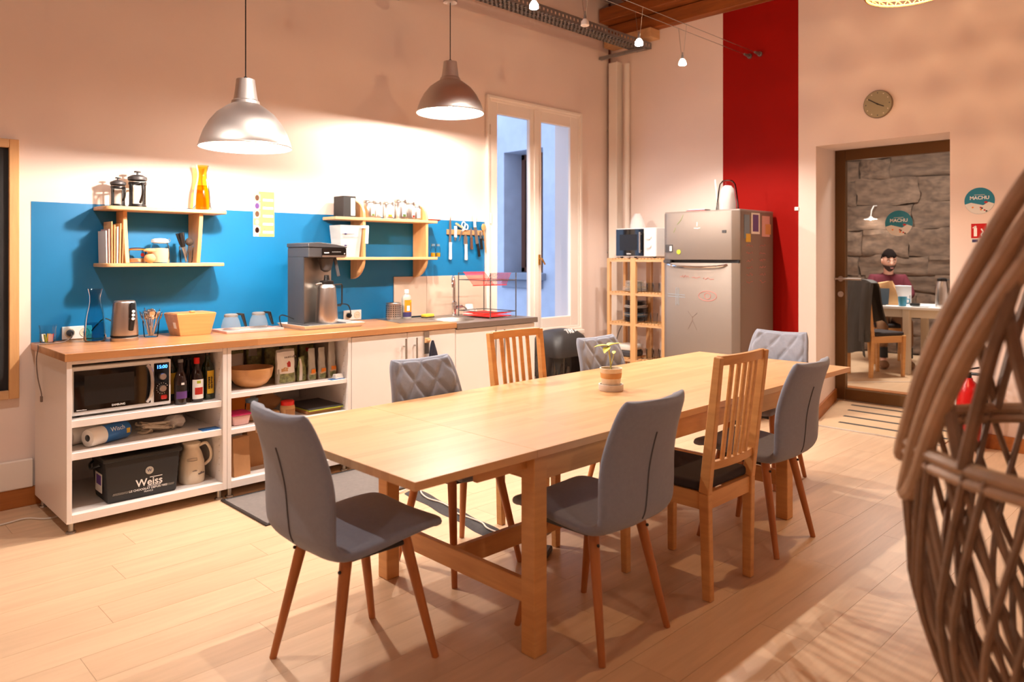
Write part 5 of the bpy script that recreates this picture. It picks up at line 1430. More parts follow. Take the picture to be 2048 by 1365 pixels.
# --- poster
xa, za = onY(517, 386, W1); xb_, zb3 = onY(548, 473, W1)
t = thing('wall_poster', 'narrow yellow poster with small photos and white text panels', 'poster', (xa, W1-0.0025, 0))
pw = xb_-xa
PT, PB = 1.858, 1.545
MB().box(0,pw,-0.0012,0,PB,PT).build('sheet', 'poster_yellow', t)
MB().box(-0.040,0.0,-0.0010,0,PB,PT-0.05).build('photo_strip', 'paper', t)
rg = random.Random(4)
for i in range(5):
    zc = PT-0.045 - i*0.056
    MB().box(0.03,pw-0.008,-0.0018,-0.0012,zc-0.022,zc-0.004).build('text_panel', 'paper', t)
    MB().box(0.042,0.047,-0.0018,-0.0012,zc+0.002,zc+0.011).build('heading', 'marker_black', t)
    ph = MB().box(-0.038,0.012,-0.0022,-0.0012,zc-0.022,zc+0.026).build('photo', ('flour','clear_pink','flour','kraft_light','clear_pink')[i], t)
    MB().ball((-0.012,-0.0022,zc),(0.015,0.0008,0.02),10,6).build('photo_figure', ('beans','purple','beans','flour','vinegar')[i], ph)
# --- items on shelf 2
sx_ = onY(691, 420, 4.78)[0]
t = thing('black_box', 'black carton with a pale printed panel on the tin shelf', 'box', (sx_, 4.79, zt2))
MB().box(-0.052,0.052,-0.07,0.07,0,0.155).build('carton', 'black_soft', t, bevel=0.002)
MB().box(0.008,0.044,-0.0712,-0.070,0.012,0.140).build('printed_panel', 'paper', t)
def tin(u, Y, s, lab, colr):
    x = {738: 3.184, 758: 3.270, 781: 3.352, 800: 3.443, 822: 3.540, 841: 3.622}[u]
    p = thing('storage_tin', lab, 'tin', (x, Y, zt2), random.Random(u).uniform(-0.4,0.4), 'steel tins with labels on the shelf')
    MB().lathe([(0,0),(0.041*s,0),(0.042*s,0.004),(0.042*s,0.115*s),(0.040*s,0.118*s)], seg=28).build('body', 'steel', p, smooth=40)
    MB().lathe([(0.040*s,0.118*s),(0.0435*s,0.120*s),(0.0435*s,0.134*s),(0.041*s,0.138*s),(0,0.138*s)], seg=28).build('lid', 'clear_glass' if False else 'steel_rough', p, smooth=40)
    MB().lathe([(0.0426*s,0.02*s),(0.0426*s,0.105*s)], seg=10, a0=-2.0, a1=-0.75).build('label', 'paper', p, smooth=60)
    MB().lathe([(0.0429*s,0.02*s),(0.0429*s,0.036*s)], seg=8, a0=-1.9, a1=-1.1).build('label_mark', colr, p, smooth=60)
    MB().tube([(0.0425*s,-0.004,0.10*s),(0.0455*s,-0.004,0.115*s),(0.044*s,-0.004,0.13*s)],0.0016,6).build('clasp', 'chrome', p)
tin(738, 4.80, 1.0, 'steel tin with a white and green label, next to the half-round bracket', 'green_leaf')
tin(758, 4.835, 0.98, 'steel tin with no visible label print behind the front row', 'mid_grey')
tin(781, 4.79, 0.97, 'steel tin with a white label and small orange mark', 'orange')
tin(800, 4.755, 1.12, 'largest steel tin with a white and green label at the front', 'green_leaf')
tin(822, 4.77, 1.03, 'steel tin with a white label and red mark', 'red_plastic')
tin(841, 4.79, 0.86, 'smaller steel tin at the end of the row by the bracket', 'bag_grey')
x = onY(864, 440, 4.80)[0]
o = tag(MB().hexa([(-0.05,-0.04,0),(0.05,-0.04,0),(0.05,0.04,0),(-0.05,0.04,0)], [(-0.065,-0.055,0.014),(0.065,-0.055,0.014),(0.065,0.055,0.014),(-0.065,0.055,0.014)]).build('red_dish', 'label_red', bevel=0.002), 'flat dark red dish at the end of the tin shelf', 'dish'); o.location = (x-0.01, 4.80, zt2)
x = onY(706, 500, 4.79)[0]
t = thing('measuring_jug', 'translucent plastic measuring jug on the lower tin shelf', 'jug', (2.975, 4.79, zb2))
b = MB(); b.hexa([(-0.075,-0.06,0.001),(0.075,-0.06,0.001),(0.075,0.06,0.001),(-0.075,0.06,0.001)], [(-0.095,-0.075,0.235),(0.095,-0.075,0.235),(0.095,0.075,0.235),(-0.095,0.075,0.235)])
b.bm.faces.ensure_lookup_table(); bmesh.ops.delete(b.bm, geom=[b.bm.faces[1]], context='FACES')
b.build('body', 'frosted', t)
MB().bar((0.084,-0.074,0.225),(0.122,-0.112,0.225),0.026,0.02).bar((0.116,-0.108,0.23),(0.110,-0.106,0.10),0.026,0.012,(1,0,0)).build('handle', 'white_plastic', t)
g = MB()
for zz, l in ((0.17,0.10),(0.085,0.05)):
    g.box(-0.075,-0.075+l,-0.0765+0.0*zz,-0.0745,zz,zz+0.002); g.ball((-0.05,-0.0755,zz),(0.011,0.001,0.006),8,6)
g.box(-0.075,0.06,-0.075,-0.0735,0.148,0.1495)
g.build('scale_marks', 'navy', t)
for u, lab in ((866, 'small bottle of yellow oil by the shelf bracket'), (876, 'small bottle of yellow oil at the shelf end')):
    x = onY(u, 500, 4.79)[0]
    p = thing('spice_bottle', lab, 'bottle', (x, 4.79, zb2), 0, 'small yellow-filled bottles')
    MB().lathe([(0,0.001),(0.019,0.001),(0.020,0.006),(0.019,0.07),(0.014,0.085),(0.015,0.095)], seg=20).build('glass_body', 'clear_glass', p)
    MB().lathe([(0,0.003),(0.0175,0.003),(0.018,0.035),(0,0.036)], seg=18).build('contents', 'yellow', p)
    MB().lathe([(0.0155,0.09),(0.0155,0.108),(0,0.108)], seg=18).build('cap', 'plate_blue', p)
x = onY(845, 508, 4.80)[0]
o = tag(MB().lathe([(0,0),(0.009,0),(0.009,0.02),(0.005,0.026),(0,0.026)], seg=14).build('salt_pot', 'ceramic'), 'tiny white pot alone on the lower tin shelf', 'pot'); o.location = (x, 4.80, zb2)

# ================================================================ KNIFE RACK
ka, kz = onY(895, 462, 4.88); kb, _ = onY(970, 468, 4.88)
t = tag(MB().box(0,kb-ka-0.005,-0.012,0,-0.022,0.022).build('magnetic_strip', 'kraft', bevel=0.003), 'wooden magnetic knife strip on the blue wall', 'knife rack'); t.location = (ka, W1-0.0025, 1.617)
KY = W1-0.0150
def knife(u, vtop, vbot, label, hmat, bw=0.030, hl=0.115, tilt=0.0, up=False, blade='steel'):
    """blade up or down; (u, vtop)-(u, vbot) span on the wall"""
    x, z1_ = onY(u, vtop, KY); _, z0_ = onY(u, vbot, KY)
    L = z1_-z0_; bl = L-hl
    p = thing('knife', label, 'knife', (x, KY, (z0_+z1_)/2), 0, 'knives on the magnetic strip')
    s = -1 if up else 1     # s=1: blade on top, handle hangs down
    R = Matrix.Rotation(tilt,4,'Y')
    b = MB(); zb0 = -L/2+hl
    poly = [(-bw/2, zb0),(bw/2, zb0),(bw/2, zb0+bl*0.6),(bw*0.1, zb0+bl),(-bw/2, zb0+bl*0.75)]
    b.prism([(a, s*c) for a, c in poly], -0.0022, -0.0002, 'xz', m=R); b.build('blade', blade, p)
    b = MB(); poly = [(-0.013,-L/2+0.004),(0.009,-L/2),(0.016,-L/2+0.012),(0.012,zb0-0.03),(0.015,zb0),(-0.013,zb0),(-0.011,-L/2+hl*0.5)]
    b.prism([(a, s*c) for a, c in poly], -0.012, -0.001, 'xz', m=R); b.build('handle', hmat, p, bevel=0.002)
    return p
knife(900, 431, 520, 'long bread knife with a white handle at the start of the strip', 'white_plastic', 0.024, 0.15, 0.02)
knife(910, 452, 482, 'short paring knife with a white handle pointing down', 'white_plastic', 0.016, 0.10, 0.0, True)
knife(931, 468, 521, 'broad kitchen knife with a white and grey handle', 'plate_white', 0.042, 0.14, 0.0)
knife(942, 455, 500, 'dark brown handled knife in the middle of the strip', 'beans', 0.022, 0.11, 0.0)
knife(953, 440, 515, 'chef knife with a black riveted handle, tilted', 'black', 0.034, 0.12, -0.17)
kn_ = knife(948, 428, 460, 'knife with a white handle sticking up above the strip', 'white_plastic', 0.02, 0.12, -0.05, True); kn_.location.y -= 0.0025
knife(961, 462, 500, 'black handled knife near the window trim', 'black', 0.018, 0.10, -0.1)
x, z = onY(928, 455, KY)
t = thing('kitchen_scissors', 'scissors with white loop handles hanging on the strip', 'scissors', (x, KY-0.003, z))
sc_ = MB()
for (cx_, cz_) in ((-0.012,0.022),(0.018,0.004)):
    sc_.tube([(cx_+0.02*math.cos(a), -0.006, cz_+0.024*math.sin(a)) for a in [2*PI*k/14 for k in range(14)]],0.005,6,closed=True)
sc_.bar((-0.005,-0.006,0.0),(-0.03,-0.006,-0.035),0.010,0.006,(0,1,0)).bar((0.0,-0.006,-0.015),(-0.03,-0.006,-0.035),0.010,0.006,(0,1,0))
sc_.build('loop_handles', 'white_plastic', t)
MB().bar((-0.028,-0.004,-0.03),(-0.065,-0.004,-0.12),0.016,0.003,(0,1,0),0.003,0.003).build('blades', 'steel', t)
MB().bar((-0.10,-0.005,0.03),(-0.02,-0.005,-0.005),0.016,0.008,(0,1,0)).build('peeler_handle', 'pine', t)
x, z = onY(966, 455, KY)
t = thing('wooden_spoon', 'wooden spoon with a round yellow head beside the window trim', 'spoon', (x, KY-0.004, z))
MB().ball((0,-0.004,0.0),(0.026,0.006,0.032),16,10).build('spoon_head', 'bamboo', t)
MB().tube([(0.004,-0.004,-0.03),(0.018,-0.004,-0.16),(0.026,-0.004,-0.225)],0.005,8).build('handle', 'bamboo', t)
MB().tube(catmull([(-0.02,-0.006,-0.04),(-0.03,-0.018,-0.09),(-0.012,-0.020,-0.12)],4),0.005,6).build('strap', 'black', t)
# ================================================================ FRIDGE (front faces -x; local front is -y)
FRX = 5.60
t = thing('fridge_freezer', 'silver fridge freezer with marker drawings, against the red stripe', 'fridge', (FRX, 3.425, 0), -PI/2)
hw = 0.372
MB().box(-hw+0.004, hw-0.004, 0.075, 0.655, 0.03, 1.795).build('body', 'fridge_side', t, bevel=0.006)
MB().box(-hw+0.002, hw-0.002, 0.06, 0.655, 1.78, 1.805).build('top_cover', 'fridge_steel', t, bevel=0.006)
def fdoor(z0, z1, nm):
    b = MB(); n = 14; poly = []
    for i in range(n+1):
        x = -hw + 2*hw*i/n; s = abs(x/hw)
        poly.append((x, 0.0 + 0.016*s*s + 0.045*max(0, (s-0.86)/0.14)**2.2))
    poly += [(hw, 0.072), (-hw, 0.072)]
    b.prism(poly, z0, z1, 'xy')
    return b.build(nm, 'fridge_steel', t, bevel=0.006, bseg=2)
fd = fdoor(1.378, 1.792, 'freezer_door'); ld_ = fdoor(0.055, 1.352, 'fridge_door')
MB().box(-hw+0.01, hw-0.01, 0.05, 0.072, 1.350, 1.380).build('door_gap', 'black', t)
MB().tube(catmull([(-0.31,0.018,1.338),(-0.2,-0.014,1.322),(0.0,-0.024,1.315),(0.2,-0.014,1.322),(0.28,0.012,1.338)],6),0.010,8).build('handle', 'chrome', ld_)
MB().box(-hw+0.03,-hw+0.10,0.0,0.03,1.352,1.378).build('hinge', 'dark_grey', t)
MB().box(-hw, hw, 0.08, 0.64, 0.0, 0.03).build('plinth', 'black', t)
# badge, magnets, marker doodles
text('i', 0.05, 'sticker_snow', fd, (0.0, -0.0015, 1.685), name='badge_letter', bold=0.002)
MB().tube([(-0.03,-0.0005,1.652),(0,-0.0015,1.648),(0.03,-0.0005,1.652)],0.003,6).build('badge_line', 'white', fd)
MB().box(0.235,0.272,0.004,0.0075,1.605,1.628).build('rating_label', 'dark_grey', fd)
MB().box(-0.325,-0.25,0.004,0.016,1.445,1.512).build('magnet', 'dark_grey', fd); MB().box(-0.28,-0.257,0.0028,0.006,1.455,1.50).build('magnet_picture', 'paper', fd)
MB().lathe([(0,0.006),(0.021,0.006),(0.021,0.0)], seg=18, m=Matrix.Translation((-0.185,0.0045,1.447)) @ Matrix.Rotation(PI/2,4,'X')).build('round_magnet', 'lime', fd)
def doodle(parts, mt, par, r=0.003, nm='marker_drawing'):
    b = MB()
    for p in parts: b.tube([(x, 0.0155*(abs(x/hw))**2 - 0.0005, z) for x, z in p], r, 5, flat=1.0)
    return b.build(nm, mt, par)
rg = random.Random(9)
def scribble(x0, x1, z, amp=0.012, n=10):
    return [(x0+(x1-x0)*i/n, z+rg.uniform(-amp,amp)) for i in range(n+1)]
doodle([scribble(-0.17,-0.08,1.235), scribble(-0.05,0.03,1.225,0.008), scribble(0.06,0.16,1.22)], 'marker_red', ld_, 0.0026)
doodle([[(-0.30,1.075),(-0.12,1.07)],[(-0.30,1.055),(-0.12,1.05)],[(-0.215,1.13),(-0.185,1.13),(-0.185,0.98),(-0.215,0.98),(-0.215,1.13)],[(-0.2,1.12),(-0.2,0.99)]], 'marker_blue', ld_, 0.0026)
doodle([[(0.10+0.085*math.cos(a),1.07+0.042*math.sin(a)) for a in [2*PI*k/20 for k in range(21)]],[(0.10+0.03*math.cos(a),1.07+0.026*math.sin(a)) for a in [2*PI*k/12 for k in range(13)]]], 'marker_red', ld_, 0.0028)
doodle([[(-0.09,0.93),(-0.045,0.88),(0.0,0.92)],[(-0.045,0.89),(-0.045,0.855)],[(-0.045,0.855),(-0.09,0.775)],[(-0.045,0.855),(0.0,0.77)]], 'marker_black', ld_, 0.0024)
doodle([[(-0.2,1.69),(-0.16,1.73),(-0.14,1.77)],[(-0.24,1.62),(-0.22,1.66)]], 'marker_green', fd, 0.0024)
# marker words and photos on the side panel (local +x side)
b = MB()
for col, y0 in ((0, 0.17), (1, 0.40)):
    for r_ in range(6):
        z = 1.50 - r_*0.062; n = 7
        b.tube([(hw-0.0035, y0+0.11*i/n, z+rg.uniform(-0.012,0.012)) for i in range(n+1)], 0.0024, 5)
b.build('marker_words', 'marker_red', t)
for i, (y0, y1, z0, z1, mt) in enumerate(((0.13,0.22,1.56,1.76,'plate_blue'),(0.16,0.24,1.53,1.60,'yellow'),(0.25,0.40,1.60,1.78,'paper'),(0.44,0.58,1.58,1.76,'clear_pink'),(0.50,0.60,1.60,1.69,'pot_b'))):
    MB().box(hw-0.0038, hw-0.0015+0.0006*i, y0, y1, z0, z1).build('photo', mt, t)
MB().box(hw-0.003, hw+0.0008, 0.275, 0.375, 1.62, 1.765).build('photo_print', 'purple', t)
# on top of the fridge
x = 5.78; yv = onX(1455, 410, x)[0]
o = thing('glass_dome', 'tall clear plastic dome with a rod standing on the fridge', 'cover', (x, yv, 1.8055))
MB().lathe([(0.098,0.0),(0.092,0.06),(0.075,0.19),(0.068,0.225),(0.045,0.255),(0,0.262)], seg=28).build('dome', 'clear_glass', o, smooth=60)
MB().lathe([(0.072,0.0),(0.07,0.06),(0.055,0.18),(0.03,0.21),(0,0.215)], seg=24).build('inner_cup', 'frosted', o, smooth=60)
MB().cyl((0.0,0.085,0.0),(0.0,0.118,0.27),0.008).build('rod', 'plate_white', o)
x = 5.80; yv = onX(1398, 412, x)[0]
o = thing('magazine_pile', 'small pile of colourful leaflets on the fridge top', 'magazines', (x, yv, 1.8055), -1.5)
for i, mt in enumerate(('paper', 'label_red', 'teal', 'paper')): MB().box(-0.10+0.01*i,0.09,-0.07,0.07-0.012*i,0.005*i,0.005*i+0.0045).build('leaflet', mt, o)

# ================================================================ PINE RACK NEXT TO THE FRIDGE
RX = 5.88
t = thing('pine_rack', 'slatted pine storage rack between the corner and the fridge', 'rack', (RX, 4.625, 0), -PI/2)
RW, RD, RH = 0.68, 0.30, 1.392
for (xa, wd) in ((0.0, 0.034), (0.285, 0.062), (RW-0.034, 0.034)):
    for yy in (0.0, RD-0.034): MB().box(xa, xa+wd, yy, yy+0.034, 0, RH).build('post', 'pine_v', t, bevel=0.002)
for z in (1.392, 1.062, 0.764, 0.415, 0.12):
    sh = MB().box(0.034, RW-0.034, 0.004, 0.026, z-0.036, z-0.012).box(0.034, RW-0.034, RD-0.026, RD-0.004, z-0.036, z-0.012).build('shelf_rail', 'pine', t)
    n = 16
    for i in range(n):
        xa = 0.036 + (RW-0.072-0.030)*i/(n-1)
        if 0.25 < xa < 0.35 : continue
        MB().box(xa, xa+0.030, 0.0, RD, z-0.012, z).build('slat', 'pine_v', sh)
RZ = [1.062, 0.764, 0.415]
def rp(lx, ly, z): return (RX+ly, 4.625-lx, z)
# microwave on the rack
t = thing('microwave_oven', 'small white microwave with black door on the pine rack', 'microwave', rp(0.115, 0.0, 1.3925), -PI/2)
w_, h_, d_ = 0.47, 0.29, 0.31
MB().box(0,w_,0.012,d_,0.014,h_).box(0,w_,0,0.012,0.014,h_).build('case', 'white_plastic', t, bevel=0.004)
d = MB().box(0.004,0.335,-0.008,0.001,0.022,h_-0.008).build('door', 'black_gloss', t, bevel=0.002)
MB().box(0.05,0.26,-0.0088,-0.008,0.075,h_-0.06).build('door_window', 'black', d)
MB().cyl((0.305,-0.030,0.05),(0.305,-0.030,h_-0.04),0.008).cyl((0.305,-0.030,0.07),(0.305,-0.006,0.07),0.006).cyl((0.305,-0.030,h_-0.06),(0.305,-0.006,h_-0.06),0.006).build('handle', 'steel', d)
fine_print(d, 0.135, 0.185, -0.0088, 0.043, 0.014, 'white', seed=21)
for kz in (0.205,0.12): MB().lathe([(0.026,0.0),(0.024,0.018),(0,0.019)], seg=22, m=Matrix.Translation((0.40,-0.0,kz)) @ Matrix.Rotation(PI/2,4,'X')).build('knob', 'white_plastic', t)
for lx in (0.04,w_-0.04):
    for ly in (0.04,d_-0.04): MB().cyl((lx,ly,0),(lx,ly,0.015),0.015).build('foot', 'black', t)
o = tag(MB().lathe([(0,0),(0.075,0),(0.078,0.02),(0.06,0.10),(0.035,0.14),(0.03,0.15),(0,0.152)], seg=24).build('plastic_funnel', 'frosted', smooth=50), 'translucent white plastic funnel on top of the small microwave', 'funnel'); o.location = rp(0.25, 0.17, 1.3925+0.2905)
# plates
def ORD(i, n):
    w_ = ['bottom one', 'second from the bottom', 'third from the bottom', 'fourth from the bottom', 'fifth from the bottom', 'sixth from the bottom', 'seventh from the bottom', 'eighth from the bottom', 'ninth from the bottom', 'fifth from the top', 'fourth from the top', 'third from the top', 'second from the top']
    return 'topmost one' if i == n-1 else w_[i]
def plates(lx, ly, z, lst, label_fn, grp):
    zz = z
    for i, (r_, mt) in enumerate(lst):
        o = tag(MB().lathe([(0,0.0),(r_*0.6,0.0),(r_*0.66,0.004),(r_,0.013),(r_,0.016),(r_*0.62,0.007),(0,0.006)], seg=26).build('plate', mt, smooth=40), label_fn(i, mt), 'plate', grp)
        o.location = rp(lx, ly, zz); zz += 0.0145
plates(0.235, 0.15, RZ[0], [(0.125,'plate_white'),(0.12,'plate_white'),(0.115,'cream'),(0.10,'plate_white'),(0.10,'plate_white'),(0.098,'plate_white'),(0.095,'plate_white')], lambda i, m: 'pale plate on the upper rack shelf, %s of its stack' % ORD(i, 7), 'pale plates on the upper rack shelf')
lst = [(0.119,'plate_black'),(0.119,'plate_black'),(0.119,'plate_black'),(0.12,'plate_blue'),(0.12,'plate_white'),(0.12,'plate_blue'),(0.118,'plate_black'),(0.118,'plate_black'),(0.118,'plate_black'),(0.119,'plate_white'),(0.119,'plate_white'),(0.11,'plate_black'),(0.11,'plate_black'),(0.108,'plate_black')]
nm = {'plate_black': 'black', 'plate_blue': 'blue-grey', 'plate_white': 'pale'}
plates(0.245, 0.15, RZ[1], lst, lambda i, m: '%s plate on the middle rack shelf, %s of the mixed stack' % (nm[m], ORD(i, 14)), 'mixed plates on the middle rack shelf')
def tumbler(lx, ly, z, s, lab, grp):
    o = tag(MB().lathe([(0,0.001),(0.028*s,0.001),(0.03*s,0.006),(0.036*s,0.10*s)], seg=20).build('drinking_glass', 'clear_glass', smooth=40), lab, 'glass', grp); o.location = rp(lx, ly, z)
k = 0
ROWN = {0.07: 'front row', 0.16: 'back row'}; COLN = {0.4: 'beside the thick post', 0.47: 'between two other glasses', 0.48: 'between two other glasses', 0.55: 'next to the fridge'}
for lx in (0.40,0.475,0.55):
    for ly in (0.07,0.16): tumbler(lx, ly, RZ[0], 0.9, 'clear drinking glass on the upper rack shelf, %s, %s' % (ROWN[ly], COLN[round(lx, 2)]), 'glasses on the upper rack shelf')
for lx in (0.43,0.51): tumbler(lx, 0.08, RZ[1], 1.0, 'clear drinking glass on the middle rack shelf, %s' % ('next to the dark plates' if lx < 0.5 else 'next to the fridge'), 'glasses on the middle rack shelf')
for lx in (0.40,0.47,0.55):
    for ly in (0.07,0.16): tumbler(lx, ly, RZ[2], 0.95, 'clear glass on the lower rack shelf, %s, %s' % (ROWN[ly], COLN[round(lx, 2)]), 'glasses on the lower rack shelf')
t = thing('electric_grill', 'dark and white table grill with a cord on the lower rack shelf', 'grill', rp(0.16, 0.15, RZ[2]), -PI/2)
MB().box(-0.10,0.10,-0.11,0.11,0,0.06).build('base', 'dark_grey', t, bevel=0.012)
MB().box(-0.098,0.098,-0.105,0.105,0.06,0.12).build('lid', 'plate_white', t, bevel=0.02, bseg=2)
MB().tube(catmull([(-0.09,0.02,0.05),(-0.115,-0.05,0.12),(-0.10,-0.04,0.22),(-0.085,-0.0,0.30)],5),0.004,7).build('cord', 'cable_black', t)

# ================================================================ BIN
bxw, _ = onY(1126, 720, 4.56)
t = thing('waste_bin', 'black waste bin with a domed lid and plastic liner under the window', 'bin', (bxw-0.03, 4.57, 0))
b = MB()
def rr_box(w, d, z, r=0.06, n=5):
    pts = []
    for (sx_, sy_, a0) in ((1,1,0),(-1,1,PI/2),(-1,-1,PI),(1,-1,1.5*PI)):
        for i in range(n+1):
            a = a0+PI/2*i/n; pts.append((sx_*(w-r)+r*math.cos(a), sy_*(d-r)+r*math.sin(a), z))
    return pts
def loft(secs):
    b = MB(); R = [[b.bm.verts.new(p) for p in s] for s in secs]; n = len(R[0])
    for A, B in zip(R, R[1:]):
        for k in range(n): b.bm.faces.new((A[k],A[(k+1)%n],B[(k+1)%n],B[k]))
    b.bm.faces.new(list(reversed(R[0]))); b.bm.faces.new(R[-1]); return b
loft([rr_box(0.17,0.13,0.0),rr_box(0.19,0.15,0.25),rr_box(0.215,0.17,0.50)]).build('body', 'black_soft', t, smooth=50)
loft([rr_box(0.232,0.19,0.50),rr_box(0.240,0.195,0.53),rr_box(0.236,0.19,0.60,0.08),rr_box(0.205,0.16,0.68,0.09),rr_box(0.15,0.11,0.725,0.08),rr_box(0.08,0.05,0.738,0.045)]).build('lid', mat('lid_grey', (46,44,44), 0.5), t, smooth=60)
b = MB()
def fn(u, v):
    a = 2*PI*u; p = rr_box(1,1,0)
    c_, s_ = math.cos(a), math.sin(a)
    x = 0.222*math.copysign(abs(c_)**0.5, c_); y = 0.178*math.copysign(abs(s_)**0.5, s_)
    f = 1 + 0.04*math.sin(23*a+3*v)*v + 0.03*math.sin(11*a)*v
    return Vector((x*f*(1-0.04*v), y*f*(1-0.04*v), 0.50-0.20*v - 0.02*math.sin(5*a)*v))
b.grid(fn, 90, 6); b.build('bin_liner', 'black_gloss', t, smooth=60)
MB().ball((0.10,-0.205,0.60),(0.03,0.004,0.012),10,6).build('latch', 'black_gloss', t)
text('TRI ▸', 0.075, 'white', t, (0.02,-0.115,0.722), rot=(0.62,0,0.0), ext=0.004, shear=0.2)

# ================================================================ END WALL ITEMS
cy, cz = onX(1757, 209, W2)
t = thing('wall_clock', 'round grey-green wall clock above the door recess', 'clock', (W2-0.001, cy, cz), -PI/2)
R90 = Matrix.Rotation(PI/2,4,'X')
MB().lathe([(0,0.02),(0.108,0.02),(0.112,0.016),(0.112,0.0),(0,0.0)], seg=40, m=R90).build('clock_case', 'clock_rim', t)
MB().lathe([(0,0.0212),(0.106,0.0212),(0.106,0.0195)], seg=40, m=R90).build('dial', 'clock_face', t)
for k in range(12):
    a = PI*k/6; MB().lathe([(0,0.0224),(0.0045,0.0224),(0.0045,0.0208)], seg=10, m=Matrix.Translation((0.09*math.sin(a),0,0.09*math.cos(a))) @ R90).build('hour_dot', 'cream' if k % 3 else 'dark_grey', t)
for ang, L in ((2*PI*(10.1/12),0.085),(2*PI*(3.88/12),0.055)):
    MB().bar((-0.012*math.sin(ang),-0.0235,-0.012*math.cos(ang)),(L*math.sin(ang),-0.0235,L*math.cos(ang)),0.007,0.0015,(0,1,0)).build('clock_hand', 'cap_dark', t)
MB().lathe([(0,0.026),(0.006,0.026),(0.006,0.021)], seg=12, m=R90).build('pivot', 'cap_dark', t)
def round_sticker(name, label, loc, r):
    t = thing(name, label, 'sticker', loc, -PI/2, 'round MACHU stickers')
    MB().lathe([(0,0.001),(r,0.001),(r,0.0)], seg=40, m=R90).build('disc', 'sticker_sea', t)
    poly = []
    n = 20
    for i in range(n+1):
        a = PI+0.25+(PI-0.5)*i/n; poly.append((r*0.99*math.cos(a), r*0.99*math.sin(a)))
    poly += [(r*0.6,-r*0.10),(r*0.25,-r*0.34),(-r*0.2,-r*0.22),(-r*0.55,-r*0.12)]
    MB().prism(poly, -0.0016, -0.001, 'xz').build('snow_slope', 'sticker_snow', t)
    text('MACHU', r*0.36, 'white', t, (0,-0.0016,r*0.22), bold=0.001)
    MB().box(-r*0.35,r*0.35,-0.0016,-0.001,r*0.44,r*0.47).build('small_print', 'sticker_snow', t)
    rg = random.Random(2)
    for i in range(6): MB().ball((rg.uniform(-r*0.5,r*0.5),-0.0016,-r*rg.uniform(0.45,0.8)),(r*0.07,0.0006,r*0.06),8,5).build('tree_mark', ('cap_dark','orange','label_red')[i%3], t)
    MB().ball((r*0.42,-0.0018,-r*0.12),(r*0.12,0.0006,r*0.08),8,5).build('figure_mark', 'label_red', t)
y_, z_ = onX(1959, 402, W2); round_sticker('round_sticker', 'round blue and white MACHU sticker on the wall right of the door', (W2-0.0005, y_, z_), 0.098)
y_, z_ = onX(1797, 447, DX-0.01); round_sticker('round_sticker', 'round blue and white MACHU sticker on the door glass', (DX-0.0046, y_, z_), 0.12)
y_, z_ = onX(1958, 467, W2)
t = thing('extinguisher_sign', 'red fire extinguisher sign below the round wall sticker', 'sign', (W2-0.0005, y_, z_), -PI/2)
MB().box(-0.05,0.05,-0.002,0,-0.035,0.072).build('red_plate', 'ext_red', t)
MB().box(-0.05,0.05,-0.002,0,-0.072,-0.037).build('lower_plate', 'plate_white', t); MB().box(-0.044,-0.005,-0.0026,-0.002,-0.066,-0.045).box(0.01,0.042,-0.0026,-0.002,-0.064,-0.048).build('lower_print', 'navy', t)
MB().box(-0.033,-0.012,-0.0028,-0.002,-0.022,0.04).box(-0.029,-0.016,-0.0028,-0.002,0.04,0.055).bar((-0.02,-0.0024,0.056),(-0.04,-0.0024,0.04),0.005,0.0008,(0,1,0)).build('extinguisher_icon', 'white', t)
fl_ = MB().tube([(0.022+0.006*math.sin(z*150),-0.0026,z) for z in [(-0.022+i*0.008) for i in range(8)]],0.005,5)
for v in fl_.bm.verts: v.co.y = -0.0024 + (v.co.y+0.0026)*0.1
fl_.build('flame_icon', 'white', t)
y_, z_ = onX(1594, 418, W2)
o = tag(MB().box(-0.018,0.018,-0.012,0,-0.016,0.016).build('light_switch', 'white_plastic', bevel=0.003), 'tiny white switch at the edge of the red stripe', 'switch'); o.location = (W2-0.0005, y_, z_); o.rotation_euler = (0,0,-PI/2)
# fire extinguisher on the floor by the wall
y_, _ = onX(1938, 700, 6.18)
t = thing('fire_extinguisher', 'red fire extinguisher standing against the end wall', 'extinguisher', (6.17, y_, 0.0), -PI/2)
MB().lathe([(0,0.0),(0.07,0),(0.078,0.012),(0.078,0.42),(0.065,0.47),(0.03,0.50),(0.025,0.52),(0,0.52)], seg=28).build('cylinder', 'ext_red', t, smooth=45)
MB().lathe([(0.0785,0.20),(0.0785,0.31)], seg=14, a0=-2.6, a1=-0.5).build('label', 'paper', t)
MB().cyl((0,0,0.52),(0,0,0.56),0.02).bar((-0.03,0,0.575),(0.07,0,0.60),0.02,0.012).build('valve', 'black', t)
MB().tube(catmull([(0.02,0,0.55),(0.10,-0.01,0.53),(0.115,-0.01,0.35),(0.10,-0.01,0.16)],5),0.011,8).build('hose', 'black', t)
b_ = MB().box(0.085,0.15,-0.012,0.012,0.56,0.575); b_.build('pull_tag', 'blue_print', t)

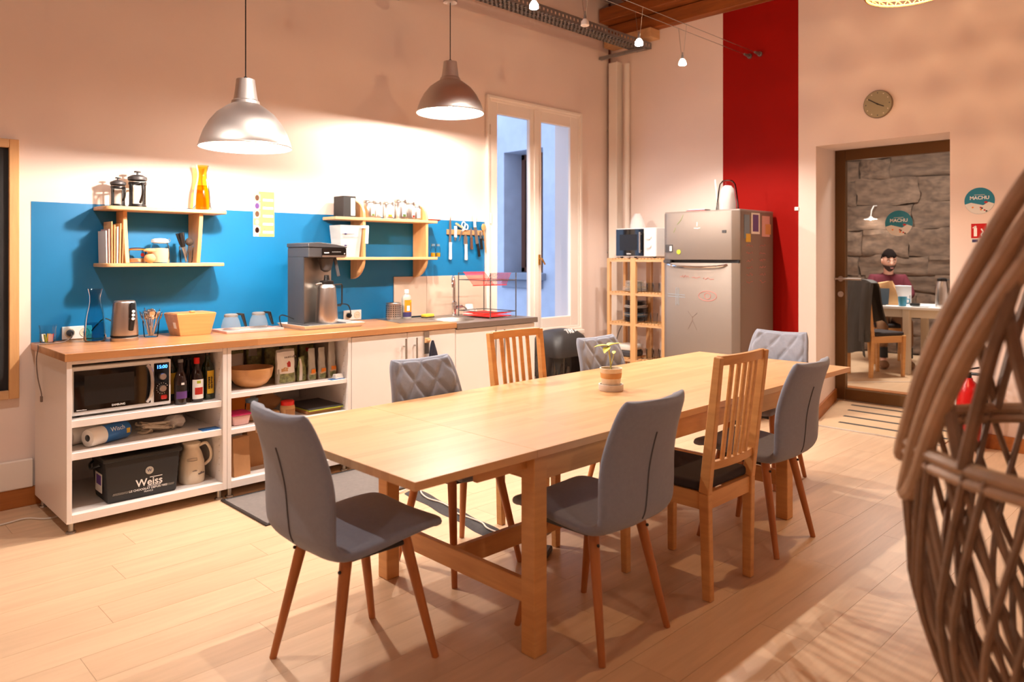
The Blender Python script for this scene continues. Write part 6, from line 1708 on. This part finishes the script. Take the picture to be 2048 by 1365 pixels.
# ================================================================ BLACKBOARD
t = thing('blackboard', 'black chalkboard in a pale wooden frame on the kitchen wall', 'blackboard', (0.93, W1, 0.615))
fw = 0.048
MB().box(-1.6,-fw,-0.018,-0.002,fw,1.44-fw).build('board', 'chalkboard', t)
MB().box(-fw,0,-0.04,-0.001,0,1.44).build('frame_rail', 'pine_v', t, bevel=0.003); MB().box(-1.6,-fw,-0.04,-0.001,0,fw).build('frame_rail', 'pine', t, bevel=0.003); MB().box(-1.6,-fw,-0.04,-0.001,1.44-fw,1.44).build('frame_rail', 'pine', t, bevel=0.003)
MB().box(-1.675,-1.6,-0.04,-0.001,0,1.44).build('frame_rail', 'pine_v', t, bevel=0.003)
b = MB(); rg = random.Random(31)
for i in range(9):
    z = 0.3+0.11*i
    b.tube([(-0.105-rg.uniform(0,0.05)-0.05*k,-0.0185,z+rg.uniform(-0.03,0.03)) for k in range(4)],0.002,4)
b.build('chalk_marks', 'chalk', t)

# ================================================================ FLOOR ITEMS
o = tag(MB().box(1.79-2.3, 2.80-2.3, -0.27, 0.27, 0, 0.006).build('floor_mat', 'mat_grey'), 'flat grey fabric mat with dark edging in front of the open cabinet', 'mat'); o.location = (2.3, 3.918, 0.0005)
b = MB(); fm = o
for (xa, xb, ya, yb) in ((-0.52,-0.50,-0.28,0.28),(0.49,0.51,-0.28,0.28),(-0.50,0.49,-0.28,-0.262),(-0.50,0.49,0.262,0.28)): b.box(xa,xb,ya,yb,0,0.009)
b.build('edging', 'cap_dark', fm, bevel=0.002)
p0 = onZ(825, 985); p1 = onZ(1005, 1078)
t = thing('cable_cover', 'dark fabric cable cover strip across the floor under the table', 'cable cover', (p0[0], p0[1], 0.0005))
dx, dy = p1[0]-p0[0], p1[1]-p0[1]; L = math.hypot(dx, dy); ux, uy = dx/L, dy/L
b = MB()
def fn(u, v):
    s = (v*2-1); w_ = 0.055 + 0.006*math.sin(u*17)
    return Vector((ux*L*u - uy*s*w_, uy*L*u + ux*s*w_, 0.001+0.013*(1-s*s)+0.002*math.sin(u*40+s*3)*(1-s*s)))
b.grid(fn, 40, 8); b.build('strip', mat('cover_grey', (62,58,58), 0.95, var=0.2, scale=(50,50,50)), t, thick=0.0012)
t = thing('floor_cable', 'pale extension cable lying along the dark cover under the table', 'cable', (p0[0], p0[1], 0.0))
pts = [(-0.10,0.03,0.006),(0.05,0.02,0.02)]
for i in range(8):
    s = 0.12+0.11*i
    pts.append((ux*L*s + uy*0.014*math.sin(i*1.9), uy*L*s - ux*0.014*math.sin(i*1.9), 0.020))
pts += [(dx+0.04,dy-0.06,0.008),(dx+0.15,dy-0.12,0.005),(dx+0.30,dy-0.08,0.005),(dx+0.45,dy+0.03,0.005)]
MB().tube(catmull(pts,5),0.0045,7).build('cord', 'cable_white', t)
q = onZ(1100, 1104)
o = tag(MB().box(-0.06,0.06,-0.018,0.018,0,0.03).build('power_strip', 'dark_grey', bevel=0.006), 'small dark plug connector on the floor under the table', 'power strip'); o.location = (q[0]-0.05, q[1]-0.02, 0.0005); o.rotation_euler = (0,0,0.5)
a = onZ(0,1053); b2 = onZ(110,1037)
t = thing('wall_cable', 'white cable running along the floor into the kitchen unit', 'cable', (a[0], a[1], 0.0))
MB().tube(catmull([(-0.5,-0.1,0.005),(0,0,0.005),(0.12,0.02,0.005),(b2[0]-a[0],b2[1]-a[1],0.005),(0.5,0.12,0.005)],6),0.005,7).build('cord', 'cable_white', t)

# ================================================================ WOVEN EGG CHAIR IN THE FOREGROUND
EU, EDP = 2335.0, 1.30
er = (EU-1024)/FPX*EDP
ECX, ECY = EDP*_F[0]+er*_R[0], EDP*_F[1]+er*_R[1]
t = thing('egg_chair', 'brown woven rattan egg chair with a thick cane rim', 'chair', (ECX, ECY, 0))
ED_ = math.hypot(EDP, er); ETH = math.atan2(er, EDP)
def zpix(v): return CAMH-(v-HOR)/FPX*1.49
def pixr(u): return ED_*math.sin(ETH-math.atan2(u-1024, FPX))
prof = [(0.26,0.10),(0.31,0.165),(0.38,0.235),(0.46,0.28),(zpix(1328),pixr(1893)),(zpix(1268),pixr(1868)),(zpix(1196),pixr(1842)),(zpix(1131),pixr(1826)),(zpix(1011),pixr(1817)),(1.06,0.412),(1.25,0.412),(1.40,0.40),(1.55,0.365),(1.68,0.30),(1.78,0.21),(1.83,0.10)]
prof.sort()
def erad(z):
    if z <= prof[0][0]: return prof[0][1]
    for (z0, r0), (z1, r1) in zip(prof, prof[1:]):
        if z <= z1:
            s = (z-z0)/(z1-z0); s2 = s
            return r0+(r1-r0)*s2
    return prof[-1][1]
def epos(a, z): r = erad(z); return Vector((r*math.cos(a), r*math.sin(a), z))
# opening plane, leaning back: seen almost edge on from the dining area
def ray(u, v):
    d = _d(u, v); return Vector(d)
Pa = Vector((0,0,CAMH)) + ray(1800,985)*EDP - Vector((ECX,ECY,0)); Pb = Vector((0,0,CAMH)) + ray(2048,372)*EDP - Vector((ECX,ECY,0))
dline = (Pb-Pa).normalized()
view = Vector((_F[0],_F[1],0))*1.0 + Vector((_R[0],_R[1],0))*0.60
view = (view + Vector((0,0,-0.10))).normalized()
nrm = dline.cross(view).normalized()
if nrm.dot(Vector((0,0,1.1)) - Pa) > 0: nrm = -nrm        # points out of the basket
CUT = [(60,2420),(130,2300),(250,2150),(372,2048),(520,1958),(650,1888),(760,1844),(880,1812),(985,1797)]
def gcut(p, k=0.0):        # how far (photo pixels) a point lies inside the opening edge
    q = p + Vector((ECX, ECY, -CAMH)); dp_ = q.x*_F[0]+q.y*_F[1]; r_ = q.x*_R[0]+q.y*_R[1]
    u = 1024+FPX*r_/dp_; v = HOR-FPX*q.z/dp_
    if v > 985: return (u-1797) + (v-985)*3.0
    uc = None
    if v <= 60: uc = 2420 + (60-v)*1.5
    else:
        for (v0, u0), (v1, u1) in zip(CUT, CUT[1:]):
            if v <= v1: uc = u0+(u1-u0)*(v-v0)/(v1-v0); break
    return u - uc - k*(16+44*(985-v)/613)
def inside(p, off=0.0): return gcut(p, 0.6 if off < 0 else 0.0) > 0
def clip_runs(pts, off=-0.02):
    runs = []; cur = []
    for p in pts:
        if inside(p, off): cur.append(p)
        else:
            if len(cur) > 2: runs.append(cur)
            cur = []
    if len(cur) > 2: runs.append(cur)
    return runs
ZB = zpix(862)
def lattice(n, z0, z1, twist, r, nm, jit):
    rg = random.Random(n)
    for dirn in (1, -1):
        for k in range(n):
            a0 = 2*PI*k/n + rg.uniform(-jit, jit)
            m_ = 26
            pts = [epos(a0+dirn*twist*i/m_, z0+(z1-z0)*i/m_)*(1.0) for i in range(m_+1)]
            pts = [Vector((p.x*(1+0.012*dirn), p.y*(1+0.012*dirn), p.z)) for p in pts]
            for run in clip_runs(pts):
                MB().tube(run, r, 6).build(nm, 'rattan', t)
lattice(46, 0.28, ZB, 0.62, 0.0070, 'cane', 0.05)
lattice(15, ZB, 1.80, 0.50, 0.0110, 'stay', 0.06)
for z, r in ((ZB, 0.013), (ZB-0.022, 0.012), (0.29, 0.012)):
    ring = [epos(2*PI*i/72, z) for i in range(73)]
    for run in clip_runs(ring, 0.0 if z < 1.3 else -0.02): MB().tube(run, r, 8).build('hoop', 'rattan_rim' if z > 0.9 else 'rattan', t)
# rim: three thick canes along the opening
def rim(off, grow):
    pts = []
    for i in range(73):
        s = i/72
        pass
    cand = []
    N_ = 180
    for i in range(N_):
        a = 2*PI*i/N_
        # walk up the surface at this angle and find where it crosses the plane
        prev = None
        for j in range(90):
            z = 0.75+1.07*j/89; p = epos(a, z); d_ = -gcut(p, off)
            if prev is not None and (prev[0] < 0) != (d_ < 0):
                f = prev[0]/(prev[0]-d_); cand.append(prev[1].lerp(p, f))
            prev = (d_, p)
    if not cand: return None
    c = sum(cand, Vector())/len(cand)
    e1 = dline; e2 = nrm.cross(e1).normalized()
    cand.sort(key=lambda p: math.atan2((p-c).dot(e2), (p-c).dot(e1)))
    out = []
    for p in cand:
        if not out or (p-out[-1]).length > 0.02: out.append(c+(p-c)*grow)
    # smooth
    n = len(out)
    for _ in range(3): out = [(out[i-1]+out[i]*2+out[(i+1)%n])/4 for i in range(n)]
    return out
for off, r, g in ((0.0,0.0150,1.02),(1.0,0.0155,1.015),(2.0,0.0155,1.01)):
    pts = rim(off, g)
    if pts: MB().tube(pts, r, 10, closed=True).build('rim_cane', 'rattan_rim', t)
for k in range(8):
    a = 2*PI*k/8; MB().tube([(0.30*math.cos(a),0.30*math.sin(a),0.02),(0.13*math.cos(a),0.13*math.sin(a),0.285)],0.013,8).build('base_stay', 'rattan', t)
MB().tube([(0.30*math.cos(2*PI*i/40),0.30*math.sin(2*PI*i/40),0.018) for i in range(40)],0.018,8,closed=True).build('base_ring', 'rattan_rim', t)
# ================================================================ MEETING ROOM
t = thing('meeting_table', 'white meeting table behind the glass door', 'table', (9.10, 2.10, FZ))
TZ = 0.745
MB().box(-0.36,0.36,-1.1,1.0,TZ-0.03,TZ).build('tabletop', 'white', t, bevel=0.003)
MB().box(-0.32,-0.295,-1.0,0.94,TZ-0.12,TZ-0.03).build('apron', 'cream', t); MB().box(0.295,0.32,-1.0,0.94,TZ-0.07,TZ-0.03).build('apron', 'cream', t)
for yy in (-1.04,0.62):
    for xx in (-0.34,0.27): MB().box(xx,xx+0.07,yy,yy+0.07,0,TZ-0.03).build('leg', 'cream', t, bevel=0.003)
MZ = FZ+TZ
def mpos(u, v, z=MZ): return onZ(u, v, z)
# chair with the jacket: faces the table side (-y)
ch = copy_tree(sc); place(ch, (8.50, 2.985, FZ), PI/2-0.5); ch['label'] = 'birch chair with a dark jacket over its back in the meeting room'; ch['group'] = 'birch slat-back chairs in the meeting room'
ch2 = copy_tree(sc); place(ch2, (9.60, 3.23, FZ), -PI/2 + 0.5); ch2['label'] = 'birch chair the man sits on in the meeting room'; ch2['group'] = 'birch slat-back chairs in the meeting room'
t = thing('jacket', 'dark grey jacket draped over the chair back behind the glass', 'jacket', (8.50-0.255*math.cos(0.5), 2.985+0.255*math.sin(0.5), FZ), PI/2-0.5)
def fn(u, v):
    # v: from the front hem over the chair top to the back hem; u across
    s = v*2-1
    x = (u*2-1)*(0.255+0.045*abs(s))
    hgt = 1.052
    yy = 0.052*math.tanh(s*9) + 0.035*s
    zz = hgt - (0.50 if s < 0 else 0.86)*max(0, abs(s)-0.10)**1.0 - 0.035*(abs(u*2-1)**4)
    fold = (0.022*(1+math.sin(u*17+2.0*s)) + 0.010*(1+math.sin(u*31)))*min(1, abs(s)*1.6)
    if s < 0: yy -= 0.13*max(0, hgt-0.03-zz)
    return Vector((x + 0.02*math.sin(v*9), yy + fold*(1 if s > 0 else -1), zz + 0.02*math.sin(u*11)*abs(s)))
MB().grid(fn, 36, 44).build('jacket_body', 'jacket', t, smooth=60, thick=0.012)
for sx_ in (-1, 1):
    MB().tube(catmull([(sx_*0.215,0.03,1.0),(sx_*0.235,0.07,0.85),(sx_*0.235,0.085,0.62),(sx_*0.225,0.08,0.40)],5),0.055,12,rs=None).build('sleeve', 'jacket', t)
# things on the table
y = onX(1809, 590, 9.16)[0]
t = thing('laptop', 'open silver laptop in front of the man', 'laptop', (9.16, 2.97, MZ+0.001), -PI/2+0.35)
MB().box(-0.14,0.14,0.0,0.20,0,0.014).build('keyboard_base', 'laptop_lid', t, bevel=0.003)
MB().hexa([(-0.14,-0.006,0.012),(0.14,-0.006,0.012),(0.14,0.001,0.012),(-0.14,0.001,0.012)], [(-0.14,-0.056,0.215),(0.14,-0.056,0.215),(0.14,-0.049,0.215),(-0.14,-0.049,0.215)]).build('screen_lid', 'laptop_lid', t, bevel=0.002)
y = onX(1757, 600, 8.93)[0]
t = thing('tablet_screen', 'dark tablet screen on a stand beside the hanging jacket', 'tablet', (8.785, 3.035, MZ+0.001), -PI/2)
MB().box(-0.05,0.05,-0.02,0.05,0,0.008).build('stand_foot', 'dark_grey', t)
MB().hexa([(-0.09,0.0,0.010),(0.09,0.0,0.010),(0.09,0.008,0.010),(-0.09,0.008,0.010)], [(-0.09,0.035,0.19),(0.09,0.035,0.19),(0.09,0.043,0.19),(-0.09,0.043,0.19)]).build('screen_panel', mat('lap_dark',(64,80,92),0.35), t)
y = onX(1782, 600, 8.955)[0]
t = thing('paper_bag', 'kraft paper bag leaning open on the meeting table', 'bag', (8.955, y-0.01, MZ+0.001), 0.3)
b = MB(); b.hexa([(-0.055,-0.10,0),(0.055,-0.10,0),(0.055,0.09,0),(-0.055,0.09,0)], [(-0.05,0.0,0.27),(0.05,0.0,0.27),(0.05,0.14,0.25),(-0.05,0.14,0.25)])
bmesh.ops.subdivide_edges(b.bm, edges=b.bm.edges[:], cuts=4, use_grid_fill=True)
for v in b.bm.verts:
    if v.co.z > 0.004: v.co += Vector(noise.noise_vector(v.co*14))*0.014
b.build('bag_body', 'kraft_light', t, smooth=15)
y = onX(1805, 600, 8.8)[0]
t = thing('mug', 'light blue mug at the table edge behind the glass', 'mug', (8.80, y, MZ+0.001))
MB().lathe([(0,0),(0.034,0),(0.038,0.006),(0.046,0.105),(0.042,0.105),(0.034,0.012),(0,0.010)], seg=24).build('mug_body', 'cyan_mug', t)
MB().tube(catmull([(0.0,-0.042,0.08),(0.0,-0.07,0.075),(0.0,-0.068,0.04),(0.0,-0.038,0.03)],4),0.005,7).build('handle', 'cyan_mug', t)
y = onX(1884, 600, 8.86)[0]
t = thing('thermos_flask', 'tall steel thermos with black top on the meeting table', 'flask', (8.86, y, MZ+0.001))
MB().lathe([(0,0),(0.062,0),(0.065,0.008),(0.06,0.20),(0.052,0.27),(0.045,0.285),(0,0.286)], seg=28).build('body', 'steel', t, smooth=50)
MB().lathe([(0.046,0.28),(0.048,0.29),(0.046,0.31),(0.02,0.32),(0,0.32)], seg=24).build('stopper', 'black', t); MB().tube([(0.0,-0.045,0.30),(0.0,-0.085,0.298),(0.0,-0.088,0.15),(0.0,-0.06,0.14)],0.008,8).build('handle', 'black', t)
for px_, py_, sx_, sy_, mt, lab in ((9.02,2.555,0.08,0.10,'paper','sheet of white paper behind the black computer mouse'),(9.22,2.62,0.07,0.09,'paper','sheet of white paper at the far side of the meeting table'),(8.815,2.62,0.055,0.085,'mid_grey','flat grey folder near the table edge')):
    o = tag(MB().box(-sx_,sx_,-sy_,sy_,0,0.003).build('paper_sheet', mt), lab, 'paper'); o.location = (px_, py_, MZ+0.0003)
y = onX(1830, 601, 8.92)[0]
o = tag(MB().box(-0.03,0.03,-0.05,0.05,0,0.03).build('computer_mouse', 'black', bevel=0.012, bseg=2), 'black computer mouse on the meeting table', 'mouse'); o.location = (8.92, y, MZ+0.001)
y = onX(1826, 596, 9.05)[0]
t = thing('water_glass', 'clear drinking glass on the meeting table', 'glass', (9.05, y, MZ+0.001)); MB().lathe([(0,0.001),(0.03,0.001),(0.034,0.11)], seg=20).build('glass', 'clear_glass', t)
# little wall lamp on the stones
y_, z_ = onX(1741, 436, 10.35)
t = thing('wall_lamp', 'small white wall lamp glowing on the stone wall', 'lamp', (10.36, y_, z_), -PI/2)
MB().lathe([(0.085,-0.02),(0.03,0.0),(0.012,0.02),(0.0,0.022)], seg=22).build('shade', 'white', t)
MB().tube([(0,0.0,0.02),(0.01,0.0,0.10),(0.02,0.05,0.16),(0.02,0.16,0.17)],0.006,7).build('arm', 'white', t)
MB().ball((0,0,-0.008),0.02,10,6).build('bulb', 'bulb_hot', t)
light('wall_lamp_light', 'POINT', (0,0,-0.035), 3.0, WARM, 0.02, parent=t)
o = tag(MB().tube(catmull([(7.75,3.0,0.004),(8.1,2.7,0.004),(8.3,2.4,0.004),(8.2,2.0,0.004),(8.45,1.8,0.004)],6),0.005,6).build('floor_cable', 'cable_white'), 'thin cable lying on the meeting room floor', 'cable'); o.location = (0,0,FZ)

# ---------------------------------------------------------------- the seated man
def skin(name, verts, edges, radii, material, parent, sub=2, roots=(0,)):
    me = bpy.data.meshes.new(name); me.from_pydata(verts, edges, [])
    o = bpy.data.objects.new(name, me); C.objects.link(o)
    md = o.modifiers.new('skin', 'SKIN'); o.modifiers.new('sub', 'SUBSURF').levels = sub
    for i, v in enumerate(me.skin_vertices[0].data):
        r = radii[i]; v.radius = (r, r) if not hasattr(r, '__len__') else r; v.use_root = i in roots
    dg = bpy.context.evaluated_depsgraph_get()
    m2 = bpy.data.meshes.new_from_object(o.evaluated_get(dg))
    bpy.data.objects.remove(o, do_unlink=True); bpy.data.meshes.remove(me)
    for p in m2.polygons: p.use_smooth = True
    m2.materials.clear(); m2.materials.append(M[material])
    o = bpy.data.objects.new(name, m2); C.objects.link(o); o.parent = parent
    return o
pm = thing('person', 'bearded man in a maroon sweater seated at the meeting table', 'person', (9.60, 3.23, FZ), -PI/2 + 0.5)
HC = Vector((0.0, -0.115, 1.245))         # head centre
# body: one continuous mesh (neck, arms with hands, legs)
V = []; E_ = []; Rd = []
def add(p, r, link=None):
    V.append(Vector(p)); Rd.append(r); i = len(V)-1
    if link is not None: E_.append((link, i))
    return i
pel = add((0,0.02,0.60), 0.10); bel = add((0,0.0,0.68), 0.12, pel); chs = add((0,-0.03,0.92), 0.10, bel); nk0 = add((0,-0.065,1.06), 0.062, chs); nk1 = add((0,-0.085,1.13), 0.056, nk0); hd0 = add((0,-0.11,1.19), 0.07, nk1)
for s in (-1, 1):
    sh = add((s*0.15,-0.04,1.0), 0.045, chs); el = add((s*0.235,-0.10,0.83), 0.042, sh); wr = add((s*0.105,-0.275,0.805), 0.028, el)
    pa = add((s*0.08,-0.335,0.802), 0.026, wr); 
    for k, (dx_, L_) in enumerate(((-0.028,0.07),(-0.01,0.085),(0.01,0.08),(0.027,0.062))):
        f0 = add((s*0.075+dx_,-0.365,0.80), 0.0095, pa); f1 = add((s*0.075+dx_,-0.365-L_*0.55,0.796), 0.0088, f0); add((s*0.075+dx_*1.05,-0.365-L_,0.767), 0.0078, f1)
    th0 = add((s*0.047,-0.335,0.792), 0.0105, pa); add((s*0.03,-0.37,0.778), 0.009, th0)
    hp = add((s*0.09,-0.02,0.575), 0.07, pel); kn = add((s*0.13,-0.44,0.54), 0.05, hp); an = add((s*0.13,-0.50,0.10), 0.038, kn); add((s*0.135,-0.62,0.045), 0.032, an)
body = skin('body', V, E_, Rd, 'skin', pm)
# head joined into the body mesh
bm = bmesh.new(); bm.from_mesh(body.data)
hb = MB()
RH_ = Matrix.Rotation(0.22, 4, 'X') @ Matrix.Rotation(0.12, 4, 'Z')
def headpt(p): return HC + (RH_ @ Vector(p))
prof = []
seg, rings = 28, 20
def head_surface(u, v):
    a = 2*PI*u; ph = PI*v
    x = 0.077*math.sin(ph)*math.cos(a); y = 0.098*math.sin(ph)*math.sin(a); z = -0.122*math.cos(ph)
    if z < -0.02:                        # jaw narrows and comes forward
        k = min(1, (-0.02-z)/0.10); x *= 1-0.28*k; y = y*(1-0.25*k) - 0.016*k
    if y < 0:                            # face plane flatter, nose, brow, sockets
        y *= 0.96
        g = lambda cx_, cz_, sx_, sz_: math.exp(-((x-cx_)/sx_)**2-((z-cz_)/sz_)**2)
        y -= 0.024*g(0,-0.022,0.013,0.022) + 0.006*g(0,0.01,0.012,0.03) + 0.006*g(0,-0.068,0.022,0.010) + 0.007*g(0,-0.105,0.022,0.016)
        y += 0.009*g(0.031,0.008,0.016,0.012) + 0.009*g(-0.031,0.008,0.016,0.012)
        y -= 0.004*g(0.03,0.03,0.025,0.01) + 0.004*g(-0.03,0.03,0.025,0.01)
    return headpt((x, y, z))
hb.grid(head_surface, 44, 34)
for s in (-1, 1): hb.ball(headpt((s*0.077, 0.012, -0.005)), (0.011, 0.020, 0.032), 10, 8)
bmesh.ops.remove_doubles(hb.bm, verts=hb.bm.verts[:], dist=0.0004)
tmpm = bpy.data.meshes.new('head_tmp'); hb.bm.to_mesh(tmpm); hb.bm.free()
bm.from_mesh(tmpm); bmesh.ops.recalc_face_normals(bm, faces=bm.faces)
for f in bm.faces: f.smooth = True
bm.to_mesh(body.data); bm.free(); bpy.data.meshes.remove(tmpm)
# hair, beard, brows, eyes, mouth
hair = MB()
def fnh(u, v):
    a = 2*PI*u; ph = PI*(0.40+0.60*v)
    x = 0.087*math.sin(ph)*math.cos(a); y = 0.110*math.sin(ph)*math.sin(a)+0.004; z = -0.142*math.cos(ph)+0.004
    if y < 0.012 and z < 0.060+0.012*math.sin(a*7): x *= 0.80; y = y*0.80; z *= 0.9
    n = noise.noise(Vector((x,y,z))*60)*0.006
    return headpt((x*(1+n*6), y, z+n))
hair.grid(fnh, 40, 16); hair.build('hair', 'hair', pm, smooth=50)
beard = MB()
def fnb(u, v):
    a = PI + PI*u                         # front half
    zz = -0.045-0.085*v
    k = min(1, max(0, (-0.02-zz)/0.10))
    ph = math.acos(max(-1, min(1, -zz/0.132)))
    x = 0.082*math.sin(ph)*math.cos(a)*(1-0.26*k); y = 0.104*math.sin(ph)*math.sin(a)*(1-0.22*k)-0.017*k
    y = y*0.97 - 0.004
    return headpt((x, y, zz))
beard.grid(fnb, 26, 12); beard.build('beard', 'beard', pm, smooth=60, thick=0.003)
MB().tube([headpt((-0.022,-0.110,-0.052)),headpt((0,-0.117,-0.049)),headpt((0.022,-0.110,-0.052))],0.0045,6).build('moustache', 'beard', pm)
MB().tube([headpt((-0.017,-0.112,-0.066)),headpt((0,-0.118,-0.066)),headpt((0.017,-0.112,-0.066))],0.0042,6).build('mouth', 'lips', pm)
for s in (-1, 1):
    MB().ball(headpt((s*0.031,-0.0795,0.007)),(0.0105,0.006,0.006),10,8).build('eye', 'white', pm)
    MB().ball(headpt((s*0.031,-0.0845,0.005)),(0.0045,0.003,0.0045),8,6).build('iris', 'cap_dark', pm)
    MB().tube([headpt((s*0.014,-0.095,0.027)),headpt((s*0.033,-0.092,0.033)),headpt((s*0.05,-0.078,0.026))],0.0035,6).build('eyebrow', 'hair', pm)
# sweater
V = []; E_ = []; Rd = []
p0_ = add((0,0.02,0.57), (0.165,0.125)); p1_ = add((0,0.0,0.70), (0.165,0.13), p0_); p2_ = add((0,-0.03,0.93), (0.175,0.13), p1_); p3_ = add((0,-0.055,1.055), (0.115,0.095), p2_); add((0,-0.07,1.105), (0.068,0.068), p3_)
for s in (-1, 1):
    sh = add((s*0.17,-0.04,1.015), 0.082, p2_); el = add((s*0.24,-0.10,0.83), 0.060, sh); add((s*0.115,-0.262,0.806), 0.040, el)
skin('sweater', V, E_, Rd, 'sweater', pm)
# trousers: one leg down, the other crossed
V = []; E_ = []; Rd = []
a0 = add((0,0.02,0.60), 0.112)
for s in (-1, 1):
    hp = add((s*0.09,-0.04,0.577), 0.088, a0); kn = add((s*0.13,-0.44,0.545), 0.070, hp); add((s*0.13,-0.49,0.22), 0.058, kn)
skin('trousers', V, E_, Rd, 'khaki', pm)
for s in (-1, 1):
    MB().tube([(s*0.13,-0.488,0.24),(s*0.13,-0.50,0.12)],0.05,12).build('sock', 'black_soft', pm)
    b = MB(); b.ball((s*0.134,-0.565,0.05),(0.052,0.13,0.05),16,10)
    for v in b.bm.verts: v.co.z = max(0.001, v.co.z)
    b.build('shoe', 'khaki', pm)
